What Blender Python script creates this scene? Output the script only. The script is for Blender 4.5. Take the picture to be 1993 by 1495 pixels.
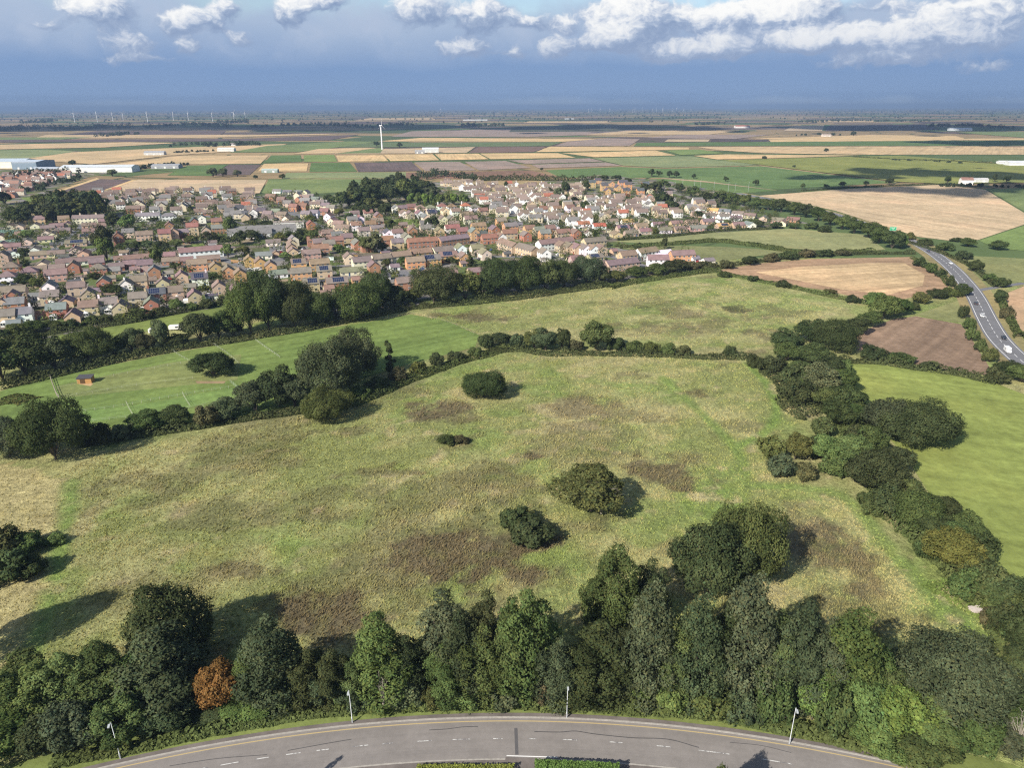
import bpy, math, random
import numpy as np
from mathutils import Vector, Matrix

# ------------------------------------------------------------------ clean
for o in list(bpy.data.objects):
    bpy.data.objects.remove(o, do_unlink=True)
sc = bpy.context.scene
C = sc.collection
rng = np.random.default_rng(7)
random.seed(7)

# ------------------------------------------------------------------ camera
PW, PH, FPX = 1993.0, 1495.0, 1382.0
CAM_H = 100.0
PITCH = math.atan((747.5 - 207.5) / FPX)
ROLL = math.radians(0.17)
FWD = np.array([0.0, math.cos(PITCH), -math.sin(PITCH)])
U0 = np.array([0.0, math.sin(PITCH), math.cos(PITCH)])
X0 = np.array([1.0, 0.0, 0.0])
RIGHT = math.cos(ROLL) * X0 - math.sin(ROLL) * U0
UP = math.sin(ROLL) * X0 + math.cos(ROLL) * U0
cam = bpy.data.cameras.new('camera')
cam.sensor_width = 36.0
cam.lens = FPX / PW * 36.0
cam.clip_start = 1.0
cam.clip_end = 200000.0
camo = bpy.data.objects.new('camera', cam)
C.objects.link(camo)
camo.matrix_world = Matrix(((RIGHT[0], UP[0], -FWD[0], 0), (RIGHT[1], UP[1], -FWD[1], 0),
                            (RIGHT[2], UP[2], -FWD[2], CAM_H), (0, 0, 0, 1)))
sc.camera = camo

def G(u, v, z=0.0):
    """where the ground (or a level z) lies under a point of the survey picture"""
    d = FWD + (u - 996.5) / FPX * RIGHT - (v - 747.5) / FPX * UP
    t = (z - CAM_H) / d[2]
    return float(d[0] * t), float(d[1] * t)

def scale_at(y):
    return FPX / (y * math.cos(PITCH) + CAM_H * math.sin(PITCH))

def top_z(y, u, v):
    d = FWD + (u - 996.5) / FPX * RIGHT - (v - 747.5) / FPX * UP
    return CAM_H + d[2] * y / d[1]

def proj(x, y, z=0.0):
    p = np.array([x, y, z - CAM_H])
    w = p @ FWD
    return 996.5 + FPX * (p @ RIGHT) / w, 747.5 - FPX * (p @ UP) / w

sc.cycles.max_bounces = 5; sc.cycles.diffuse_bounces = 2; sc.cycles.glossy_bounces = 2; sc.cycles.transmission_bounces = 3; sc.cycles.transparent_max_bounces = 8; sc.cycles.volume_bounces = 0
sc.cycles.use_denoising = False; sc.cycles.filter_width = 1.25
sc.cycles.caustics_reflective = False; sc.cycles.caustics_refractive = False

# ------------------------------------------------------------------ light
SUN_AZ = math.radians(48.0)       # direction in which shadows fall, from +X towards +Y
SUN_EL = math.radians(35.0)
sc.view_settings.view_transform = 'Standard'
sc.view_settings.look = 'None'
sc.view_settings.gamma = 1.0
sc.view_settings.exposure = 0.62
sc.view_settings.use_curve_mapping = False
sun = bpy.data.lights.new('sun', 'SUN')
sun.energy = 5.0
sun.angle = math.radians(0.53)
sun.color = (1.0, 0.93, 0.82)
suno = bpy.data.objects.new('sun', sun)
C.objects.link(suno)
SUN_L = Vector((math.cos(SUN_AZ) * math.cos(SUN_EL), math.sin(SUN_AZ) * math.cos(SUN_EL), -math.sin(SUN_EL)))
suno.rotation_euler = SUN_L.to_track_quat('-Z', 'Y').to_euler()
suno.location = (0, 0, 400)

world = bpy.data.worlds.new('World')
sc.world = world
world.use_nodes = True
NT = world.node_tree
NT.nodes.clear()

class NB:
    """small helper to write node trees"""
    def __init__(s, nt): s.nt = nt
    def n(s, t, **kw):
        nd = s.nt.nodes.new(t)
        for k, v in kw.items(): setattr(nd, k, v)
        return nd
    def l(s, a, b): s.nt.links.new(a, b)
    def put(s, sock, v):
        if isinstance(v, bpy.types.NodeSocket): s.nt.links.new(v, sock)
        elif v is not None: sock.default_value = v
    def m(s, op, a, b=None, c=None, clamp=False):
        nd = s.n('ShaderNodeMath', operation=op); nd.use_clamp = clamp
        s.put(nd.inputs[0], a)
        if b is not None: s.put(nd.inputs[1], b)
        if c is not None: s.put(nd.inputs[2], c)
        return nd.outputs[0]
    def vm(s, op, a, b=None, out=0):
        nd = s.n('ShaderNodeVectorMath', operation=op)
        s.put(nd.inputs[0], a)
        if b is not None: s.put(nd.inputs[1], b)
        return nd.outputs[out]
    def mix(s, f, a, b, blend='MIX'):
        nd = s.n('ShaderNodeMix', data_type='RGBA', blend_type=blend)
        s.put(nd.inputs[0], f); s.put(nd.inputs[6], a); s.put(nd.inputs[7], b)
        return nd.outputs[2]
    def noise(s, vec, scale, detail=4, rough=0.55, dist=0.0, out=0):
        nd = s.n('ShaderNodeTexNoise')
        if vec is not None: s.l(vec, nd.inputs['Vector'])
        nd.inputs['Scale'].default_value = scale
        nd.inputs['Detail'].default_value = detail
        nd.inputs['Roughness'].default_value = rough
        nd.inputs['Distortion'].default_value = dist
        return nd.outputs[out]
    def ss(s, v, lo, hi):
        nd = s.n('ShaderNodeMapRange', interpolation_type='SMOOTHSTEP')
        s.put(nd.inputs[0], v); nd.inputs[1].default_value = lo; nd.inputs[2].default_value = hi
        return nd.outputs[0]
    def mr(s, v, a, b, c, d):
        nd = s.n('ShaderNodeMapRange')
        s.put(nd.inputs[0], v)
        for i, k in enumerate((a, b, c, d)): nd.inputs[i + 1].default_value = k
        return nd.outputs[0]
    def ramp(s, fac, stops, interp='LINEAR'):
        nd = s.n('ShaderNodeValToRGB'); nd.color_ramp.interpolation = interp
        els = nd.color_ramp.elements
        while len(els) < len(stops): els.new(0.5)
        for e, (p, c) in zip(els, stops): e.position = p; e.color = (*c, 1)
        s.l(fac, nd.inputs[0])
        return nd.outputs[0]

def sky_world():
    w = NB(NT)
    wout = w.n('ShaderNodeOutputWorld'); bg = w.n('ShaderNodeBackground')
    sky = w.n('ShaderNodeTexSky', sky_type='NISHITA')
    sky.sun_disc = False
    sky.sun_elevation = SUN_EL
    sky.sun_rotation = SKY_ROT
    sky.altitude = 100; sky.air_density = 1.0; sky.dust_density = 1.0; sky.ozone_density = 1.5
    w.l(sky.outputs[0], bg.inputs[0]); bg.inputs[1].default_value = SKY_STRENGTH
    w.l(bg.outputs[0], wout.inputs[0])
    world.cycles.sampling_method = 'MANUAL'; world.cycles.sample_map_resolution = 512
    # the cloudy lower sky stands all round on a far band; above it is open sky
    mat = bpy.data.materials.new('cloudy_sky'); mat.use_nodes = True; mat.node_tree.nodes.clear()
    b = NB(mat.node_tree)
    out = b.n('ShaderNodeOutputMaterial'); em = b.n('ShaderNodeEmission')
    mat.cycles.emission_sampling = 'NONE'
    sk = b.n('ShaderNodeTexSky', sky_type='NISHITA')
    for k in ('sun_disc', 'sun_elevation', 'sun_rotation', 'altitude', 'air_density', 'dust_density', 'ozone_density'): setattr(sk, k, getattr(sky, k))
    g = b.n('ShaderNodeNewGeometry')
    dirv = b.vm('NORMALIZE', b.vm('SUBTRACT', g.outputs['Position'], (0, 0, CAM_H)))
    b.l(dirv, sk.inputs[0])
    sep = b.n('ShaderNodeSeparateXYZ'); b.l(dirv, sep.inputs[0])
    el = b.m('MULTIPLY', b.m('ARCSINE', sep.outputs[2]), 57.2958)
    az = b.m('MULTIPLY', b.m('ARCTAN2', sep.outputs[0], sep.outputs[1]), 57.2958)
    cp = b.n('ShaderNodeCombineXYZ'); b.l(az, cp.inputs[0]); b.l(b.m('MULTIPLY', el, 1.35), cp.inputs[1])
    p = cp.outputs[0]
    # domain warp gives the billowed outlines
    w = b.n('ShaderNodeTexNoise'); b.l(p, w.inputs['Vector']); w.inputs['Scale'].default_value = 0.55
    w.inputs['Detail'].default_value = 3
    wv = b.vm('SCALE', b.vm('SUBTRACT', w.outputs['Color'], (0.5, 0.5, 0.5)))
    wv.node.inputs['Scale'].default_value = 1.9
    pw = b.vm('ADD', p, wv)
    fb = b.noise(pw, 0.55, 9, 0.60)
    fine = b.noise(pw, 1.5, 6, 0.6)
    # cumulus heaps: azimuth, elevation, half-widths, weight
    F = None; S = None
    for (a, e, sa, se, k) in CLOUDS:
        dv = b.vm('MULTIPLY', b.vm('SUBTRACT', pw, (a, e * 1.35, 0)), (1 / sa, 1 / (se * 1.35), 0))
        g = b.m('MULTIPLY', b.m('EXPONENT', b.m('MULTIPLY', b.vm('DOT_PRODUCT', dv, dv, 1), -1.0)), k)
        sy = b.n('ShaderNodeSeparateXYZ'); b.l(dv, sy.inputs[0])
        lit = b.m('SUBTRACT', sy.outputs[1], b.m('MULTIPLY', sy.outputs[0], 0.35))
        gs = b.m('MULTIPLY', g, lit)
        F = g if F is None else b.m('ADD', F, g)
        S = gs if S is None else b.m('ADD', S, gs)
    # away from the traced heaps the same sky goes on with loose cumulus
    aa = b.m('ABSOLUTE', az)
    rest = b.m('MAXIMUM', b.ss(aa, 38, 46), b.ss(el, 8.5, 12))
    field = b.noise(pw, 0.055, 3, 0.5)
    F = b.m('ADD', F, b.m('MULTIPLY', rest, b.ss(field, 0.47, 0.62)))
    dens = b.m('ADD', F, b.m('MULTIPLY', b.m('SUBTRACT', fb, 0.5), 1.15))
    dens = b.m('ADD', dens, b.m('MULTIPLY', b.m('SUBTRACT', fine, 0.5), 0.35))
    cov = b.ss(dens, 0.28, 0.64)
    shade = b.m('DIVIDE', S, b.m('ADD', F, 0.12))
    shade = b.m('ADD', shade, b.m('MULTIPLY', b.m('SUBTRACT', fine, 0.5), 1.5))
    shade = b.m('ADD', shade, b.m('MULTIPLY', b.m('SUBTRACT', dens, 0.75), 0.75))
    lit = b.ss(shade, -0.75, 0.75)
    ccol = b.ramp(lit, [(0.0, (0.17, 0.23, 0.35)), (0.30, (0.25, 0.31, 0.42)), (0.60, (0.42, 0.46, 0.53)), (1.0, (0.66, 0.66, 0.65))])
    # lower heaps are seen through more air
    air = b.ss(el, 2.0, 6.5)
    ccol = b.mix(b.mr(air, 0, 1, 0.55, 0.0), ccol, (0.23, 0.29, 0.41, 1))
    # the slate rain bank lying along the horizon, breaking up above
    bankn = b.noise(p, 0.16, 5, 0.55)
    hb = b.m('ADD', el, b.m('MULTIPLY', b.m('SUBTRACT', bankn, 0.5), 4.5))
    bank = b.m('SUBTRACT', 1.0, b.ss(hb, 5.6, 7.4))
    hz = b.noise(cp.outputs[0], 0.12, 4, 0.5)
    bcol = b.ramp(b.mr(b.m('ADD', el, b.m('MULTIPLY', b.m('SUBTRACT', hz, 0.5), 2.4)), 0, 7.5, 0, 1),
                  [(0.0, (0.235, 0.305, 0.415)), (0.07, (0.160, 0.238, 0.380)), (0.36, (0.146, 0.228, 0.382)),
                   (0.52, (0.205, 0.280, 0.415)), (0.72, (0.265, 0.335, 0.450)), (1.0, (0.290, 0.365, 0.480))])
    skyc = b.vm('SCALE', sk.outputs[0]); skyc.node.inputs['Scale'].default_value = SKY_STRENGTH
    base = b.mix(bank, skyc, bcol)
    wisp = b.ss(b.noise(pw, 0.22, 8, 0.62), 0.42, 0.72)
    base = b.mix(b.m('MULTIPLY', b.m('MULTIPLY', wisp, 0.7), b.ss(el, 2.2, 5)), base, (0.31, 0.365, 0.47, 1))
    col = b.mix(cov, base, ccol)
    b.l(col, em.inputs[0]); em.inputs[1].default_value = 1.0
    tr = b.n('ShaderNodeBsdfTransparent'); mx = b.n('ShaderNodeMixShader')
    b.l(b.ss(el, 15, 23), mx.inputs[0]); b.l(em.outputs[0], mx.inputs[1]); b.l(tr.outputs[0], mx.inputs[2])
    b.l(mx.outputs[0], out.inputs[0])
    R = 70000.0; seg = 144; rows = [-1.2, 0.0, 2, 4, 6, 8, 11, 14, 17, 20, 24]
    v = [(R * math.cos(math.radians(e)) * math.cos(2 * math.pi * k / seg), R * math.cos(math.radians(e)) * math.sin(2 * math.pi * k / seg), R * math.sin(math.radians(e))) for e in rows for k in range(seg)]
    f = [(r * seg + k, (r + 1) * seg + k, (r + 1) * seg + (k + 1) % seg, r * seg + (k + 1) % seg) for r in range(len(rows) - 1) for k in range(seg)]
    me = bpy.data.meshes.new('sky'); me.from_pydata(v, [], f); me.materials.append(mat); me.update()
    o = bpy.data.objects.new('sky', me); C.objects.link(o)
    o['kind'] = 'structure'; o['label'] = 'slate blue cloud bank with white cumulus heaps above'

SKY_ROT = math.atan2(-math.cos(SUN_AZ), -math.sin(SUN_AZ))
SKY_STRENGTH = 0.09
HAZE = 9.5e-5
def sky_pt(u, v):
    d = FWD + (u - 996.5) / FPX * RIGHT - (v - 747.5) / FPX * UP
    d = d / np.linalg.norm(d)
    return math.degrees(math.atan2(d[0], d[1])), math.degrees(math.asin(d[2]))
CLOUDS = []
for (u, v, wu, wv, k) in [
    (195, 18, 55, 26, 1.0), (255, 85, 42, 18, 0.62), (340, 45, 28, 16, .6), (405, 42, 40, 20, .62), (370, 88, 22, 11, .5), (90, 42, 25, 10, .35),
    (440, 8, 28, 14, .7), (560, 22, 34, 26, .85), (630, 5, 45, 14, .85), (475, 78, 25, 12, .4),
    (815, 20, 48, 24, 1.0), (935, 25, 50, 28, .95), (1030, 42, 36, 16, .7), (900, 92, 60, 16, .62), (1000, 102, 24, 12, .5), (1085, 92, 40, 18, .55), (1098, 45, 22, 14, .5),
    (1230, 30, 75, 42, 1.15), (1190, 75, 55, 18, .7), (1370, 35, 50, 22, .9), (1470, 25, 75, 26, 1.05), (1560, 20, 60, 30, 1.0), (1290, 100, 40, 14, .5), (1400, 85, 60, 18, .6), (1380, 100, 60, 14, .5),
    (1530, 82, 50, 16, .62), (1590, 75, 45, 18, .65), (1660, 75, 36, 22, .75), (1730, 75, 40, 18, .6), (1800, 50, 50, 30, .6), (1900, 75, 70, 18, .6), (1930, 35, 70, 16, .5), (1750, 115, 60, 14, .42), (1930, 125, 50, 12, .35), (1630, 120, 50, 10, .3), (260, 115, 80, 9, .3),
    (1720, 8, 60, 10, .3), (1950, 8, 60, 12, .45)]:
    a, e = sky_pt(u, v)
    if v > 60: k = k * 1.25 + .08
    elif k < .8: k += .12
    CLOUDS.append((a, e, wu / FPX * 57.3 * 0.98, wv / FPX * 57.3 * 1.05, k))
sky_world()
# ------------------------------------------------------------------ helpers
def tag(o, label=None, cat=None, group=None, kind=None):
    if label: o['label'] = label
    if cat: o['category'] = cat
    if group: o['group'] = group
    if kind: o['kind'] = kind
    return o

def link(name, data, parent=None, loc=(0, 0, 0), rotz=0.0, color=None):
    o = bpy.data.objects.new(name, data)
    C.objects.link(o)
    if parent is not None: o.parent = parent
    o.location = loc
    if rotz: o.rotation_euler = (0, 0, rotz)
    if color is not None: o.color = (*color[:3], color[3] if len(color) > 3 else 1.0)
    return o

def empty(name, loc, rotz=0.0):
    return link(name, None, None, loc, rotz)

def mesh_np(name, verts, faces, mats, mat_idx=None, cols=None, smooth=False):
    """verts (N,3), faces (M,k) of one arity -> mesh"""
    verts = np.asarray(verts, dtype=np.float32); faces = np.asarray(faces, dtype=np.int32)
    me = bpy.data.meshes.new(name)
    k = faces.shape[1]
    me.vertices.add(len(verts)); me.vertices.foreach_set('co', verts.ravel())
    me.loops.add(faces.size); me.loops.foreach_set('vertex_index', faces.ravel())
    me.polygons.add(len(faces))
    me.polygons.foreach_set('loop_start', np.arange(0, faces.size, k, dtype=np.int32))
    me.polygons.foreach_set('loop_total', np.full(len(faces), k, dtype=np.int32))
    if mat_idx is not None: me.polygons.foreach_set('material_index', np.asarray(mat_idx, dtype=np.int32))
    if smooth: me.polygons.foreach_set('use_smooth', np.ones(len(faces), dtype=bool))
    for m in (mats if isinstance(mats, (list, tuple)) else [mats]): me.materials.append(m)
    if cols is not None:
        at = me.color_attributes.new('tint', 'FLOAT_COLOR', 'POINT')
        c4 = np.ones((len(verts), 4), dtype=np.float32); c4[:, :3] = cols
        at.data.foreach_set('color', c4.ravel())
    me.update(); me.validate()
    return me

class MB:
    """collects polygons for one mesh"""
    def __init__(s): s.v = []; s.f = []; s.mi = []
    def add(s, verts, faces, mi=0):
        n = len(s.v); s.v += [tuple(p) for p in verts]
        for f in faces: s.f.append([i + n for i in f]); s.mi.append(mi)
        return s
    def box(s, x0, x1, y0, y1, z0, z1, mi=0, bottom=True):
        v = [(x0, y0, z0), (x1, y0, z0), (x1, y1, z0), (x0, y1, z0), (x0, y0, z1), (x1, y0, z1), (x1, y1, z1), (x0, y1, z1)]
        f = [(0, 1, 5, 4), (1, 2, 6, 5), (2, 3, 7, 6), (3, 0, 4, 7), (4, 5, 6, 7)]
        if bottom: f.append((3, 2, 1, 0))
        return s.add(v, f, mi)
    def tube(s, pts, rads, n=6, mi=0, cap=True):
        rings = []
        pts = [Vector(p) for p in pts]
        base = len(s.v)
        for i, p in enumerate(pts):
            d = (pts[min(i + 1, len(pts) - 1)] - pts[max(i - 1, 0)]).normalized()
            a = d.orthogonal().normalized() if abs(d.z) < 0.99 else Vector((1, 0, 0))
            bb = d.cross(a).normalized()
            for k in range(n):
                t = 2 * math.pi * k / n
                s.v.append(tuple(p + (a * math.cos(t) + bb * math.sin(t)) * rads[i]))
        for i in range(len(pts) - 1):
            for k in range(n):
                s.f.append([base + i * n + k, base + i * n + (k + 1) % n, base + (i + 1) * n + (k + 1) % n, base + (i + 1) * n + k]); s.mi.append(mi)
        if cap:
            s.f.append([base + (len(pts) - 1) * n + k for k in range(n)]); s.mi.append(mi)
        return s
    def mesh(s, name, mats, smooth=False):
        me = bpy.data.meshes.new(name)
        me.from_pydata(s.v, [], s.f)
        for m in (mats if isinstance(mats, (list, tuple)) else [mats]): me.materials.append(m)
        me.polygons.foreach_set('material_index', np.array(s.mi, dtype=np.int32))
        if smooth: me.polygons.foreach_set('use_smooth', np.ones(len(s.f), dtype=bool))
        me.update()
        return me

# lattice noise for geometry and plant cover
_TAB = np.random.default_rng(11).random((8, 256, 256)).astype(np.float32)
def vnoise(x, y, seed=0):
    x = np.asarray(x, dtype=np.float64); y = np.asarray(y, dtype=np.float64)
    T = _TAB[seed % 8]
    xi = np.floor(x).astype(int); yi = np.floor(y).astype(int)
    fx = x - xi; fy = y - yi
    fx = fx * fx * (3 - 2 * fx); fy = fy * fy * (3 - 2 * fy)
    a = T[xi % 256, yi % 256]; b_ = T[(xi + 1) % 256, yi % 256]; c = T[xi % 256, (yi + 1) % 256]; d = T[(xi + 1) % 256, (yi + 1) % 256]
    return (a * (1 - fx) + b_ * fx) * (1 - fy) + (c * (1 - fx) + d * fx) * fy
def fbm(x, y, size, octv=4, seed=0, gain=0.5):
    s = 0; a = 1; t = 0
    cs, sn = math.cos(0.6), math.sin(0.6)
    x = np.asarray(x) / size + 37.1 * seed; y = np.asarray(y) / size + 11.7 * seed
    for i in range(octv):
        s = s + a * vnoise(x, y, seed + i); t += a; a *= gain
        x, y = (x * cs - y * sn) * 2.03, (x * sn + y * cs) * 2.03
    return s / t

def inpoly(x, y, poly):
    x = np.asarray(x); y = np.asarray(y)
    r = np.zeros(x.shape, dtype=bool)
    n = len(poly)
    for i in range(n):
        x0, y0 = poly[i]; x1, y1 = poly[(i + 1) % n]
        c = ((y0 > y) != (y1 > y))
        with np.errstate(divide='ignore', invalid='ignore'):
            xs = (x1 - x0) * (y - y0) / (y1 - y0 + 1e-12) + x0
        r ^= c & (x < xs)
    return r
def polydist(x, y, pts):
    """distance to a polyline"""
    x = np.asarray(x); y = np.asarray(y)
    best = np.full(x.shape, 1e9)
    for (x0, y0), (x1, y1) in zip(pts[:-1], pts[1:]):
        dx, dy = x1 - x0, y1 - y0
        t = np.clip(((x - x0) * dx + (y - y0) * dy) / (dx * dx + dy * dy + 1e-9), 0, 1)
        best = np.minimum(best, np.hypot(x - x0 - t * dx, y - y0 - t * dy))
    return best
def GP(pts, z=0.0): return [G(u, v, z) for u, v in pts]
def smooth_line(pts, step=2.0):
    P = np.array(pts, dtype=float); out = []
    Q = np.vstack([2 * P[0] - P[1], P, 2 * P[-1] - P[-2]])
    for i in range(1, len(Q) - 2):
        p0, p1, p2, p3 = Q[i - 1:i + 3]
        n = max(2, int(np.linalg.norm(p2 - p1) / step))
        for t in np.linspace(0, 1, n, endpoint=False):
            out.append(0.5 * ((2 * p1) + (-p0 + p2) * t + (2 * p0 - 5 * p1 + 4 * p2 - p3) * t * t + (-p0 + 3 * p1 - 3 * p2 + p3) * t ** 3))
    out.append(P[-1])
    return np.array(out)

ORD = ['first', 'second', 'third', 'fourth', 'fifth', 'sixth', 'seventh', 'eighth', 'ninth', 'tenth', 'eleventh', 'twelfth', 'thirteenth', 'fourteenth', 'fifteenth', 'sixteenth', 'seventeenth', 'eighteenth', 'nineteenth', 'twentieth']
def ordinal(i):
    if i < 20: return ORD[i]
    tens = {2: 'twenty', 3: 'thirty', 4: 'forty', 5: 'fifty'}
    t, r = divmod(i + 1, 10)
    if r == 0: return {3: 'thirtieth', 4: 'fortieth', 5: 'fiftieth'}.get(t, 'twentieth')
    return tens[t] + '-' + ORD[r - 1]

# ------------------------------------------------------------------ materials
def new_mat(name):
    m = bpy.data.materials.new(name); m.use_nodes = True
    m.node_tree.nodes.clear()
    b = NB(m.node_tree)
    out = b.n('ShaderNodeOutputMaterial')
    return m, b, out
def principled(b, out, col, rough=0.85, spec=0.2, metal=0.0, bump=None, bump_d=0.05, bump_s=0.5):
    p = b.n('ShaderNodeBsdfPrincipled')
    b.put(p.inputs['Base Color'], col if isinstance(col, bpy.types.NodeSocket) else (*col[:3], 1))
    b.put(p.inputs['Roughness'], rough)
    p.inputs['Specular IOR Level'].default_value = spec
    p.inputs['Metallic'].default_value = metal
    if bump is not None:
        bp = b.n('ShaderNodeBump'); b.l(bump, bp.inputs['Height']); bp.inputs['Distance'].default_value = bump_d; bp.inputs['Strength'].default_value = bump_s
        b.l(bp.outputs[0], p.inputs['Normal'])
    b.l(p.outputs[0], out.inputs[0])
    return p
def vscale(b, col, f):
    v = b.vm('SCALE', col); b.put(v.node.inputs['Scale'], f); return v

def mat_plain(name, col, rough=0.7, spec=0.3, var=0.15, size=1.0, metal=0.0):
    m, b, out = new_mat(name)
    g = b.n('ShaderNodeNewGeometry')
    n = b.noise(g.outputs['Position'], 1 / size, 4)
    c = b.n('ShaderNodeRGB'); c.outputs[0].default_value = (*col, 1)
    principled(b, out, vscale(b, c.outputs[0], b.mr(n, 0.25, 0.75, 1 - var, 1 + var)), rough, spec, metal)
    return m
def mat_objcol(name, rough=0.8, spec=0.2, var=0.18, size=0.6, big=9.0, bigvar=0.1):
    """colour of the object itself, broken by wear"""
    m, b, out = new_mat(name)
    oi = b.n('ShaderNodeObjectInfo'); g = b.n('ShaderNodeNewGeometry')
    n = b.noise(g.outputs['Position'], 1 / size, 5, 0.65)
    n2 = b.noise(g.outputs['Position'], 1 / big, 3)
    f = b.m('MULTIPLY', b.mr(n, 0.25, 0.75, 1 - var, 1 + var), b.mr(n2, 0.3, 0.7, 1 - bigvar, 1 + bigvar))
    principled(b, out, vscale(b, oi.outputs['Color'], f), rough, spec)
    return m
def mat_leaf(name, trans=0.22):
    m, b, out = new_mat(name)
    oi = b.n('ShaderNodeObjectInfo'); at = b.n('ShaderNodeVertexColor'); at.layer_name = 'tint'
    r = b.mr(oi.outputs['Random'], 0, 1, 0.86, 1.14)
    col = b.mix(1.0, oi.outputs['Color'], at.outputs[0], 'MULTIPLY')
    col = b.mix(1.0, vscale(b, col, r), (1.22, 1.17, 1.08, 1), 'MULTIPLY')
    d = b.n('ShaderNodeBsdfDiffuse'); b.l(col, d.inputs[0])
    t = b.n('ShaderNodeBsdfTranslucent'); b.l(b.mix(1.0, col, (1.25, 1.2, 0.6, 1), 'MULTIPLY'), t.inputs[0])
    mx = b.n('ShaderNodeMixShader'); mx.inputs[0].default_value = trans
    b.l(d.outputs[0], mx.inputs[1]); b.l(t.outputs[0], mx.inputs[2]); b.l(mx.outputs[0], out.inputs[0])
    return m
LEAF = mat_leaf('leaf')
BARK = mat_plain('bark', (0.10, 0.085, 0.065), 0.95, 0.1, 0.3, 0.4)
GREYWOOD = mat_plain('bare_wood', (0.28, 0.25, 0.21), 0.95, 0.1, 0.25, 0.4)

def mat_grass_tint():
    """meadow: cover colour from the plant survey, broken by fine sward texture"""
    m, b, out = new_mat('meadow_sward')
    at = b.n('ShaderNodeVertexColor'); at.layer_name = 'tint'
    g = b.n('ShaderNodeNewGeometry'); P = g.outputs['Position']
    st = b.vm('MULTIPLY', P, (1.0, 1.0, 0.3))
    w = b.noise(P, 0.35, 3, 0.5, out=1)
    pw = b.vm('ADD', st, b.vm('MULTIPLY', b.vm('SUBTRACT', w, (0.5, 0.5, 0.5)), (2.2, 2.2, 0)))
    n1 = b.noise(pw, 0.9, 5, 0.7); n2 = b.noise(P, 3.2, 4, 0.7); n3 = b.noise(P, 0.12, 4, 0.55)
    f = b.m('MULTIPLY', b.mr(n1, 0.3, 0.7, 0.60, 1.40), b.mr(n2, 0.25, 0.75, 0.62, 1.38))
    n4 = b.noise(b.vm('MULTIPLY', pw, (1.0, 0.45, 0)), 0.45, 5, 0.7); n5 = b.noise(P, 0.2, 6, 0.72)
    f = b.m('MULTIPLY', f, b.mr(n4, 0.3, 0.7, 0.72, 1.28))
    c = vscale(b, at.outputs[0], f)
    c = b.mix(b.m('MULTIPLY', b.ss(n5, 0.56, 0.70), 0.45), c, b.mix(1.0, c, (0.62, 0.60, 0.62, 1), 'MULTIPLY'))
    c = b.mix(b.m('MULTIPLY', b.ss(b.noise(P, 0.28, 5, 0.7), 0.60, 0.74), 0.5), c, (0.40, 0.33, 0.18, 1))
    c = b.mix(b.m('MULTIPLY', b.ss(n3, 0.5, 0.75), 0.35), c, b.mix(1.0, c, (1.25, 1.1, 0.8, 1), 'MULTIPLY'))
    principled(b, out, c, 0.95, 0.05, bump=b.m('ADD', n1, b.m('MULTIPLY', n2, 0.5)), bump_d=0.7, bump_s=0.9)
    return m
MEADOW = mat_grass_tint()

def mat_field():
    """crop or ploughland: object colour, rows along local x, alpha = how strong the rows show"""
    m, b, out = new_mat('field_cover')
    oi = b.n('ShaderNodeObjectInfo'); tc = b.n('ShaderNodeTexCoord'); P = tc.outputs['Object']
    g = b.n('ShaderNodeNewGeometry'); W = g.outputs['Position']
    wn = b.noise(W, 0.02, 3, 0.5, out=1)
    pp = b.vm('ADD', P, b.vm('MULTIPLY', b.vm('SUBTRACT', wn, (0.5, 0.5, 0.5)), (0, 6, 0)))
    s1 = b.noise(b.vm('MULTIPLY', pp, (0.006, 0.22, 0)), 1.0, 4, 0.6)
    s2 = b.noise(b.vm('MULTIPLY', pp, (0.004, 0.05, 0)), 1.0, 2, 0.5)
    n1 = b.noise(W, 0.012, 5, 0.6); n2 = b.noise(W, 0.35, 5, 0.7); n3 = b.noise(W, 0.06, 4, 0.6)
    rows = b.mr(s1, 0.3, 0.7, -0.55, 0.55)
    rows = b.m('ADD', rows, b.mr(s2, 0.3, 0.7, -0.3, 0.3))
    f = b.m('ADD', 1.0, b.m('MULTIPLY', rows, oi.outputs['Alpha']))
    f = b.m('MULTIPLY', f, b.mr(n1, 0.3, 0.7, 0.85, 1.15))
    f = b.m('MULTIPLY', f, b.mr(n2, 0.25, 0.75, 0.72, 1.28))
    f = b.m('MULTIPLY', f, b.mr(b.noise(b.vm('MULTIPLY', W, (.16, .07, 0)), 1.0, 5, .68), .3, .7, .86, 1.14))
    f = b.m('MULTIPLY', f, b.mr(n3, 0.3, 0.7, 0.9, 1.1))
    c = vscale(b, oi.outputs['Color'], f)
    c = b.mix(b.m('MULTIPLY', b.ss(n1, 0.45, 0.7), 0.55), c, b.mix(1.0, c, (1.18, 1.02, 1.0, 1), 'MULTIPLY'))
    n4 = b.noise(W, 0.035, 5, 0.7)
    c = b.mix(b.m('MULTIPLY', b.ss(n4, 0.55, 0.72), 0.5), c, b.mix(1.0, c, (0.86, 0.84, 0.9, 1), 'MULTIPLY'))
    principled(b, out, c, 0.95, 0.05, bump=n2, bump_d=0.3, bump_s=0.6)
    return m
FIELD = mat_field()

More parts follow.
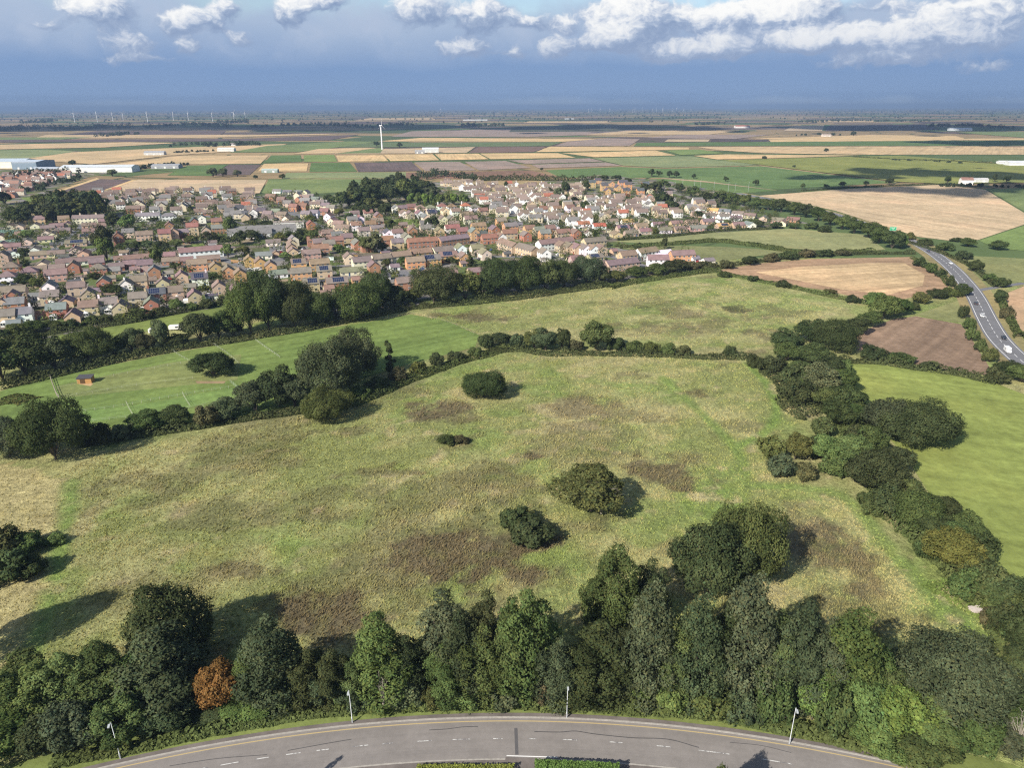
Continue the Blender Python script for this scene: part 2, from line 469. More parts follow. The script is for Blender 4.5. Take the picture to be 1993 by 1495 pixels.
def mat_fen():
    """far fen: patchwork of plots too distant to tell apart one by one"""
    m, b, out = new_mat('fen_patchwork')
    g = b.n('ShaderNodeNewGeometry'); P = g.outputs['Position']
    mp = b.n('ShaderNodeMapping'); b.l(P, mp.inputs[0])
    mp.inputs['Rotation'].default_value = (0, 0, math.radians(14)); mp.inputs['Scale'].default_value = (1 / 620, 1 / 380, 0)
    wob = b.noise(P, 0.002, 2, 0.5, out=1)
    v = b.vm('ADD', mp.outputs[0], b.vm('MULTIPLY', b.vm('SUBTRACT', wob, (0.5, 0.5, 0.5)), (0.5, 0.2, 0)))
    vo = b.n('ShaderNodeTexVoronoi', feature='F1', distance='CHEBYCHEV'); b.l(v, vo.inputs['Vector']); vo.inputs['Scale'].default_value = 1.0
    vo.inputs['Randomness'].default_value = 0.75
    sp = b.n('ShaderNodeSeparateColor'); b.l(vo.outputs['Color'], sp.inputs[0])
    c = b.ramp(sp.outputs[0], [(0.0, (0.30, 0.22, 0.12)), (0.22, (0.33, 0.25, 0.14)), (0.23, (0.10, 0.14, 0.055)), (0.45, (0.13, 0.16, 0.06)), (0.46, (0.13, 0.10, 0.085)),
                               (0.62, (0.10, 0.08, 0.07)), (0.63, (0.27, 0.20, 0.11)), (0.82, (0.24, 0.17, 0.11)), (0.83, (0.08, 0.11, 0.05)), (1.0, (0.17, 0.15, 0.09))], 'CONSTANT')
    n = b.noise(P, 0.01, 4, 0.6)
    c = vscale(b, c, b.m('MULTIPLY', b.mr(n, 0.3, 0.7, 0.85, 1.15), b.mr(sp.outputs[1], 0, 1, 0.85, 1.15)))
    ed = b.n('ShaderNodeTexVoronoi', feature='DISTANCE_TO_EDGE'); b.l(v, ed.inputs['Vector']); ed.inputs['Randomness'].default_value = 0.75
    ln = b.noise(P, 0.0025, 3, 0.5)
    dk = b.m('MULTIPLY', b.m('SUBTRACT', 1.0, b.ss(ed.outputs[0], 0.012, 0.03)), b.ss(ln, 0.42, 0.55))
    c = b.mix(dk, c, (0.055, 0.075, 0.035, 1))
    principled(b, out, c, 0.95, 0.05)
    return m
FEN = mat_fen()

def mat_asphalt(name, col, wear=0.12):
    m, b, out = new_mat(name)
    g = b.n('ShaderNodeNewGeometry'); P = g.outputs['Position']
    n1 = b.noise(P, 0.25, 5, 0.6); n2 = b.noise(P, 6.0, 4, 0.75); n3 = b.noise(P, 1.2, 4, 0.6)
    rgb = b.n('ShaderNodeRGB'); rgb.outputs[0].default_value = (*col, 1)
    f = b.m('MULTIPLY', b.mr(n1, 0.3, 0.7, 1 - wear, 1 + wear), b.mr(n2, 0.25, 0.75, 0.88, 1.12))
    f = b.m('MULTIPLY', f, b.mr(n3, 0.3, 0.7, 0.93, 1.07))
    principled(b, out, vscale(b, rgb.outputs[0], f), 0.9, 0.15)
    return m
def mat_paint(name, col, keep=0.45):
    """worn road paint: flakes away to the asphalt"""
    m, b, out = new_mat(name)
    g = b.n('ShaderNodeNewGeometry'); P = g.outputs['Position']
    n1 = b.noise(P, 0.8, 5, 0.7); n2 = b.noise(P, 5.0, 4, 0.7)
    k = b.ss(b.m('ADD', b.m('MULTIPLY', n1, 0.7), b.m('MULTIPLY', n2, 0.3)), keep - 0.05, keep + 0.05)
    principled(b, out, b.mix(k, (0.15, 0.145, 0.15, 1), (*col, 1)), 0.8, 0.2)
    return m
def mat_town():
    """gardens, drives and yards between the houses"""
    m, b, out = new_mat('town_plots')
    g = b.n('ShaderNodeNewGeometry'); P = g.outputs['Position']
    mp = b.n('ShaderNodeMapping'); b.l(P, mp.inputs[0]); mp.inputs['Rotation'].default_value = (0, 0, math.radians(-22)); mp.inputs['Scale'].default_value = (1 / 9, 1 / 11, 0)
    vo = b.n('ShaderNodeTexVoronoi', feature='F1', distance='CHEBYCHEV'); b.l(mp.outputs[0], vo.inputs['Vector']); vo.inputs['Randomness'].default_value = 0.8; vo.inputs['Scale'].default_value = 1.0
    sp = b.n('ShaderNodeSeparateColor'); b.l(vo.outputs['Color'], sp.inputs[0])
    c = b.ramp(sp.outputs[0], [(0.0, (0.10, 0.13, 0.045)), (0.3, (0.13, 0.15, 0.06)), (0.38, (0.21, 0.195, 0.18)), (0.55, (0.18, 0.17, 0.16)), (0.62, (0.27, 0.22, 0.15)), (0.7, (0.09, 0.10, 0.045)), (0.85, (0.15, 0.13, 0.10)), (1.0, (0.33, 0.29, 0.24))], 'CONSTANT')
    n = b.noise(P, 0.5, 5, 0.7)
    principled(b, out, vscale(b, c, b.mr(n, 0.25, 0.75, 0.7, 1.3)), 0.9, 0.1)
    return m
TOWN = mat_town()
ASPHALT = mat_asphalt('road_asphalt', (0.195, 0.182, 0.176))
ASPHALT2 = mat_asphalt('main_road_asphalt', (0.16, 0.16, 0.168))
FOOTWAY = mat_asphalt('footway_asphalt', (0.15, 0.132, 0.122), 0.25)
PATCH = mat_asphalt('asphalt_repair', (0.07, 0.068, 0.07), 0.15)
WHITELINE = mat_paint('white_line', (0.56, 0.56, 0.54), 0.49)
WHITELINE2 = mat_paint('white_edge_line', (0.75, 0.75, 0.74), 0.2)
YELLOWLINE = mat_paint('yellow_line', (0.42, 0.33, 0.17), 0.30)
KERB = mat_plain('kerb_stone', (0.33, 0.31, 0.28), 0.9, 0.1, 0.2, 0.5)
PAINT = mat_objcol('painted', 0.55, 0.3, 0.06, 1.0)
# ------------------------------------------------------------------ ground
def disc(name, r, z, mat, rings=(0, 300, 1000, 3000, 8000, 16000, 26000, 37000), seg=96):
    v = []; f = []
    for r_ in rings[1:]:
        for k in range(seg):
            t = 2 * math.pi * k / seg; v.append((r_ * math.cos(t), r_ * math.sin(t), z))
    v.append((0, 0, z)); c = len(v) - 1
    for k in range(seg): f.append((c, k, (k + 1) % seg, (k + 1) % seg))
    F = [[c, k, (k + 1) % seg] for k in range(seg)]
    for i in range(len(rings) - 2):
        for k in range(seg):
            a = i * seg; F.append([a + k, a + seg + k, a + seg + (k + 1) % seg, a + (k + 1) % seg])
    me = bpy.data.meshes.new(name); me.from_pydata(v, [], F); me.materials.append(mat); me.update()
    return link(name, me)
tag(disc('ground', 37000, -0.12, FEN), kind='structure', label='flat fen farmland reaching to the horizon')

TAN = (0.47, 0.355, 0.205); STRAW = (0.52, 0.385, 0.205); PALE = (0.44, 0.345, 0.225); BROWN = (0.185, 0.125, 0.09)
PLUM = (0.125, 0.098, 0.092); DARK = (0.085, 0.07, 0.068); GREEN = (0.10, 0.155, 0.055); GRASS = (0.155, 0.20, 0.08)
PALEG = (0.20, 0.235, 0.115); LIME = (0.165, 0.225, 0.075); YELG = (0.20, 0.22, 0.068); ROUGH = (0.22, 0.215, 0.095)
PURP = (0.27, 0.215, 0.18)

NFIELD = [0]
def field(name, pts, col, stripes=0.25, edge=0, z=None, flip=False):
    W = GP(pts)
    far = np.mean([p[1] for p in W])
    if z is None: z = 0.02 if far < 480 else (0.06 if far < 1200 else 0.25)
    NFIELD[0] += 1
    z += NFIELD[0] * (0.0002 if far < 480 else (0.0005 if far < 1200 else 0.01))
    a, b_ = W[edge], W[(edge + 1) % len(W)]
    ang = math.atan2(b_[1] - a[1], b_[0] - a[0]) + (math.pi / 2 if flip else 0)
    cx, cy = W[0]
    ca, sa = math.cos(-ang), math.sin(-ang)
    loc = [((x - cx) * ca - (y - cy) * sa, (x - cx) * sa + (y - cy) * ca, 0) for x, y in W]
    me = bpy.data.meshes.new(name); me.from_pydata(loc, [], [list(range(len(loc)))])
    if me.polygons[0].normal.z < 0: me.flip_normals()
    me.materials.append(FIELD); me.update()
    o = link(name, me, None, (cx, cy, z), ang, (*col, stripes))
    o['kind'] = 'structure'
    return o
E = 0.16
for spec in [
    # left of the town, towards the sheds
    ('ploughed_field', [(116, 373), (191, 348), (257, 350), (204, 369)], PLUM, .3, 1),
    ('stubble_strip', [(104, 374), (188, 346), (194, 348), (116, 373)], STRAW, .1, 0),
    ('stubble_strip', [(204, 369), (257, 350), (266, 350), (212, 370)], STRAW, .1, 0),
    ('stubble_field', [(212, 371), (267, 349.5), (519, 350), (505, 376), (350, 376)], PALE, .35, 1),
    ('grass_field', [(509, 376), (523, 348.5), (700, 348), (800, 347), (812, 352), (690, 372), (600, 378)], GRASS, .2, 1),
    ('grass_field', [(548, 347), (558, 336), (790, 334.5), (790, 346.5)], PALEG, .2, 1),
    ('green_crop', [(325, 341), (365, 322), (441, 321.5), (411, 342.5)], GREEN, .35, 1),
    ('dark_soil_field', [(413, 341.5), (445, 320), (508, 320), (486, 340.5)], PLUM, .3, 1),
    ('stubble_field', [(502, 333.5), (514, 318.6), (600, 318), (597, 333.5)], STRAW, .35, 1),
    ('green_crop', [(602, 334.5), (605.5, 317), (680, 316), (695, 334)], GREEN, .3, 1),
    ('stubble_field', [(205, 321), (351, 303), (523, 302.5), (507, 318.5), (330, 320)], TAN, .3, 1),
    ('green_crop', [(514, 316.5), (528, 302.3), (585, 301.7), (588, 315)], GREEN, .4, 1),
    ('green_crop', [(592, 315), (591, 302), (650, 301), (656, 314.5)], LIME, .4, 1),
    ('stubble_field', [(659, 314.5), (654, 302.5), (744, 301.7), (756, 313.5)], STRAW, .4, 1, None, True),
    ('stubble_field', [(760, 313.3), (748, 301.5), (842, 299.8), (855, 311.8)], STRAW, .4, 1, None, True),
    ('stubble_field', [(859, 311.7), (846, 299.6), (931, 298.8), (951, 309.8)], STRAW, .4, 1, None, True),
    ('stubble_field', [(955, 309.8), (934, 298.6), (1085, 297.7), (1121, 306.8)], STRAW, .3, 1),
    ('ploughed_field', [(689, 317), (801, 315), (821, 332.6), (697, 334.6)], PLUM, .4, 1),
    ('ploughed_field', [(806, 316), (895, 315), (926, 331.7), (828, 332.7)], PURP, .4, 1, None, True),
    ('ploughed_field', [(904, 315), (983, 313), (1034, 326.6), (932, 331.6)], PURP, .4, 1, None, True),
    ('ploughed_field', [(988, 312), (1148, 308), (1175, 314.4), (1024, 319)], PURP, .3, 1),
    ('ploughed_field', [(1034, 320.5), (1179, 316), (1210, 322.4), (1048, 327.5)], PURP, .35, 1),
    ('ploughed_field', [(790, 336), (1033, 331.5), (1082, 343), (960, 347), (790, 347.5)], (0.20, 0.125, 0.088), .25, 1),
    # green land right of the town
    ('grass_field', [(1061, 331), (1207, 324.5), (1293, 328), (1480, 323), (1746, 355), (1504, 369), (1370, 352), (1293, 345.5), (1180, 346), (1090, 345)], (0.115, 0.175, 0.065), .2, 1),
    ('grass_field', [(1180, 350), (1293, 348), (1370, 354.5), (1515, 371), (1440, 376), (1330, 364), (1250, 358)], (0.12, 0.18, 0.065), .2, 1),
    ('farm_track', [(1290, 345.6), (1372, 352.2), (1505, 369.2), (1516, 371), (1370, 354.4), (1290, 347.8)], (0.34, 0.27, 0.17), .1, 0),
    ('grass_field', [(1152, 308), (1316, 304.3), (1346, 304.3), (1395, 311.5), (1480, 321.5), (1293, 326.5), (1215, 322.5)], PALEG, .2, 0),
    ('stubble_field', [(1042, 296), (1070, 285.2), (1340, 287), (1342, 291), (1188, 293.5)], STRAW, .3, 1),
    ('stubble_field', [(1092, 297.8), (1275, 292.8), (1315, 302.5), (1158, 306)], STRAW, .3, 1),
    ('ploughed_field', [(912, 297.5), (932, 285.5), (1066, 285), (1038, 296)], (0.165, 0.115, 0.095), .25, 1),
    ('ploughed_field', [(650, 299.5), (700, 291), (925, 286), (908, 297.5)], PALE, .2, 1),
    ('green_crop', [(650, 299), (720, 288), (748, 287.5), (740, 298)], GRASS, .2, 1),
    ('grass_field', [(650, 287), (660, 280), (752, 277.5), (1095, 276.5), (1070, 284.4), (748, 286.5)], (0.12, 0.16, 0.075), .2, 1),
    ('stubble_field', [(734, 275), (822, 268), (1164, 270.5), (1098, 275.7)], STRAW, .3, 1),
    ('ploughed_field', [(1080, 284.3), (1104, 275.6), (1178, 269), (1246, 270.6), (1225, 283.7)], PURP, .25, 1),
    ('green_crop', [(1233, 284.5), (1240, 277.7), (1993, 273), (1993, 283.5)], GREEN, .25, 1),
    ('stubble_field', [(1353, 285.8), (1993, 284.5), (1993, 301), (1660, 301), (1480, 298), (1395, 292)], TAN, .35, 1),
    ('stubble_field', [(1349, 303.3), (1412, 300.5), (1674, 302.7), (1540, 307.3), (1396, 310.5)], STRAW, .3, 1),
    ('green_crop', [(1293, 292.8), (1361, 291), (1410, 298.3), (1326, 302)], LIME, .2, 1),
    ('mustard_field', [(1400, 312.3), (1540, 308), (1752, 303), (1993, 321), (1993, 356), (1837, 358), (1752, 354.5), (1486, 321.6)], YELG, .25, 1),
    ('stubble_field', [(1440, 270.5), (1700, 262.5), (1860, 264.5), (1880, 270.5), (1660, 272.5)], STRAW, .25, 1),
    ('ploughed_field', [(1250, 268.5), (1320, 262), (1500, 262), (1430, 270.5)], PURP, .25, 1),
    ('dark_soil_field', [(1383, 275.8), (1386, 271.3), (1494, 271.5), (1490, 276)], DARK, .2, 1),
    ('stubble_field', [(1500, 276.2), (1496, 271.5), (1993, 269.3), (1993, 272.6)], STRAW, .2, 1),
    ('stubble_field', [(1293, 275.7), (1300, 271.2), (1382, 271.2), (1378, 276)], PALE, .2, 1),
    ('green_crop', [(1530, 254.5), (1560, 243), (1750, 242), (1730, 254)], (0.07, 0.115, 0.05), .2, 1),
    ('dark_soil_field', [(1605, 255), (1615, 243.5), (1800, 241.5), (1830, 252)], DARK, .2, 1),
    ('stubble_field', [(1525, 254.5), (1545, 244.5), (1604, 243.6), (1600, 254.5)], PALE, .2, 1),
    ('grass_field', [(1860, 258), (1900, 256), (1993, 256), (1993, 268)], GRASS, .2, 1),
    # left far plots
    ('stubble_field', [(0, 302), (150, 296), (430, 284), (560, 280), (520, 290), (330, 303), (180, 320), (80, 313)], TAN, .35, 1),
    ('stubble_field', [(0, 291), (0, 281.5), (250, 276.5), (350, 278), (200, 287)], TAN, .3, 1),
    ('dark_soil_field', [(0, 277), (0, 272), (300, 271), (470, 270), (700, 262), (640, 273), (300, 276)], PLUM, .2, 1),
    ('stubble_field', [(60, 270), (90, 262.5), (500, 262), (690, 259.5), (620, 262.5), (400, 268)], TAN, .25, 1),
    ('ploughed_field', [(120, 262), (190, 254.8), (440, 254.5), (430, 262)], (0.13, 0.10, 0.09), .2, 1),
    ('grass_field', [(0, 272), (0, 267.5), (180, 267), (120, 271.5)], GRASS, .2, 1),
    ('grass_field', [(445, 297), (520, 284), (680, 275), (735, 276), (650, 288), (580, 296)], GRASS, .2, 1),
    ('stubble_field', [(570, 299.5), (620, 290), (700, 287.5), (735, 288), (655, 299)], TAN, .2, 1),
    ('grass_field', [(0, 310), (0, 293), (90, 291), (150, 295), (60, 308)], PALEG, .2, 1),
    ('ploughed_field', [(760, 266), (800, 255.5), (1000, 250), (1250, 250), (1240, 260), (1020, 266.5)], PURP, .2, 1),
    ('dark_soil_field', [(990, 257), (1000, 247), (1160, 243), (1270, 246.5), (1200, 256)], (0.08, 0.085, 0.06), .2, 1),
    ('stubble_field', [(1140, 262), (1250, 252), (1440, 254), (1380, 262)], TAN, .2, 1),
    ('stubble_field', [(1015, 239.5), (1030, 236), (1190, 235.5), (1180, 239)], TAN, .2, 1),
    ('stubble_field', [(690, 234), (720, 229.5), (840, 229), (850, 233)], TAN, .2, 1),
    ('stubble_field', [(1575, 237.5), (1590, 234), (1700, 234), (1700, 237.5)], TAN, .2, 1),
    # near right: fields beside the main road
    ('stubble_field', [(1475, 381), (1656, 367), (1831, 359.5), (1918, 369), (1993, 414), (1993, 437), (1903, 467), (1864, 470), (1787, 461), (1712, 437), (1626, 410), (1549, 393)], (0.48, 0.37, 0.235), .32, 2),
    ('grass_field', [(1922, 369), (1993, 365), (1993, 411)], GRASS, .2, 0),
    ('grass_field', [(1905, 468), (1993, 439), (1993, 488), (1940, 484)], LIME, .2, 0),
    ('pasture', [(1190, 470), (1290, 462), (1400, 452), (1540, 445), (1683, 457), (1724, 486), (1640, 491), (1519, 482), (1400, 470), (1290, 476)], (0.235, 0.245, 0.115), .15, 2),
    ('pasture', [(1190, 482), (1290, 478), (1400, 480), (1470, 484), (1535, 491), (1460, 500), (1400, 509), (1360, 500), (1260, 488)], (0.19, 0.20, 0.09), .15, 1),
    ('stubble_field', [(1400, 526), (1474, 513), (1578, 504), (1775, 500), (1840, 541), (1846, 561), (1757, 583), (1683, 583), (1608, 565), (1519, 553)], (0.315, 0.215, 0.135), .4, 2),
    ('stubble_field', [(1470, 530), (1560, 519), (1690, 512), (1760, 512), (1800, 535), (1796, 556), (1730, 574), (1640, 564), (1550, 546)], (0.455, 0.335, 0.195), .45, 1, 0.1),
    ('fallow_field', [(1647, 660), (1690, 640), (1742, 620), (1784, 616), (1870, 631), (1891, 660), (1927, 717), (1921, 731), (1802, 714), (1674, 684)], (0.235, 0.165, 0.115), .45, 3, None, True),
    ('pasture', [(1784, 612), (1867, 584), (1878, 630), (1790, 614)], (0.19, 0.20, 0.085), .2, 0),
    ('grass_field', [(1600, 706), (1700, 709), (1820, 722), (1925, 741), (1993, 768), (1993, 1135), (1955, 1140), (1900, 1030), (1830, 995), (1770, 900), (1700, 815)], (0.20, 0.238, 0.066), .26, 1),
    ('pasture', [(1870, 497), (1993, 503), (1993, 553), (1905, 562)], (0.185, 0.20, 0.085), .15, 0),
    ('stubble_field', [(1956, 572), (1993, 557), (1993, 648), (1968, 620)], (0.36, 0.26, 0.16), .2, 0),
    # paddocks on the left and the strip below the first houses
    ('paddock_grass', [(40, 668), (120, 652), (260, 628), (370, 607), (450, 592), (450, 612), (345, 632), (250, 652), (140, 672)], (0.15, 0.19, 0.055), .15, 1),
    ('paddock_grass', [(0, 762), (90, 735), (320, 690), (520, 655), (700, 630), (800, 612), (870, 625), (932, 652), (925, 676), (800, 708), (690, 742), (640, 775), (470, 812), (330, 826), (160, 835), (0, 848)], (0.135, 0.190, 0.056), .35, 2),
    ('grazed_paddock', [(110, 752), (330, 706), (470, 690), (462, 740), (120, 775)], (0.165, 0.195, 0.072), .2, 1),
    ('mown_strip', [(148, 803), (300, 784), (465, 752), (476, 768), (330, 802), (160, 824)], (0.135, 0.205, 0.062), .3, 1),
]:
    name, pts, col, st, ed = spec[:5]
    z = spec[5] if len(spec) > 5 else None
    if name in ('grazed_paddock', 'mown_strip', 'hay_strip', 'farm_track'): z = 0.035 if name != 'farm_track' else 0.12
    field(name, pts, col, st, ed, z, spec[6] if len(spec) > 6 else False)

# ---- town ground, greens, streets
TOWN_POLY = [(0, 395), (70, 392), (130, 378), (195, 374), (400, 377), (508, 379), (560, 376), (690, 388), (760, 372), (830, 354), (1100, 352), (1160, 340), (1300, 352), (1400, 375), (1500, 418), (1580, 436), (1420, 450), (1200, 468), (1260, 490), (1390, 500), (1370, 517), (1250, 538), (1180, 552), (900, 575), (650, 628), (470, 592), (380, 606), (260, 627), (120, 652), (0, 680)]
def sheet(name, pts, mat, z, world=False):
    W = pts if world else GP(pts)
    me = bpy.data.meshes.new(name); me.from_pydata([(x, y, z) for x, y in W], [], [list(range(len(W)))])
    if me.polygons[0].normal.z < 0: me.flip_normals()
    me.materials.append(mat); me.update()
    return tag(link(name, me), kind='structure')
sheet('town_ground', TOWN_POLY, TOWN, 0.09)
sheet('town_ground', [(0, 395), (0, 330), (120, 326), (270, 330), (170, 345), (100, 372), (70, 392)], TOWN, 0.09)
for g in [[(920, 378), (1010, 362), (1090, 362), (1100, 372), (1020, 376)], [(745, 430), (800, 424), (835, 432), (800, 444), (770, 446)], [(362, 478), (398, 474), (398, 484), (362, 487)], [(40, 386), (110, 376), (130, 380), (60, 394)],
          [(860, 360), (905, 354), (1060, 352), (1060, 360), (900, 366)]]:
    field('town_green' if g[0][0] != 860 else 'allotment_ground', g, (0.15, 0.20, 0.06) if g[0][0] != 860 else (0.30, 0.24, 0.13), .15, 0, 0.13)
field('sports_court', [(0, 447), (47, 445), (38, 470), (0, 472)], (0.15, 0.24, 0.20), .12, 0, 0.14)
field('churchyard_grass', [(620, 386), (690, 372), (688, 385), (665, 398)], (0.24, 0.25, 0.17), .1, 0, 0.14)
field('churchyard_grass', [(735, 378), (760, 390), (775, 400), (765, 402), (735, 392)], (0.27, 0.25, 0.16), .1, 0, 0.14)

def ribbon(name, line, w0, w1, mat, z, kind='structure', parent=None):
    """strip between two offsets of a line (left positive)"""
    P = np.array(line); T = np.gradient(P, axis=0); T /= np.linalg.norm(T, axis=1)[:, None]
    N = np.stack([-T[:, 1], T[:, 0]], 1)
    a = P + N * w0; b_ = P + N * w1
    n = len(P)
    v = np.zeros((2 * n, 3)); v[:n, :2] = a; v[n:, :2] = b_; v[:, 2] = z
    i = np.arange(n - 1)
    f = np.stack([i, i + 1, n + i + 1, n + i], 1) if w0 < w1 else np.stack([i, n + i, n + i + 1, i + 1], 1)
    if w0 < w1: f = f[:, ::-1] if True else f
    me = mesh_np(name, v, f, mat)
    if me.polygons[0].normal.z < 0: me.flip_normals()
    o = link(name, me, parent)
    if parent is None: o['kind'] = kind
    return o
for pts, w in [([(545, 405), (590, 425), (640, 450), (668, 472)], 7), ([(578, 374), (590, 384), (602, 402)], 16), ([(170, 432), (140, 455), (112, 478), (105, 494)], 6), ([(404, 496), (450, 510), (490, 528)], 7),
               ([(762, 515), (785, 534), (808, 556)], 9), ([(1128, 495), (1190, 500), (1240, 514), (1262, 522)], 7), ([(300, 521), (360, 515), (420, 512)], 6), ([(538, 472), (546, 508)], 12), ([(640, 520), (700, 515), (720, 522)], 6), ([(310, 532), (330, 536)], 9), ([(0, 488), (60, 492), (200, 485)], 5), ([(400, 420), (500, 440), (560, 445)], 6), ([(900, 505), (960, 500), (1010, 500), (1120, 498)], 6),
               ([(690, 470), (800, 458), (900, 478)], 6), ([(960, 425), (1050, 436), (1180, 440), (1300, 424)], 6), ([(1200, 452), (1300, 443), (1400, 434), (1500, 432)], 5), ([(1240, 380), (1330, 374), (1370, 366)], 9)]:
    ribbon('street', smooth_line(GP(pts), 5), -w / 2, w / 2, ASPHALT2, 0.125)

# ---- main road on the right
MAIN = smooth_line(GP([(1380, 367), (1480, 384), (1590, 408), (1680, 434), (1763, 464.5), (1809, 488), (1849, 518), (1880, 551), (1900, 579), (1921, 621), (1944, 659), (1982, 697), (2030, 735), (2120, 800)]), 4)
ribbon('main_road', MAIN, -5.1, 5.1, ASPHALT2, 0.05)
ribbon('main_road_verge', MAIN, -10, -5.1, FIELD, 0.045).color = (0.24, 0.20, 0.10, .1)
ribbon('main_road_verge', MAIN, 5.1, 10, FIELD, 0.045).color = (0.24, 0.21, 0.10, .1)
ribbon('road_edge_line', MAIN, -4.2, -3.98, WHITELINE2, 0.056)
ribbon('road_edge_line', MAIN, 3.98, 4.2, WHITELINE2, 0.056)
def dashes(name, line, off, w, on, gap, mat, z, start=0.0, keep=None):
    P = np.array(line); s = np.concatenate([[0], np.cumsum(np.linalg.norm(np.diff(P, axis=0), axis=1))])
    t = start
    out = []
    while t + on < s[-1]:
        if keep is None or keep(t):
            seg = np.array([[np.interp(q, s, P[:, 0]), np.interp(q, s, P[:, 1])] for q in np.linspace(t, t + on, 4)])
            out.append(ribbon(name, seg, off - w / 2, off + w / 2, mat, z))
        t += on + gap
    return out
dashes('centre_line_dash', MAIN, 0, 0.2, 4, 3.2, WHITELINE2, 0.056)
ribbon('farm_lane', smooth_line(GP([(1870, 574), (1910, 564), (1993, 551)]), 4), -2, 2, ASPHALT2, 0.047)

# ---- near road: an arc fitted through the survey of its edge line
EDGE = np.array(GP([(300, 1482), (500, 1440), (700, 1418), (900, 1408), (1000, 1407), (1200, 1412), (1400, 1428), (1600, 1463), (1720, 1490)]))
A = np.c_[2 * EDGE, np.ones(len(EDGE))]
sol = np.linalg.lstsq(A, (EDGE ** 2).sum(1), rcond=None)[0]
RC = sol[:2]; RR = math.sqrt(sol[2] + RC @ RC)
th = np.linspace(math.pi / 2 + 1.05, math.pi / 2 - 1.05, 160)
def near_asphalt():
    m, b, out = new_mat('near_road_asphalt')
    g = b.n('ShaderNodeNewGeometry'); P = g.outputs['Position']
    rad = b.vm('LENGTH', b.vm('MULTIPLY', b.vm('SUBTRACT', P, (float(RC[0]), float(RC[1]), 0)), (1, 1, 0)), out=1)
    lane = b.noise(b.n('ShaderNodeCombineXYZ').outputs[0], 1.0, 3, .5)
    cx = [n for n in b.nt.nodes if n.bl_idname == 'ShaderNodeCombineXYZ'][0]; b.l(rad, cx.inputs[0])
    lane.node.inputs['Scale'].default_value = .55
    n1 = b.noise(P, .18, 5, .6); n2 = b.noise(P, 6.0, 4, .75); n3 = b.noise(P, 1.1, 4, .6)
    f = b.m('MULTIPLY', b.mr(lane, .3, .7, .84, 1.14), b.mr(n1, .3, .7, .9, 1.1))
    f = b.m('MULTIPLY', f, b.m('MULTIPLY', b.mr(n2, .25, .75, .9, 1.1), b.mr(n3, .3, .7, .94, 1.06)))
    rgb = b.n('ShaderNodeRGB'); rgb.outputs[0].default_value = (.215, .198, .186, 1)
    principled(b, out, vscale(b, rgb.outputs[0], f), .9, .15)
    return m
ARC = np.stack([RC[0] + RR * np.cos(th), RC[1] + RR * np.sin(th)], 1)   # runs left to right, left side is away from the camera
ribbon('near_road', ARC, -7.7, 0.65, near_asphalt(), 0.03)
ribbon('yellow_edge_line', ARC, -0.10, 0.12, YELLOWLINE, 0.036)
ribbon('footway', ARC, 0.95, 1.75, FOOTWAY, 0.10)
ribbon('footway', ARC, -9.9, -8.0, FOOTWAY, 0.12)
for off in (0.65, -8.0):
    kb = MB(); P = ARC; T = np.gradient(P, axis=0); T /= np.linalg.norm(T, axis=1)[:, None]; N = np.stack([-T[:, 1], T[:, 0]], 1)
    o0 = P + N * off; o1 = P + N * (off + 0.3)
    v = [(x, y, 0.0) for x, y in o0] + [(x, y, 0.13) for x, y in o0] + [(x, y, 0.13) for x, y in o1] + [(x, y, 0.0) for x, y in o1]
    n = len(P); f = []
    for i in range(n - 1):
        for r in range(3): f.append((r * n + i, r * n + i + 1, (r + 1) * n + i + 1, (r + 1) * n + i))
    kb.add(v, f)
    tag(link('kerb', kb.mesh('kerb', KERB)), kind='structure')
ribbon('grass_verge', ARC, 1.75, 6.5, FIELD, 0.05).color = (0.155, 0.19, 0.06, .1)
ribbon('grass_verge', ARC, -16, -9.9, FIELD, 0.05).color = (0.10, 0.15, 0.045, .1)
for (t0, on) in [(8, 4.5), (14.5, 3), (20, 2.2), (25, 2.4), (30, 2), (36, 2.6), (41, 1.8), (47, 2.4), (53, 3), (60, 1.6), (66, 1.4), (72, 2.6), (80, 2.2), (88, 2.4), (95, 5), (105, 5), (114, 4.5), (123, 4), (132, 4), (-4, 5), (-14, 5)]:
    L = 2 * 1.05 * RR; mid = L / 2; s0 = mid - 62 + t0
    q = np.linspace(s0, s0 + on, 5) / L
    seg = np.stack([RC[0] + RR * np.cos(math.pi / 2 + 1.05 - q * 2.1), RC[1] + RR * np.sin(math.pi / 2 + 1.05 - q * 2.1)], 1)
    ribbon('centre_line_dash', seg, -3.78, -3.62, WHITELINE, 0.036)
# tar seams and a trench repair
for pts, w in [([(560, 1462), (620, 1451), (660, 1444), (684, 1440)], .14), ([(835, 1422), (870, 1420), (900, 1416), (930, 1415)], .14), ([(1040, 1425), (1090, 1426), (1120, 1424), (1160, 1430), (1230, 1437), (1300, 1440), (1360, 1456)], .16), ([(330, 1492), (420, 1478), (520, 1470)], .12), ([(1420, 1446), (1480, 1452), (1540, 1466)], .1)]:
    ribbon('tar_seam', smooth_line(GP(pts), 0.5), -w / 2, w / 2, PATCH, 0.034)
ribbon('trench_repair', GP([(1004, 1418), (1006, 1470)]), -.28, .28, mat_asphalt('trench_asphalt', (0.10, 0.097, 0.1)), 0.0335)
ribbon('give_way_line', GP([(986, 1472), (1085, 1475)]), -.08, .08, WHITELINE2, 0.037)
sheet('driveway', [(984, 1476), (1044, 1478), (1052, 1530), (975, 1530)], FOOTWAY, 0.135)

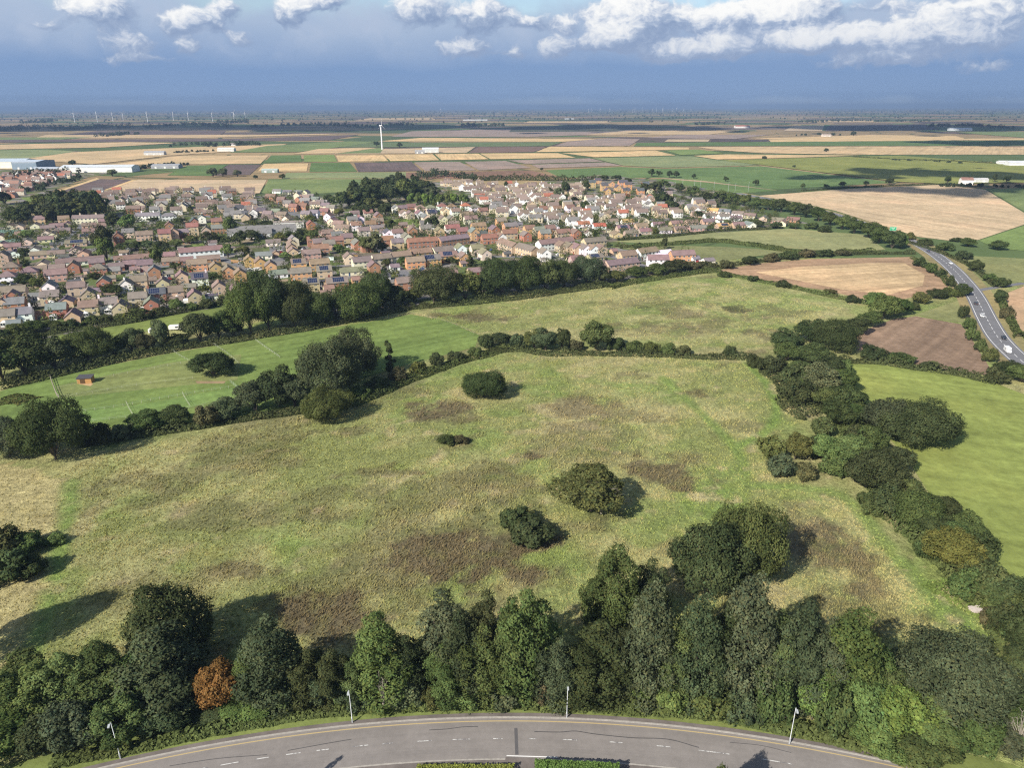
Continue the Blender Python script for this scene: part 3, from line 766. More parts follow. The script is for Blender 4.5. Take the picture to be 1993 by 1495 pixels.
# ------------------------------------------------------------------ meadow with its plant cover
BROWNP = [(930, 1075, 190, 62, .95), (1000, 1110, 150, 40, .6), (850, 797, 62, 22, .8), (890, 812, 60, 16, .6), (1135, 790, 62, 26, .55), (1300, 920, 100, 34, .75), (1330, 900, 60, 20, .5), (945, 935, 90, 22, .5), (975, 920, 40, 10, .6), (1045, 888, 26, 9, .8),
          (480, 1112, 75, 16, .6), (540, 1010, 140, 26, .4), (430, 1000, 120, 30, .35), (620, 1190, 110, 55, .8), (760, 1120, 80, 40, .5), (500, 900, 120, 14, .4), (760, 920, 70, 8, .5), (1620, 1075, 130, 50, .75), (1690, 1140, 90, 40, .7), (1700, 1195, 110, 40, .55), (1560, 1010, 50, 30, .5),
          (1360, 765, 34, 8, .6), (1280, 640, 90, 14, .5), (1430, 602, 40, 7, .7), (1250, 590, 90, 12, .35), (920, 618, 70, 8, .7), (860, 612, 36, 5, .6), (1330, 610, 60, 12, .5), (1500, 655, 60, 14, .6), (1200, 640, 50, 8, .4), (1450, 830, 60, 18, .35), (300, 1150, 120, 40, .35), (680, 960, 110, 16, .35), (800, 1010, 60, 20, .3),
          (1890, 1290, 60, 40, .6), (1810, 1260, 60, 30, .4), (1480, 690, 40, 8, .4)]
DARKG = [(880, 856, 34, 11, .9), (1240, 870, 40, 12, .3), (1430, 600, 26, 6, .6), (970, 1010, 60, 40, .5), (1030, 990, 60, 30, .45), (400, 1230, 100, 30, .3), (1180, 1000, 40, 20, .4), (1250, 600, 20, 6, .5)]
PALEP = [(1115, 800, 75, 26, .8), (1090, 830, 70, 14, .6), (1040, 840, 60, 8, .6), (900, 765, 40, 8, .5), (1360, 966, 22, 9, .9), (1030, 890, 18, 5, .5), (1500, 1160, 60, 30, .7), (1320, 1130, 40, 40, .5), (1730, 1010, 14, 20, .6), (1590, 1030, 16, 14, .6), (930, 1090, 18, 6, .6), (1150, 830, 16, 10, .8), (1240, 790, 90, 30, .35), (1530, 745, 30, 40, .7), (1560, 800, 30, 20, .8), (1850, 1160, 40, 20, .6), (1120, 650, 120, 14, .3), (1180, 695, 160, 14, .4), (1040, 1068, 40, 8, .9), (620, 992, 8, 5, 1), (1380, 690, 120, 14, .4), (1210, 735, 60, 12, .3), (1420, 1090, 40, 30, .5), (160, 1020, 26, 40, .5)]
GREENP = [(1200, 740, 60, 12, .6), (880, 690, 90, 12, .4), (960, 805, 60, 8, .5), (1400, 940, 60, 50, .7), (1250, 1040, 80, 30, .6), (1300, 1000, 90, 26, .6), (700, 1020, 60, 10, .4), (560, 1060, 60, 14, .5), (90, 1180, 40, 100, .5), (1590, 960, 80, 16, .5), (1700, 1060, 40, 30, .5), (1000, 560, 120, 8, .4), (1100, 670, 300, 8, .4), (1500, 640, 100, 10, .4), (1850, 1200, 40, 30, .5), (1180, 870, 200, 20, .25), (850, 740, 90, 10, .4)]
PATHS = [([(1445, 700), (1490, 745), (1512, 800), (1490, 840), (1440, 868)], 1.6, .9), ([(1290, 735), (1360, 800), (1420, 860), (1445, 900), (1450, 940)], 1.7, .75), ([(1450, 940), (1420, 990), (1300, 1010), (1230, 1030)], 2.4, .6), ([(1460, 945), (1560, 950), (1640, 965), (1700, 1030), (1760, 1100), (1850, 1190), (1930, 1250)], 1.9, .8),
         ([(135, 940), (125, 1020), (112, 1090), (80, 1200), (50, 1290)], 2.0, .95), ([(1250, 560), (1500, 650), (1440, 680)], 1.5, .4)]
C_OLIVE = np.array([.215, .236, .088]); C_STRAW = np.array([.345, .330, .150]); C_BROWN = np.array([.122, .102, .060]); C_GREEN = np.array([.160, .235, .060]); C_DKG = np.array([.07, .088, .036]); C_PALE = np.array([.43, .355, .205]); C_HAY = np.array([.40, .345, .17])
HAY = [GP([(-60, 890), (60, 912), (138, 935), (128, 1000), (118, 1050), (60, 1040), (-60, 1030)]), GP([(-60, 1160), (0, 1140), (60, 1105), (104, 1090), (98, 1150), (45, 1300), (-60, 1320)])]
def ell(x, y, spec, nz):
    u, v, ru, rv, k = spec
    cx, cy = G(u, v); s = scale_at(cy)
    rx = ru / s; ry = abs(G(u, v - rv)[1] - G(u, v + rv)[1]) / 2
    q = ((x - cx) / rx) ** 2 + ((y - cy) / ry) ** 2
    return k * np.clip((1.0 - q * 0.85 + (nz - .5) * 3.2) * 1.5, 0, 1)
PATHW = [(smooth_line(GP(p), 4), w, k) for p, w, k in PATHS]
def cover(x, y, fine=True):
    x = np.asarray(x, dtype=float); y = np.asarray(y, dtype=float)
    # wind-laid sward: streaks lean along one direction
    xs = x * 0.8 + y * 0.6; ys = -x * 0.6 + y * 0.8
    n_big = fbm(x, y, 45, 4, 1); n_mid = fbm(xs * 0.55, ys, 9, 4, 2, .6); n_sm = fbm(x, y, 3.2, 3, 3, .6); n_b2 = fbm(x, y, 22, 4, 5, .55)
    t = np.clip((n_mid - .5) * 2.4 + .42 + (n_big - .5) * 1.6, 0, 1)[:, None]
    c = C_OLIVE * (1 - t) + C_STRAW * t
    g = np.clip((n_b2 - .54) * 4, 0, .45)[:, None]
    c = c * (1 - g) + C_GREEN * 1.1 * g
    br = np.clip((fbm(xs * .6, ys, 26, 5, 6, .68) - .60) * 8, 0, .4)
    nz = fbm(x, y, 7, 4, 4, .62)
    gr = np.zeros(len(x)); pl = np.clip((fbm(x, y, 6, 3, 7, .6) - .68) * 6, 0, .8); dk = np.zeros(len(x))
    for s in BROWNP: br = np.maximum(br, ell(x, y, s, nz))
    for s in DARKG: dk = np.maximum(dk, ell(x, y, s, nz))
    for s in PALEP: pl = np.maximum(pl, ell(x, y, s, nz))
    for s in GREENP: gr = np.maximum(gr, ell(x, y, s, nz))
    for L, w, k in PATHW: gr = np.maximum(gr, k * np.clip(1.6 - polydist(x, y, L) / w, 0, 1)); br = br * (1 - np.clip(1.5 - polydist(x, y, L) / w, 0, .9))
    br = np.clip(br * 1.25, 0, 1) * np.clip(.45 + n_sm * 1.1, 0, 1)
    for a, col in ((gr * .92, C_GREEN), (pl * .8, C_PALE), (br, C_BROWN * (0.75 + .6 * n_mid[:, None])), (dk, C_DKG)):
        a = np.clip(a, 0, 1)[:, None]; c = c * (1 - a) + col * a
    for P in HAY:
        dd = np.where(inpoly(x + (n_mid - .5) * 5, y + (n_sm - .5) * 6, P), 1.0, 0.0) * (1 - .8 * gr)
        st = 1 + .16 * np.sin(y * 2.1 + (n_mid - .5) * 5)
        c = c * (1 - dd[:, None] * .85) + (C_HAY * (st * (.85 + .3 * n_mid))[:, None]) * dd[:, None] * .85; gr = np.maximum(gr, dd * .95); br = br * (1 - dd)
    return c * (0.8 + 0.4 * n_sm[:, None]), np.clip(br + dk, 0, 1), np.clip(gr, 0, 1)
gx = np.arange(-300, 330, 1.5); gy = np.arange(40, 500, 1.5)
XX, YY = np.meshgrid(gx, gy)
col, WEED, _ = cover(XX.ravel(), YY.ravel())
nx, ny = len(gx), len(gy)
idx = np.arange(nx * ny).reshape(ny, nx)
fa = np.stack([idx[:-1, :-1].ravel(), idx[:-1, 1:].ravel(), idx[1:, 1:].ravel(), idx[1:, :-1].ravel()], 1)
mo = link('meadow', mesh_np('meadow', np.c_[XX.ravel(), YY.ravel(), np.zeros(nx * ny)], fa, MEADOW, cols=col))
tag(mo, 'rough olive and straw grass meadow with brown weed patches', kind='structure')

# standing sward: tufts where the meadow is close enough to show them
MEADOW_POLYS = [GP(p) for p in [
    [(-40, 900), (100, 930), (200, 880), (560, 815), (700, 790), (980, 690), (1450, 690), (1600, 800), (1480, 860), (1560, 940), (1650, 960), (1760, 1090), (1950, 1240), (1990, 1380), (1700, 1330), (1000, 1300), (500, 1330), (-60, 1320)],
    [(800, 612), (1000, 585), (1300, 545), (1400, 540), (1640, 600), (1480, 680), (1000, 670)]]]
NOTUFT = []
def tufts():
    V = []; K = []
    for (d0, d1, dens, hs, ws) in [(80, 150, 4.5, .32, .30), (150, 210, 2.2, .36, .40), (210, 300, 0.9, .42, .5), (300, 420, .3, .45, .6)]:
        n = int((d1 - d0) * 420 * dens)
        x = rng.uniform(-170, 250, n); y = rng.uniform(d0, d1, n)
        ok = np.zeros(n, bool)
        for P in MEADOW_POLYS: ok |= inpoly(x, y, P)
        for P in NOTUFT: ok &= ~inpoly(x, y, P)
        x, y = x[ok], y[ok]
        c, weed, gr = cover(x, y)
        edge = np.minimum(1, np.maximum(0, fbm(x, y, 12, 3, 2) * 1.6 - .1))
        keep = (rng.random(len(x)) > gr * .75) & (rng.random(len(x)) < edge)
        x, y, c, weed = x[keep], y[keep], c[keep], weed[keep]
        n = len(x)
        h = hs * rng.uniform(.5, 1.3, n) * (1 + weed * .9); w = ws * rng.uniform(.6, 1.3, n)
        a = rng.uniform(0, math.pi, n)
        lx = rng.normal(.18, .15, n) * h / .5; ly = rng.normal(.12, .15, n) * h / .5
        for k in range(2):
            aa = a + k * math.pi / 2 + rng.normal(0, .3, n)
            dx, dy = np.cos(aa) * w / 2, np.sin(aa) * w / 2
            p = np.stack([np.c_[x - dx, y - dy, np.zeros(n)], np.c_[x + dx, y + dy, np.zeros(n)], np.c_[x + lx + dx * .3 * rng.normal(0, 1, n), y + ly, h]], 1)
            V.append(p.reshape(-1, 3)); K.append(np.repeat(np.minimum(c * rng.uniform(.95, 1.4, n)[:, None], [.33, .305, .15]), 3, 0))
    V = np.concatenate(V); K = np.concatenate(K)
    f = np.arange(len(V)).reshape(-1, 3)
    o = link('meadow_grass', mesh_np('meadow_grass', V, f, LEAF, cols=K), color=(1.05, 1.05, 1.05))
    tag(o, 'standing tufts of rough meadow grass and dry weeds', 'grass', kind='stuff')
    return len(f)
print('tuft faces', tufts())
# ------------------------------------------------------------------ trees
def crown_mesh(name, H, W, n_leaf, leaf, seed, shape='oak', z0=0.22, lobes=26, gap=0.0):
    r = np.random.default_rng(seed)
    zc = H * (z0 + 1) / 2; hz = H * (1 - z0) / 2
    # boughs: lobes spread through the envelope, heavier near its skin
    L = []; tries = 0
    lead = [(0.0, 0.0, 1.0)] + [(math.cos(a) * r.uniform(.12, .30) * W, math.sin(a) * r.uniform(.12, .30) * W, r.uniform(.55, .93)) for a in r.uniform(0, 6.28, 4)]
    limbs = []
    while len(limbs) < 9:
        d = r.normal(0, 1, 3); d /= np.linalg.norm(d)
        if d[2] < -.45 or any(np.dot(d, q[0]) > .72 for q in limbs): 
            if r.random() > .02: continue
        limbs.append((d, r.uniform(.72, 1.12)))
    while len(L) < lobes and tries < 4000:
        tries += 1
        d = r.normal(0, 1, 3); d /= np.linalg.norm(d)
        k = r.uniform(0.45, 0.86) if shape != 'bush' else r.uniform(.35, 1.08)
        if shape == 'oak':
            if d[2] < -0.55: continue
            ld, ls = limbs[r.integers(0, len(limbs))]
            d = ld * 1.25 + r.normal(0, .36, 3); d /= np.linalg.norm(d)
            if d[2] < -0.6: continue
            k *= ls
            p = np.array([d[0] * W / 2 * k, d[1] * W / 2 * k, zc + d[2] * hz * k * (1.0 if d[2] > 0 else .85)])
            rad = r.uniform(.11, .23) * W
        elif shape == 'tall':
            tz = r.uniform(0, 1); prof = (math.sin(math.pi * min(1, tz * .82 + .16))) ** .75
            lx, ly, lh = lead[r.integers(0, len(lead))]
            rr = W / 2 * prof * r.uniform(.10, .55); a_ = r.uniform(0, 6.28)
            p = np.array([lx * min(1, .4 + tz) + math.cos(a_) * rr, ly * min(1, .4 + tz) + math.sin(a_) * rr, H * z0 + tz * lh * (H * (1 - z0) * .92)])
            rad = r.uniform(.12, .24) * W * (1.05 - .35 * tz)
        elif shape == 'bush':
            if d[2] < -0.2: continue
            p = np.array([d[0] * W / 2 * k, d[1] * W / 2 * k, max(H * .2, H * .35 + d[2] * H * .45 * k)])
            rad = r.uniform(.10, .27) * min(W, H * 1.3)
        elif shape == 'cone':
            tz = r.uniform(0, 1) ** 1.3; rr = W / 2 * (1 - tz) * r.uniform(.3, .8)
            a = r.uniform(0, 6.28)
            p = np.array([math.cos(a) * rr, math.sin(a) * rr, H * z0 + tz * H * (1 - z0) * .92]); rad = max(.1 * W, .26 * W * (1 - tz))
        if all(np.linalg.norm((p - q[0]) / np.array([1, 1, 1.1])) > .42 * (rad + q[1]) for q in L): L.append((p, rad, r.uniform(.72, 1.28)))
    A = np.array([q[1] ** 2 for q in L]); A /= A.sum()
    P = np.array([q[0] for q in L]); R = np.array([q[1] for q in L]); B = np.array([q[2] for q in L])
    which = r.choice(len(L), n_leaf * 2, p=A)
    d = r.normal(0, 1, (n_leaf * 2, 3)); d /= np.linalg.norm(d, axis=1)[:, None]
    cen = np.array([0, 0, zc * .8])
    outw = P[which] - cen; outw /= np.linalg.norm(outw, axis=1)[:, None] + 1e-6
    d = d + outw * .55; d /= np.linalg.norm(d, axis=1)[:, None]
    # ragged lobes: sprays push out or sink in
    az = np.arctan2(d[:, 1], d[:, 0])
    bump = fbm(az * 3.1 + which * 5.3, d[:, 2] * 3.3 + which * 1.7, .9, 3, seed % 6, .6)
    rr = R[which] * (.48 + 1.02 * bump) * (1 - .34 * r.random(n_leaf * 2) ** 2.2)
    pos = P[which] + d * rr[:, None] * np.array([1, 1, .92])
    # drop what is buried inside other lobes, keep a little for body
    deep = np.zeros(len(pos), bool)
    for p, rad, _ in L: deep |= np.linalg.norm(pos - p, axis=1) < rad * .58
    ok = (~deep | (r.random(len(pos)) < .10)) & (pos[:, 2] > H * z0 * .55)
    if gap: ok &= fbm(pos[:, 0] + pos[:, 2] * .5, pos[:, 1] - pos[:, 2] * .4, W * .12, 3, 3) > gap
    pos = pos[ok][:n_leaf]; d = d[ok][:n_leaf]; w_ = which[ok][:n_leaf]
    kx = (W / 2) / np.percentile(np.hypot(pos[:, 0], pos[:, 1]), 97.5); kz = H / np.percentile(pos[:, 2], 99.6)
    pos = pos * np.array([kx, kx, kz]); L = [(q[0] * np.array([kx, kx, kz]), q[1] * kx, q[2]) for q in L]
    n = len(pos)
    nor = d + r.normal(0, .42, (n, 3)) + np.array([0, 0, .15]); nor /= np.linalg.norm(nor, axis=1)[:, None]
    t = np.cross(nor, r.normal(0, 1, (n, 3))); t /= np.linalg.norm(t, axis=1)[:, None] + 1e-9
    s = np.cross(nor, t)
    a = (leaf * r.uniform(.55, 1.25, n))[:, None]; b_ = (leaf * r.uniform(.4, .9, n))[:, None]
    droop = nor * a * r.uniform(-.25, .1, (n, 1))
    V = np.stack([pos - t * a * .6, pos - s * b_ * .55 + droop, pos + t * a * .6, pos + s * b_ * .55 + droop], 1).reshape(-1, 3)
    F = np.arange(4 * n).reshape(-1, 4)
    hue = r.normal(0, 1, n)
    tint = np.ones((n, 3)) * (B[w_] * r.uniform(.78, 1.22, n))[:, None]
    tint[:, 0] *= 1 + .07 * hue + .10 * (B[w_] - 1); tint[:, 2] *= 1 - .05 * hue
    me = mesh_np(name, V, F, LEAF, cols=np.repeat(tint, 4, 0))
    return me, L
def trunk_mesh(name, H, W, z0, L, seed, bare=False):
    r = random.Random(seed); m = MB()
    r0 = max(.12, H * .022)
    top = H * (z0 + .45)
    m.tube([(0, 0, -.3), (r.uniform(-.1, .1), r.uniform(-.1, .1), H * z0), (r.uniform(-.3, .3), r.uniform(-.3, .3), top)], [r0 * 1.25, r0 * .85, r0 * .35], 7)
    for p, rad, _ in r.sample(L, min(len(L), 12 if not bare else 26)):
        z = H * z0 * r.uniform(.7, 1.3); mid = (p[0] * .45, p[1] * .45, z + (p[2] - z) * .6)
        m.tube([(0, 0, min(z, top)), mid, tuple(p)], [r0 * .5, r0 * .3, r0 * .08], 5)
        if bare:
            for _ in range(5):
                e = (p[0] + r.uniform(-1, 1) * rad, p[1] + r.uniform(-1, 1) * rad, p[2] + r.uniform(-.2, 1) * rad)
                m.tube([mid, tuple(p), e], [r0 * .2, r0 * .12, r0 * .04], 4)
    return m.mesh(name, GREYWOOD if bare else BARK)

PROTO = {}
def proto(key, H, W, n, leaf, shape, z0, lobes, variants, gap=0.0):
    PROTO[key] = []
    for i in range(variants):
        sd = abs(hash(key)) % 1 + sum(map(ord, key)) * 13 + i * 101
        cm, L = crown_mesh('crown', H, W, n, leaf, sd, shape, z0, lobes, gap)
        PROTO[key].append((cm, trunk_mesh('trunk', H, W, z0, L, sd), H, W))
proto('tall', 22, 13, 17000, .46, 'tall', .03, 64, 6)
proto('oak', 15, 16, 16000, .46, 'oak', .05, 56, 5)
proto('bigoak', 18, 23, 30000, .46, 'oak', .04, 90, 3)
proto('mid', 11, 10, 7500, .44, 'oak', .02, 32, 6)
proto('bush', 5, 6, 3200, .38, 'bush', .0, 30, 7)
proto('far', 11, 10, 2000, .85, 'oak', .03, 20, 5)
proto('column', 12, 4, 2600, .42, 'tall', .04, 22, 2)
proto('conifer', 10, 5, 3000, .40, 'cone', .05, 26, 2)
proto('weep', 14, 12, 7000, .44, 'oak', .06, 30, 2, .34)

DKOAK = (.050, .066, .030); MIDG = (.072, .100, .038); LTG = (.100, .142, .050); OLIVE = (.082, .098, .036); BLUEG = (.064, .084, .046)
COPPER = (.185, .098, .042); YELT = (.120, .135, .042); GREYG = (.092, .112, .062); BRNSH = (.084, .084, .044); BRIGHT = (.11, .165, .048)
TRN = random.Random(5)
NTREES = [0]
def plant_tree(x, y, h, w, kind='mid', col=MIDG, label=None, name='tree', cat='tree', group=None, var=None):
    cm, tm, H, W = PROTO[kind][TRN.randrange(len(PROTO[kind])) if var is None else var % len(PROTO[kind])]
    o = empty(name, (x, y, 0.0), TRN.uniform(0, 6.28))
    o.scale = (w / W, w / W * TRN.uniform(.92, 1.08), h / H)
    link('crown', cm, o, color=tuple(c * TRN.uniform(.93, 1.07) for c in col))
    link('trunk', tm, o)
    if label: tag(o, label, cat, group)
    NTREES[0] += 1
    return o
def T(u, vb, vt, wpx, kind='mid', col=MIDG, label=None, name='tree', cat='tree', group=None, var=None):
    """tree from its foot, its top and its spread in the survey picture"""
    x, y = G(u, vb); s = scale_at(y)
    w = wpx / s
    k = 1 + w * (.18 if kind == 'bush' else .36) / y                                # the survey gives the front of the skirt; the trunk stands behind it
    x, y = x * k, y * k
    w *= k
    h = max(1.5, top_z(y + w * .08, u, vt))
    if kind == 'oak' and w > 17.5: kind = 'bigoak'
    return plant_tree(x, y, h, w, kind, col, label, name, cat, group, var)
def row(phrase, items, adj='green', noun='tree', name='tree', group=None, cat=None):
    """things named by their order from the left"""
    items = sorted(items, key=lambda t: t[0])
    out = []
    for i, it in enumerate(items):
        col = it[5] if len(it) > 5 else MIDG
        a = {id(DKOAK): 'dark green', id(LTG): 'light green', id(OLIVE): 'olive', id(BLUEG): 'blue green', id(COPPER): 'copper brown', id(YELT): 'yellowing', id(GREYG): 'grey green', id(BRNSH): 'brownish', id(BRIGHT): 'bright green'}.get(id(col), 'green')
        out.append(T(*it[:4], it[4] if len(it) > 4 else 'mid', col, f'{a} {noun}, {ordinal(i)} from left {phrase}', name, cat or noun.split()[-1], group or phrase))
    return out

# ---- belt along the near road (tall trees, then the shrubs at its foot)
row('in tall roadside tree belt', [
    (25, 1462, 1308, 130, 'tall', MIDG), (95, 1440, 1290, 125, 'tall', LTG), (60, 1400, 1285, 110, 'mid', MIDG), (165, 1438, 1268, 130, 'tall', LTG), (240, 1425, 1245, 140, 'tall', MIDG), (335, 1412, 1225, 190, 'tall', BLUEG),
    (545, 1398, 1203, 150, 'tall', BLUEG), (612, 1392, 1262, 95, 'tall', DKOAK), (748, 1390, 1198, 140, 'tall', MIDG), (862, 1352, 1150, 135, 'tall', BLUEG), (868, 1392, 1255, 95, 'tall', MIDG), (942, 1390, 1215, 120, 'tall', MIDG), (950, 1350, 1152, 90, 'tall', DKOAK), (1025, 1388, 1145, 130, 'tall', MIDG), (1085, 1392, 1240, 90, 'tall', BLUEG), (1160, 1394, 1208, 150, 'tall', DKOAK),
    (1255, 1390, 1135, 115, 'tall', BLUEG), (1348, 1394, 1158, 115, 'tall', BLUEG), (1438, 1392, 1120, 130, 'tall', BLUEG), (1540, 1402, 1165, 120, 'tall', BLUEG), (1632, 1415, 1185, 135, 'tall', MIDG), (1820, 1450, 1248, 230, 'oak', BLUEG), (500, 1388, 1262, 80, 'tall', MIDG), (655, 1388, 1262, 95, 'tall', DKOAK), (695, 1390, 1290, 80, 'tall', MIDG), (800, 1372, 1235, 90, 'tall', DKOAK), (905, 1380, 1190, 100, 'tall', DKOAK), (985, 1376, 1185, 100, 'tall', MIDG), (1110, 1384, 1262, 90, 'tall', MIDG), (1210, 1380, 1225, 90, 'tall', DKOAK), (1300, 1384, 1200, 100, 'tall', MIDG), (1395, 1384, 1175, 100, 'tall', DKOAK), (1490, 1390, 1190, 100, 'tall', MIDG), (1588, 1398, 1205, 100, 'tall', BLUEG), (1690, 1420, 1260, 110, 'tall', MIDG), (285, 1415, 1275, 120, 'tall', MIDG), (120, 1420, 1300, 110, 'tall', MIDG)])
T(345, 1330, 1145, 165, 'oak', DKOAK, 'tall dark oak rising behind the left of the roadside belt', 'oak_tree')
T(436, 1402, 1285, 100, 'mid', COPPER, 'copper brown tree in the near roadside belt')
T(1190, 1255, 1063, 120, 'tall', MIDG, 'tall green tree standing just behind the belt beside the oak pair', 'tree')
T(1257, 1235, 1088, 85, 'tall', DKOAK, 'narrow dark tree between the belt and the oak pair')
T(1452, 1160, 983, 150, 'oak', OLIVE, 'farther of the two big oaks behind the belt', 'oak_tree', var=0)
T(1374, 1200, 1022, 150, 'oak', DKOAK, 'nearer of the two big oaks behind the belt', 'oak_tree', var=1)
row('at foot of near roadside belt', [
    (40, 1504, 1394, 119, 'mid', MIDG), (105, 1496, 1389, 110, 'mid', DKOAK), (172, 1489, 1366, 119, 'mid', BLUEG), (250, 1472, 1356, 110, 'mid', MIDG), (330, 1446, 1352, 119, 'mid', BLUEG), (410, 1430, 1388, 110, 'mid', BLUEG), (484, 1418, 1362, 101, 'mid', LTG), (560, 1398, 1304, 110, 'mid', MIDG), (640, 1390, 1294, 73, 'mid', BLUEG), (690, 1382, 1332, 73, 'bush', BLUEG), (790, 1382, 1319, 78, 'bush', GREYG), (840, 1378, 1334, 55, 'bush', OLIVE), (905, 1376, 1324, 73, 'bush', LTG), (985, 1374, 1319, 82, 'bush', BLUEG), (1060, 1374, 1314, 55, 'bush', BRNSH), (1240, 1382, 1294, 73, 'mid', LTG), (1300, 1388, 1312, 82, 'bush', LTG),
    (1380, 1400, 1329, 87, 'bush', MIDG), (1445, 1410, 1339, 82, 'bush', BLUEG), (1500, 1420, 1324, 73, 'bush', MIDG), (1575, 1426, 1314, 87, 'mid', LTG), (1618, 1442, 1334, 78, 'bush', MIDG), (1668, 1452, 1324, 110, 'mid', LTG), (1740, 1468, 1339, 119, 'mid', BRIGHT), (1800, 1486, 1369, 110, 'mid', LTG), (1870, 1498, 1389, 110, 'mid', MIDG), (1940, 1486, 1404, 101, 'mid', BLUEG), (1710, 1421, 1294, 101, 'mid', MIDG), (1990, 1491, 1389, 101, 'mid', MIDG), (1700, 1491, 1404, 110, 'mid', LTG), (1780, 1516, 1424, 119, 'mid', MIDG)], noun='shrub', name='shrub')
# ---- single trees out in the meadow
T(1148, 1022, 905, 150, 'weep', OLIVE, 'olive oak with bare twigs in mid meadow', 'oak_tree', var=0)
T(1002, 1038, 990, 85, 'bush', DKOAK, 'farther of two dark thorn bushes left of the olive oak', 'thorn_bush', 'bush')
T(1028, 1070, 1014, 92, 'bush', DKOAK, 'nearer of two dark thorn bushes left of the olive oak', 'thorn_bush', 'bush')
T(944, 786, 722, 92, 'oak', DKOAK, 'lone dark spreading tree alone in upper meadow', 'oak_tree', var=2)
T(640, 834, 758, 105, 'oak', OLIVE, 'round olive tree at meadow edge below the twin oaks', 'oak_tree', var=3)
T(650, 790, 660, 125, 'oak', BLUEG, 'left of the two big joined oaks on the middle hedge', 'oak_tree', var=0)
T(695, 745, 640, 98, 'oak', BLUEG, 'right of the two big joined oaks on the middle hedge', 'oak_tree', var=1)
T(418, 742, 684, 84, 'oak', DKOAK, 'dark round oak standing in the grazed paddock', 'oak_tree', var=2)
T(762, 728, 664, 28, 'column', DKOAK, 'thin ivy clad tree right of the joined oaks')
T(65, 738, 700, 24, 'conifer', YELT, 'small pale conifer at the paddock corner', 'conifer')
T(115, 918, 782, 140, 'oak', DKOAK, 'big dark oak at left edge of the meadow', 'oak_tree', var=3)
T(25, 905, 815, 100, 'oak', BLUEG, 'dark tree cut by left picture edge beside the big oak', var=1)
T(1780, 885, 782, 150, 'oak', DKOAK, 'big dark oak in the bright field by the right hedgerow', 'oak_tree', var=2)
T(1725, 862, 780, 100, 'oak', BLUEG, 'grey green oak joined to left of the bright field oak', 'oak_tree', var=4)
row('in thicket at left edge of hay strip', [(12, 1095, 1030, 90, 'bush', DKOAK), (55, 1082, 1038, 80, 'bush', MIDG), (25, 1138, 1068, 100, 'bush', DKOAK), (108, 1062, 1040, 44, 'bush', LTG), (70, 1125, 1082, 60, 'bush', DKOAK), (-70, 1330, 1120, 130, 'oak', DKOAK)], noun='bush', name='bush')  # last entry is an unseen oak left of view, casting the long shadow
# ---- hedge row across the middle, left half and right half
row('on hedge between paddock and meadow', [
    (70, 880, 838, 60, 'bush', DKOAK), (195, 868, 822, 60, 'bush', DKOAK), (240, 860, 826, 55, 'bush', BLUEG), (290, 848, 798, 80, 'mid', MIDG), (345, 838, 792, 70, 'mid', DKOAK), (400, 832, 790, 60, 'bush', BRNSH), (440, 824, 776, 76, 'mid', BLUEG), (500, 812, 742, 70, 'mid', BLUEG), (545, 804, 716, 90, 'mid', DKOAK), (575, 800, 735, 60, 'mid', BLUEG),
    (775, 745, 715, 40, 'bush', BRNSH), (735, 760, 735, 50, 'bush', DKOAK), (815, 728, 702, 40, 'bush', OLIVE), (850, 715, 686, 36, 'bush', DKOAK), (890, 704, 684, 40, 'bush', DKOAK), (928, 694, 676, 36, 'bush', MIDG), (700, 778, 752, 50, 'bush', MIDG)], noun='bush', name='hedge_bush')
row('on far hedge across the meadows', [
    (945, 680, 652, 34, 'bush', DKOAK), (975, 676, 646, 44, 'mid', DKOAK), (1010, 678, 650, 36, 'bush', BLUEG), (1040, 684, 642, 46, 'mid', OLIVE), (1062, 688, 636, 52, 'mid', BLUEG), (1092, 686, 640, 40, 'mid', DKOAK), (1120, 684, 660, 34, 'bush', BRNSH), (1158, 688, 620, 76, 'mid', MIDG), (1200, 684, 655, 40, 'bush', DKOAK), (1235, 686, 662, 36, 'bush', MIDG), (1268, 688, 665, 36, 'bush', OLIVE), (1300, 690, 668, 36, 'bush', MIDG), (1332, 692, 670, 34, 'bush', BRNSH), (1420, 694, 674, 30, 'bush', DKOAK)], noun='bush', name='hedge_bush')
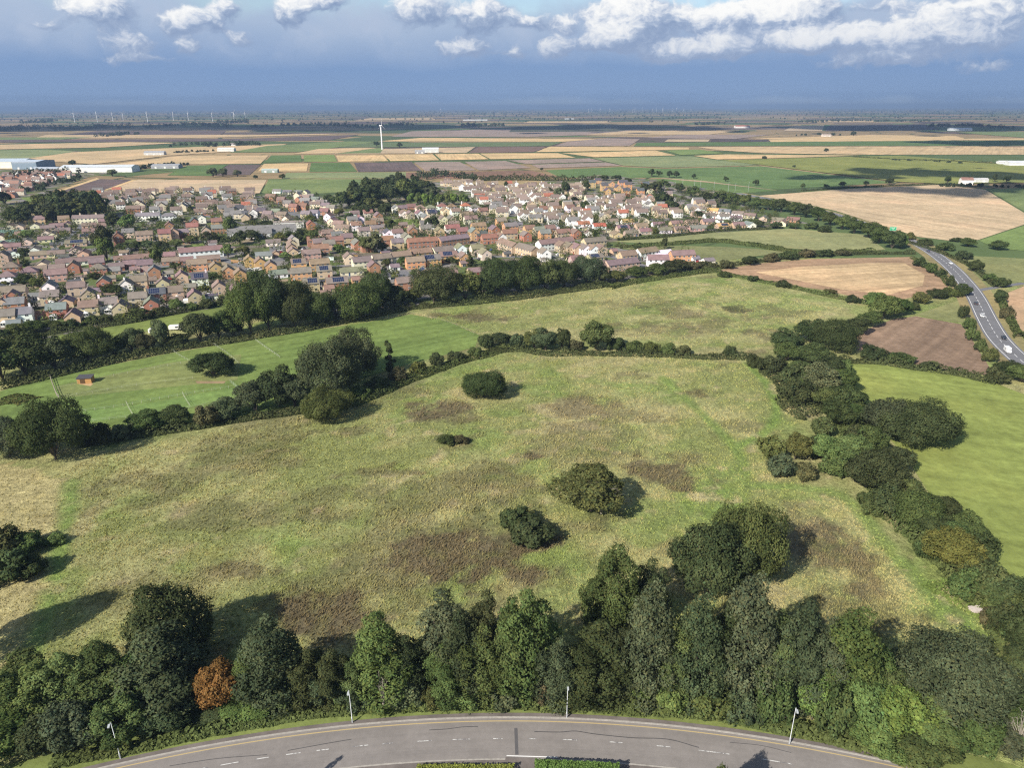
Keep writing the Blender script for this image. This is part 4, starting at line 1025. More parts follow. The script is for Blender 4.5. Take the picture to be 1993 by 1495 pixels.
# ---- belt between the paddocks and the town
row('in tree belt above paddock', [
    (10, 752, 655, 100, 'mid', DKOAK), (55, 742, 648, 110, 'mid', DKOAK), (110, 728, 655, 80, 'mid', BLUEG), (175, 712, 638, 100, 'oak', MIDG), (225, 700, 655, 50, 'mid', DKOAK), (258, 690, 636, 56, 'mid', BLUEG), (288, 690, 648, 44, 'mid', BRNSH), (318, 682, 622, 40, 'mid', GREYG), (345, 680, 650, 50, 'mid', DKOAK), (392, 672, 606, 70, 'mid', DKOAK), (428, 664, 604, 60, 'mid', MIDG), (455, 660, 622, 44, 'mid', DKOAK),
    (490, 658, 548, 90, 'oak', MIDG), (525, 650, 524, 80, 'oak', DKOAK), (575, 646, 545, 90, 'oak', DKOAK), (618, 640, 565, 80, 'oak', MIDG), (655, 622, 566, 60, 'mid', DKOAK), (705, 630, 548, 92, 'oak', MIDG), (735, 606, 528, 70, 'oak', DKOAK), (768, 600, 552, 60, 'mid', DKOAK), (845, 598, 518, 96, 'oak', DKOAK), (905, 590, 528, 60, 'mid', OLIVE), (940, 584, 530, 60, 'mid', DKOAK),
    (975, 580, 502, 80, 'oak', DKOAK), (1020, 576, 498, 80, 'oak', DKOAK), (1060, 572, 504, 60, 'mid', MIDG), (1098, 566, 506, 60, 'oak', DKOAK), (1142, 558, 498, 64, 'oak', BLUEG), (1170, 556, 520, 40, 'mid', DKOAK), (1200, 552, 525, 40, 'mid', OLIVE), (1240, 546, 516, 44, 'mid', MIDG), (1275, 540, 512, 50, 'mid', MIDG), (1310, 536, 505, 60, 'mid', DKOAK), (1345, 526, 508, 40, 'bush', BRNSH), (1378, 524, 508, 40, 'bush', BRNSH), (805, 590, 560, 40, 'mid', OLIVE)])
row('in garden hedge below first houses', [(10, 664, 640, 40, 'mid', DKOAK), (40, 658, 628, 44, 'mid', OLIVE), (72, 652, 622, 46, 'mid', MIDG), (108, 646, 624, 40, 'mid', DKOAK), (140, 640, 620, 40, 'bush', DKOAK), (178, 632, 615, 40, 'bush', MIDG), (205, 628, 612, 34, 'bush', DKOAK), (238, 624, 610, 34, 'bush', DKOAK), (280, 624, 600, 36, 'mid', DKOAK), (310, 616, 598, 36, 'bush', DKOAK), (345, 608, 580, 30, 'mid', LTG), (372, 604, 588, 34, 'bush', MIDG), (405, 600, 582, 34, 'bush', DKOAK), (432, 594, 580, 30, 'bush', DKOAK)], noun='bush', name='garden_bush')
# ---- right hedgerow
row('in broad right hedgerow, counted across', [
    (1470, 715, 690, 40, 'bush', DKOAK), (1500, 728, 690, 56, 'bush', DKOAK), (1530, 690, 640, 70, 'mid', DKOAK), (1575, 672, 622, 70, 'mid', DKOAK), (1620, 690, 622, 90, 'oak', DKOAK), (1580, 715, 668, 80, 'mid', MIDG), (1620, 720, 690, 50, 'bush', DKOAK), (1545, 752, 705, 60, 'bush', DKOAK), (1555, 790, 740, 70, 'bush', DKOAK), (1590, 775, 708, 80, 'mid', GREYG), (1635, 770, 715, 70, 'mid', MIDG), (1600, 800, 752, 60, 'mid', OLIVE), (1645, 802, 752, 70, 'mid', MIDG), (1630, 838, 780, 70, 'mid', DKOAK), (1500, 895, 850, 64, 'bush', OLIVE), (1545, 905, 842, 60, 'mid', OLIVE), (1520, 930, 885, 60, 'bush', BLUEG), (1600, 912, 848, 70, 'mid', LTG), (1650, 915, 842, 76, 'mid', LTG), (1565, 935, 900, 50, 'bush', BRNSH),
    (1690, 900, 830, 70, 'mid', MIDG), (1700, 970, 878, 110, 'oak', DKOAK), (1735, 930, 865, 70, 'mid', DKOAK), (1720, 1005, 950, 70, 'bush', DKOAK), (1775, 1042, 958, 110, 'oak', MIDG), (1830, 1020, 965, 70, 'mid', DKOAK), (1845, 1125, 1035, 112, 'oak', YELT), (1880, 1060, 1000, 70, 'mid', MIDG), (1900, 1110, 1040, 70, 'bush', DKOAK), (1870, 1165, 1105, 70, 'bush', MIDG), (1920, 1165, 1095, 70, 'bush', MIDG), (1960, 1190, 1120, 70, 'bush', DKOAK), (1980, 1300, 1180, 90, 'mid', DKOAK), (1950, 1240, 1170, 70, 'bush', DKOAK), (1925, 1222, 1188, 50, 'bush', BRNSH), (1985, 1345, 1250, 90, 'mid', DKOAK), (1930, 1400, 1350, 50, 'bush', DKOAK), (1990, 1240, 1150, 80, 'mid', MIDG)], noun='shrub tree', name='hedgerow_tree')
row('on slope from hedgerow up to main road', [(1660, 655, 618, 60, 'mid', DKOAK), (1690, 640, 606, 50, 'mid', MIDG), (1715, 628, 572, 60, 'mid', LTG), (1745, 618, 578, 60, 'mid', MIDG), (1700, 602, 568, 50, 'mid', LTG), (1775, 604, 588, 36, 'bush', DKOAK), (1790, 590, 568, 44, 'bush', OLIVE), (1820, 584, 562, 44, 'mid', DKOAK), (1850, 578, 560, 40, 'bush', OLIVE), (1872, 575, 552, 40, 'bush', DKOAK), (1848, 558, 536, 22, 'bush', DKOAK), (1874, 620, 594, 22, 'bush', DKOAK), (1882, 642, 618, 26, 'bush', MIDG), (1890, 664, 638, 26, 'bush', MIDG), (1906, 684, 660, 30, 'bush', MIDG), (1924, 706, 678, 30, 'bush', OLIVE), (1960, 735, 702, 60, 'mid', DKOAK), (1985, 750, 710, 50, 'mid', MIDG), (1935, 748, 715, 44, 'bush', DKOAK), (1700, 700, 672, 60, 'bush', DKOAK), (1755, 708, 688, 60, 'bush', MIDG), (1810, 720, 704, 40, 'bush', DKOAK)], noun='bush', name='roadside_bush')
row('on verges of the main road', [(1790, 520, 500, 30, 'bush', DKOAK), (1812, 532, 512, 26, 'bush', MIDG), (1830, 540, 522, 22, 'bush', DKOAK), (1800, 478, 464, 30, 'bush', DKOAK), (1838, 488, 470, 36, 'bush', MIDG), (1875, 505, 488, 30, 'bush', DKOAK), (1895, 530, 505, 30, 'mid', DKOAK), (1925, 550, 532, 30, 'mid', MIDG), (1945, 560, 540, 34, 'bush', DKOAK), (1945, 592, 565, 30, 'mid', DKOAK), (1958, 622, 595, 26, 'bush', BRNSH), (1882, 482, 463, 34, 'mid', MIDG), (1940, 488, 466, 36, 'mid', MIDG), (1860, 470, 462, 26, 'bush', DKOAK), (1770, 466, 452, 26, 'bush', OLIVE)], noun='bush', name='verge_bush')
row('in screen of trees along main road', [
    (1290, 372, 350, 24, 'far', MIDG), (1320, 375, 356, 26, 'far', DKOAK), (1345, 385, 362, 30, 'far', MIDG), (1372, 395, 372, 34, 'far', DKOAK), (1400, 398, 370, 34, 'far', MIDG), (1425, 400, 374, 30, 'far', MIDG), (1448, 402, 378, 28, 'far', OLIVE), (1470, 408, 382, 30, 'mid', MIDG), (1495, 410, 386, 30, 'mid', MIDG), (1520, 414, 386, 36, 'mid', DKOAK), (1545, 420, 392, 32, 'mid', MIDG), (1568, 424, 396, 32, 'mid', DKOAK), (1592, 432, 402, 34, 'mid', MIDG), (1615, 440, 412, 34, 'mid', MIDG), (1638, 448, 418, 36, 'mid', LTG), (1662, 456, 422, 36, 'mid', MIDG), (1690, 465, 432, 38, 'mid', MIDG), (1710, 476, 440, 40, 'mid', MIDG), (1735, 486, 448, 44, 'mid', MIDG), (1750, 484, 452, 30, 'mid', LTG), (1720, 450, 440, 20, 'bush', MIDG), (1580, 446, 432, 30, 'bush', MIDG), (1605, 452, 438, 30, 'bush', DKOAK)])
row('on hedge above the brown stubble field', [(1415, 524, 506, 30, 'bush', BRNSH), (1460, 518, 497, 34, 'mid', DKOAK), (1500, 510, 492, 34, 'bush', BRNSH), (1535, 506, 488, 34, 'bush', DKOAK), (1570, 502, 484, 36, 'bush', BRNSH), (1605, 500, 484, 34, 'bush', DKOAK), (1640, 498, 486, 30, 'bush', BRNSH), (1410, 540, 528, 26, 'bush', DKOAK), (1525, 560, 545, 30, 'bush', DKOAK), (1616, 574, 562, 26, 'bush', BRNSH), (1465, 548, 536, 24, 'bush', DKOAK), (1660, 590, 574, 30, 'bush', DKOAK)], noun='bush', name='hedge_bush')

# ---- trees of the town
row('in dark wood beside sports court', [(30, 436, 402, 34, 'far', DKOAK), (58, 430, 392, 40, 'far', DKOAK), (85, 428, 380, 44, 'far', OLIVE), (112, 428, 380, 40, 'far', DKOAK), (140, 426, 376, 44, 'far', DKOAK), (165, 424, 372, 40, 'far', BLUEG), (195, 422, 378, 40, 'far', DKOAK), (193, 424, 388, 34, 'far', YELT), (105, 436, 400, 40, 'far', DKOAK), (10, 400, 372, 40, 'far', DKOAK), (70, 432, 398, 40, 'far', DKOAK), (98, 432, 390, 44, 'far', BLUEG), (126, 434, 392, 44, 'far', DKOAK), (152, 432, 386, 44, 'far', OLIVE), (178, 430, 384, 40, 'far', DKOAK), (45, 440, 410, 36, 'far', DKOAK), (128, 412, 368, 40, 'far', DKOAK), (155, 410, 368, 40, 'far', DKOAK), (182, 408, 370, 36, 'far', DKOAK), (98, 412, 372, 40, 'far', DKOAK)])
row('among houses left of the school', [(222, 450, 415, 34, 'far', DKOAK), (250, 452, 418, 36, 'far', LTG), (205, 488, 440, 40, 'far', DKOAK), (210, 510, 462, 36, 'far', MIDG), (240, 490, 472, 30, 'far', DKOAK), (265, 490, 470, 32, 'far', DKOAK), (290, 488, 468, 34, 'far', BLUEG), (315, 490, 468, 34, 'far', DKOAK), (345, 484, 466, 36, 'far', MIDG), (305, 515, 478, 28, 'far', MIDG), (375, 475, 458, 30, 'far', OLIVE), (410, 474, 450, 36, 'far', DKOAK), (435, 472, 460, 40, 'far', DKOAK), (448, 460, 422, 28, 'far', MIDG), (468, 478, 450, 36, 'far', DKOAK), (490, 470, 448, 36, 'far', DKOAK), (445, 505, 474, 24, 'far', LTG), (475, 500, 478, 30, 'far', OLIVE), (343, 528, 511, 26, 'far', DKOAK), (372, 530, 518, 34, 'far', OLIVE), (412, 545, 530, 34, 'far', MIDG), (300, 432, 422, 24, 'far', DKOAK), (350, 436, 424, 26, 'far', DKOAK), (48, 500, 482, 24, 'far', DKOAK), (55, 464, 448, 30, 'far', LTG)])
row('among the left front gardens', [(50, 560, 532, 38, 'mid', DKOAK), (75, 562, 540, 30, 'mid', OLIVE), (11, 560, 546, 18, 'mid', YELT), (185, 545, 530, 26, 'mid', DKOAK), (222, 580, 552, 44, 'mid', DKOAK), (48, 520, 490, 24, 'column', DKOAK), (395, 566, 555, 24, 'bush', DKOAK), (150, 522, 510, 18, 'bush', DKOAK), (215, 602, 590, 20, 'bush', MIDG)], noun='garden tree', name='garden_tree')
row('around the school roofs', [(545, 470, 452, 30, 'far', YELT), (565, 470, 450, 34, 'far', MIDG), (590, 475, 448, 40, 'far', DKOAK), (610, 480, 450, 34, 'far', MIDG), (520, 440, 428, 30, 'far', DKOAK), (490, 438, 428, 30, 'far', DKOAK), (560, 506, 490, 30, 'far', LTG), (585, 505, 494, 24, 'far', MIDG), (660, 492, 475, 24, 'far', BRIGHT), (625, 500, 485, 20, 'conifer', DKOAK), (727, 495, 455, 40, 'far', GREYG), (714, 494, 462, 26, 'far', OLIVE), (745, 492, 470, 24, 'far', DKOAK), (782, 520, 500, 22, 'far', MIDG), (752, 520, 504, 22, 'far', OLIVE), (876, 514, 500, 20, 'far', DKOAK), (915, 520, 490, 22, 'conifer', DKOAK), (890, 516, 504, 18, 'far', DKOAK), (760, 444, 426, 30, 'far', OLIVE), (840, 446, 420, 30, 'far', DKOAK), (620, 420, 404, 24, 'far', DKOAK), (660, 422, 405, 22, 'far', YELT), (605, 432, 418, 24, 'far', YELT), (680, 432, 414, 22, 'far', DKOAK)])
row('in churchyard wood above the houses', [(640, 396, 378, 26, 'far', DKOAK), (665, 408, 372, 36, 'far', MIDG), (690, 392, 352, 40, 'far', DKOAK), (715, 390, 346, 44, 'far', DKOAK), (745, 380, 348, 40, 'far', DKOAK), (780, 372, 334, 24, 'far', DKOAK), (790, 392, 350, 44, 'far', OLIVE), (810, 380, 340, 30, 'far', DKOAK), (830, 384, 350, 40, 'far', DKOAK), (700, 420, 392, 36, 'far', DKOAK), (725, 415, 384, 36, 'far', OLIVE), (750, 420, 396, 30, 'far', DKOAK), (840, 390, 362, 36, 'far', BLUEG), (770, 372, 350, 30, 'far', DKOAK), (700, 404, 366, 40, 'far', DKOAK), (728, 402, 362, 42, 'far', DKOAK), (758, 398, 358, 42, 'far', DKOAK), (785, 384, 346, 36, 'far', DKOAK), (680, 404, 372, 34, 'far', OLIVE), (812, 398, 362, 40, 'far', DKOAK), (740, 388, 346, 40, 'far', DKOAK), (712, 424, 400, 36, 'far', DKOAK), (760, 366, 340, 30, 'far', DKOAK), (738, 412, 388, 36, 'far', DKOAK)])
row('in pale pollard row behind white houses', [(800, 400, 376, 18, 'far', BRIGHT), (814, 401, 375, 18, 'far', LTG), (828, 401, 376, 18, 'far', BRIGHT), (842, 401, 375, 18, 'far', LTG), (856, 401, 376, 18, 'far', BRIGHT), (870, 400, 376, 18, 'far', LTG), (884, 400, 376, 18, 'far', BRIGHT), (898, 399, 377, 18, 'far', LTG), (908, 400, 380, 16, 'far', LTG)])
row('on right side of the town', [(946, 414, 398, 26, 'far', DKOAK), (970, 412, 400, 26, 'far', DKOAK), (1030, 406, 394, 24, 'far', MIDG), (1068, 406, 390, 30, 'far', MIDG), (1098, 404, 388, 34, 'far', MIDG), (1118, 400, 382, 20, 'far', DKOAK), (1136, 412, 390, 20, 'far', DKOAK), (1100, 380, 352, 18, 'far', DKOAK), (1085, 386, 365, 24, 'far', GREYG), (1170, 402, 390, 24, 'far', DKOAK), (1290, 404, 372, 36, 'far', DKOAK), (1305, 412, 390, 34, 'far', DKOAK), (1255, 376, 356, 26, 'far', DKOAK), (1275, 380, 352, 30, 'far', DKOAK), (1206, 420, 408, 20, 'far', OLIVE), (1250, 424, 414, 20, 'far', MIDG), (1360, 424, 410, 20, 'far', DKOAK), (1475, 444, 428, 26, 'far', DKOAK), (1510, 446, 432, 30, 'far', DKOAK), (1545, 446, 434, 30, 'far', MIDG), (1070, 378, 364, 14, 'far', DKOAK), (985, 366, 352, 10, 'far', DKOAK), (1270, 500, 486, 22, 'far', DKOAK), (1292, 486, 462, 14, 'far', DKOAK), (1240, 486, 478, 20, 'far', DKOAK), (1275, 455, 445, 20, 'far', OLIVE), (1155, 456, 446, 24, 'far', DKOAK), (1130, 462, 452, 20, 'far', DKOAK), (1140, 372, 350, 18, 'far', DKOAK), (1175, 352, 340, 22, 'far', DKOAK), (1200, 352, 340, 22, 'far', DKOAK), (1222, 358, 346, 20, 'far', DKOAK)])
row('standing out in the far green fields', [(1268, 344, 328, 20, 'far', DKOAK), (1282, 343, 332, 14, 'far', DKOAK), (1302, 346, 332, 14, 'far', DKOAK), (1316, 346, 333, 14, 'far', DKOAK), (1350, 348, 338, 12, 'far', DKOAK), (1412, 354, 343, 12, 'far', DKOAK), (1471, 362, 349, 14, 'far', DKOAK), (1487, 310, 303, 11, 'far', DKOAK), (1639, 364, 353, 14, 'far', DKOAK), (1685, 362, 352, 14, 'far', DKOAK), (1730, 360, 346, 18, 'far', DKOAK), (1607, 366, 358, 12, 'far', MIDG), (1562, 368, 356, 10, 'far', MIDG), (1843, 358, 341, 14, 'far', DKOAK), (1935, 355, 338, 12, 'far', DKOAK), (1958, 356, 341, 16, 'far', DKOAK), (1661, 264, 255, 12, 'far', DKOAK), (1054, 332, 326, 8, 'far', DKOAK), (733, 285, 275, 14, 'far', DKOAK), (778, 287, 277, 15, 'far', DKOAK), (415, 345, 326, 22, 'far', GREYG), (434, 345, 327, 22, 'far', GREYG), (463, 344, 330, 18, 'far', GREYG), (219, 344, 329, 22, 'far', GREYG), (550, 348, 338, 14, 'far', OLIVE), (498, 348, 340, 10, 'far', DKOAK), (141, 322, 311, 15, 'far', DKOAK), (1545, 326, 321, 8, 'far', DKOAK), (1608, 296, 288, 10, 'far', DKOAK)])
print('trees', NTREES[0])

# ---- long hedges: one growing thing each
def hedge(pts, h, w, col, label, dens=5.0, leaf=.42, name='hedge', cat='hedge', kind=None, seed=0, group=None):
    L = smooth_line(GP(pts), 1.5); r = np.random.default_rng(seed + 50)
    seg = np.linalg.norm(np.diff(L, axis=0), axis=1); s = np.concatenate([[0], np.cumsum(seg)])
    n = int(s[-1] * dens * (h * 2 + w) / leaf ** 2 * .16)
    n = min(n, 26000)
    t = r.uniform(0, s[-1], n)
    x0 = np.interp(t, s, L[:, 0]); y0 = np.interp(t, s, L[:, 1])
    tx = np.interp(t + 1, s, L[:, 0]) - np.interp(t - 1, s, L[:, 0]); ty = np.interp(t + 1, s, L[:, 1]) - np.interp(t - 1, s, L[:, 1])
    ll = np.hypot(tx, ty) + 1e-6; nx_, ny_ = -ty / ll, tx / ll
    a = r.uniform(-.25, math.pi + .25, n)
    hh = h * np.maximum(.3, -.15 + 2.3 * fbm(t, t * 0, 7, 4, seed % 6, .65)); ww = w * (.45 + 1.0 * fbm(t + 90, t * 0, 12, 3, (seed + 2) % 6, .6))
    k = .75 + .35 * fbm(t * 1.3, a * 2.2, 1.6, 3, (seed + 1) % 6) - .25 * r.random(n) ** 3
    ox = np.cos(a) * ww / 2 * k; oz = np.maximum(.05, np.sin(a) * hh * k)
    pos = np.c_[x0 + nx_ * ox, y0 + ny_ * ox, oz]
    d = np.c_[nx_ * np.cos(a), ny_ * np.cos(a), np.sin(a) + .2]
    nor = d + r.normal(0, .5, (n, 3)); nor /= np.linalg.norm(nor, axis=1)[:, None]
    tt = np.cross(nor, r.normal(0, 1, (n, 3))); tt /= np.linalg.norm(tt, axis=1)[:, None]; ss = np.cross(nor, tt)
    A_ = (leaf * r.uniform(.6, 1.3, n))[:, None]; B_ = (leaf * r.uniform(.4, .9, n))[:, None]
    V = np.stack([pos - tt * A_, pos - ss * B_, pos + tt * A_, pos + ss * B_], 1).reshape(-1, 3)
    br = (.75 + .5 * fbm(t, a * 3, 5, 3, 4))[:, None] * r.uniform(.75, 1.25, (n, 1)) * np.ones((1, 3))
    br[:, 0] *= .9 + .35 * fbm(t, t * 0, 14, 2, 5)
    me = mesh_np(name, V, np.arange(4 * n).reshape(-1, 4), LEAF, cols=np.repeat(br, 4, 0))
    return tag(link(name, me, color=col), label, cat, group, kind)
hedge([(150, 868), (300, 845), (420, 826), (560, 806), (600, 800)], 2.6, 5, DKOAK, 'scrubby hedge between the mown strip and the meadow, left half', seed=1)
hedge([(600, 800), (690, 785), (790, 742), (880, 710), (960, 686), (985, 676)], 2.2, 7, MIDG, 'low bramble hedge running from joined oaks to the far hedge', seed=2)
hedge([(930, 690), (1010, 682), (1060, 690), (1150, 690), (1260, 692), (1380, 697), (1470, 697)], 2.2, 5, DKOAK, 'dark straight hedge dividing the two meadows', seed=3)
hedge([(1620, 706), (1700, 706), (1780, 718), (1870, 730), (1940, 748)], 2.8, 5, DKOAK, 'hedge between brown fallow field and bright green field', seed=4)
hedge([(1400, 532), (1470, 546), (1540, 560), (1640, 582), (1690, 592)], 1.8, 6, MIDG, 'low hedge along lower side of the brown stubble field', seed=5)
hedge([(1385, 525), (1440, 515), (1540, 503), (1650, 496), (1780, 494)], 2.2, 4, DKOAK, 'hedge along upper side of the brown stubble field', seed=6)
hedge([(1200, 482), (1290, 476), (1400, 470), (1480, 480), (1570, 492), (1700, 489)], 2.0, 12, MIDG, 'broad bramble hedge between two pale pastures', leaf=.6, seed=7)
hedge([(1200, 468), (1290, 462), (1400, 450), (1500, 446)], 2.0, 5, DKOAK, 'garden boundary hedge behind the lower bungalow row', leaf=.55, seed=8)
hedge([(1775, 502), (1830, 536), (1846, 556)], 1.8, 4, MIDG, 'short hedge at road end of the brown stubble field', seed=9)
hedge([(1490, 705), (1540, 745), (1560, 790), (1600, 812)], 2.6, 16, DKOAK, 'dark bramble bank at foot of the right hedgerow', seed=10)
hedge([(1600, 720), (1650, 800), (1700, 900), (1760, 990), (1830, 1060), (1900, 1130), (1960, 1190), (1985, 1280), (2000, 1400)], 3.2, 14, MIDG, 'continuous undergrowth along the broad right hedgerow', seed=11)
row('filling the right hedgerow from the lane down', [(1555, 735, 700, 56, 'mid', MIDG), (1610, 742, 695, 60, 'mid', DKOAK), (1575, 765, 722, 60, 'bush', MIDG), (1625, 800, 752, 56, 'bush', DKOAK), (1660, 830, 785, 60, 'mid', MIDG), (1600, 850, 812, 56, 'bush', MIDG), (1660, 875, 830, 60, 'bush', DKOAK), (1580, 890, 850, 60, 'bush', DKOAK), (1620, 930, 890, 56, 'bush', MIDG), (1690, 1000, 955, 56, 'bush', MIDG), (1760, 985, 930, 70, 'mid', MIDG), (1815, 1060, 1005, 70, 'mid', DKOAK), (1800, 1090, 1045, 50, 'bush', MIDG), (1890, 1140, 1085, 70, 'bush', DKOAK), (1850, 1080, 1020, 70, 'mid', MIDG), (1940, 1200, 1140, 70, 'mid', MIDG), (1970, 1260, 1190, 60, 'bush', MIDG), (1985, 1420, 1330, 80, 'mid', DKOAK), (1530, 708, 668, 50, 'mid', MIDG), (1640, 735, 700, 50, 'bush', MIDG)], noun='shrub', name='shrub')
hedge([(1850, 1130), (1900, 1170), (1960, 1200), (1990, 1240)], 1.8, 14, BRIGHT, 'pale nettle bank below the yellowing hedgerow tree', seed=12)
hedge([(1185, 562), (1250, 548), (1330, 536), (1400, 528)], 2.6, 6, MIDG, 'mixed hedge between far meadow and the white terraces', seed=13)
hedge([(0, 755), (120, 728), (240, 700), (360, 678), (480, 660), (640, 634), (800, 600)], 3.0, 7, DKOAK, 'undergrowth along the tree belt above the paddock', seed=14)
hedge([(800, 600), (900, 592), (1000, 582), (1100, 568), (1180, 556)], 3.2, 7, DKOAK, 'undergrowth along the tree belt above the far meadow', seed=15)
hedge([(0, 668), (100, 650), (250, 628), (370, 605), (445, 590)], 2.4, 5, DKOAK, 'garden boundary hedge below the first row of houses', seed=16)
hedge([(905, 352), (1000, 350), (1120, 352), (1160, 352)], 7, 9, DKOAK, 'long straight shelter hedge behind the town allotments', leaf=1.1, seed=17)
hedge([(100, 1484), (300, 1450), (450, 1418), (640, 1388), (830, 1377), (1000, 1374), (1200, 1380), (1400, 1396), (1540, 1424), (1700, 1462), (1800, 1495)], 1.8, 3.2, MIDG, 'tangled undergrowth along the foot of the near belt', leaf=.34, dens=7, seed=18)
hedge([(0, 1330), (150, 1330), (300, 1330), (480, 1350), (700, 1350)], 2.0, 9, DKOAK, 'shaded scrub along the back of the near belt', leaf=.4, seed=19)
T(872, 866, 846, 46, 'bush', DKOAK, 'low dark bramble clump alone in the upper meadow, left part', 'bramble', 'bramble')
T(896, 864, 846, 36, 'bush', BRNSH, 'low brownish bramble clump alone in the upper meadow, right part', 'bramble', 'bramble')
hedge([(700, 376), (720, 384), (740, 398)], 4, 10, DKOAK, 'undergrowth of the churchyard wood', leaf=.9, seed=21)
hedge([(0, 782), (40, 778), (60, 782)], 1.6, 9, OLIVE, 'low dark scrub in the left corner of the paddock', leaf=.4, seed=22)
hedge([(1760, 470), (1830, 492), (1890, 520), (1940, 560)], 2.0, 4, DKOAK, 'scrub line along far verge of the main road', leaf=.45, seed=23)
hedge([(1945, 578), (1960, 612), (1985, 660)], 2.4, 5, MIDG, 'scrub between the main road and the tan field edge', leaf=.45, seed=24)
hedge([(1560, 372), (1680, 364), (1830, 359), (1900, 364)], 1.6, 4, DKOAK, 'thin hedge along far side of the big pale stubble field', leaf=.6, seed=25)
hedge([(1660, 306), (1760, 311), (1870, 315), (1993, 322)], 2.4, 5, DKOAK, 'thin hedge across the far mustard field', leaf=1.0, seed=26)
# ------------------------------------------------------------------ town
WALLM = mat_objcol('house_wall', 0.9, 0.1, 0.10, 0.5, 4.0, 0.10)
ROOFM = mat_objcol('roof_tile', 0.85, 0.15, 0.14, 0.9, 3.0, 0.14)
TRIM = mat_plain('white_trim', (0.72, 0.72, 0.70), 0.5, 0.3, 0.05, 1.0)
GLASS = mat_plain('window_glass', (0.035, 0.045, 0.055), 0.12, 0.6, 0.2, 2.0)
SOLARM = mat_plain('solar_cell', (0.014, 0.022, 0.06), 0.25, 0.5, 0.15, 1.0)
SOLARF = mat_plain('solar_frame', (0.18, 0.20, 0.24), 0.4, 0.5, 0.1, 1.0)
DOORM = mat_objcol('door_paint', 0.5, 0.3, 0.06, 1.0)
WALLC = {'b': (.50, .395, .27), 'r': (.37, .19, .13), 'o': (.52, .32, .17), 'w': (.82, .81, .78), 'c': (.68, .60, .45), 'p': (.46, .34, .27), 'y': (.50, .40, .25)}
WALLN = {'b': 'buff brick', 'r': 'red brick', 'o': 'orange brick', 'w': 'white', 'c': 'cream', 'p': 'pinkish brick', 'y': 'yellow brick'}
ROOFC = {'n': (.200, .155, .135), 'g': (.185, .178, .172), 't': (.225, .135, .105), 'd': (.095, .095, .105), 'a': (.46, .31, .16), 'e': (.215, .172, .135), 'x': (.33, .13, .09), 'w': (.7, .7, .68)}
ROOFN = {'n': 'brown', 'g': 'grey', 't': 'terracotta', 'd': 'dark', 'a': 'sandy', 'e': 'beige', 'x': 'red', 'w': 'white'}
_HC = {}
def house_parts(W, D, He, Hr, hip):
    key = (W, D, He, Hr, hip)
    if key in _HC: return _HC[key]
    x, y = W / 2, D / 2
    wall = MB()
    if not hip:
        v = [(-x, -y, -.3), (x, -y, -.3), (x, y, -.3), (-x, y, -.3), (-x, -y, He), (x, -y, He), (x, y, He), (-x, y, He), (-x, 0, Hr - .12), (x, 0, Hr - .12)]
        wall.add(v, [(0, 1, 5, 4), (2, 3, 7, 6), (1, 2, 6, 9, 5), (3, 0, 4, 8, 7)])
    else:
        wall.box(-x, x, -y, y, -.3, He)
    roof = MB(); ov = .35; th = .16
    sl = (Hr - He) / y
    ex, ey = x + (.22 if not hip else ov), y + ov
    ze = He - ov * sl
    r = x if not hip else max(.1, x - y * .95)
    rx = ex if not hip else r
    for dz, sgn in ((th, 1), (0.0, -1)):
        v = [(-ex, -ey, ze + dz), (ex, -ey, ze + dz), (ex, ey, ze + dz), (-ex, ey, ze + dz), (-rx, 0, Hr + dz), (rx, 0, Hr + dz)]
        f = [(0, 1, 5, 4), (2, 3, 4, 5)]
        if hip: f += [(1, 2, 5), (3, 0, 4)]
        roof.add(v, f if sgn > 0 else [t[::-1] for t in f])
    edges = [(0, 1), (2, 3)] + ([(1, 2), (3, 0)] if hip else [(1, 5), (5, 2), (3, 4), (4, 0)])
    for a, b_ in edges: roof.f.append([a + 6, b_ + 6, b_, a]); roof.mi.append(0)
    if not hip:      # ridge tiles
        roof.box(-ex, ex, -.12, .12, Hr + th - .05, Hr + th + .08)
    _HC[key] = (wall.mesh('wall', WALLM), roof.mesh('roof', ROOFM))
    return _HC[key]
def window_mesh(w, h):
    key = ('win', w, h)
    if key not in _HC:
        m = MB(); m.box(-w / 2, w / 2, -.06, .0, -h / 2, h / 2, 0)
        k = .09
        for (a, b_) in ((-w / 2 + k, -k / 2), (k / 2, w / 2 - k)):
            m.add([(a, -.065, -h / 2 + k), (b_, -.065, -h / 2 + k), (b_, -.065, h / 2 - k), (a, -.065, h / 2 - k)], [(0, 1, 2, 3)], 1)
        _HC[key] = m.mesh('window', [TRIM, GLASS])
    return _HC[key]
def door_mesh():
    if 'door' not in _HC:
        m = MB(); m.box(-.5, .5, -.06, 0, 0, 2.05, 0); m.add([(-.28, -.066, 1.3), (.28, -.066, 1.3), (.28, -.066, 1.85), (-.28, -.066, 1.85)], [(0, 1, 2, 3)], 1)
        _HC['door'] = m.mesh('door', [DOORM, GLASS])
    return _HC['door']
def chimney_mesh():
    if 'chim' not in _HC:
        m = MB(); m.box(-.45, .45, -.35, .35, -1.4, 1.3); m.box(-.52, .52, -.42, .42, 1.3, 1.45)
        for sx in (-.22, .22): m.tube([(sx, 0, 1.4), (sx, 0, 1.9)], [.13, .11], 6)
        _HC['chim'] = m.mesh('chimney', WALLM)
    return _HC['chim']
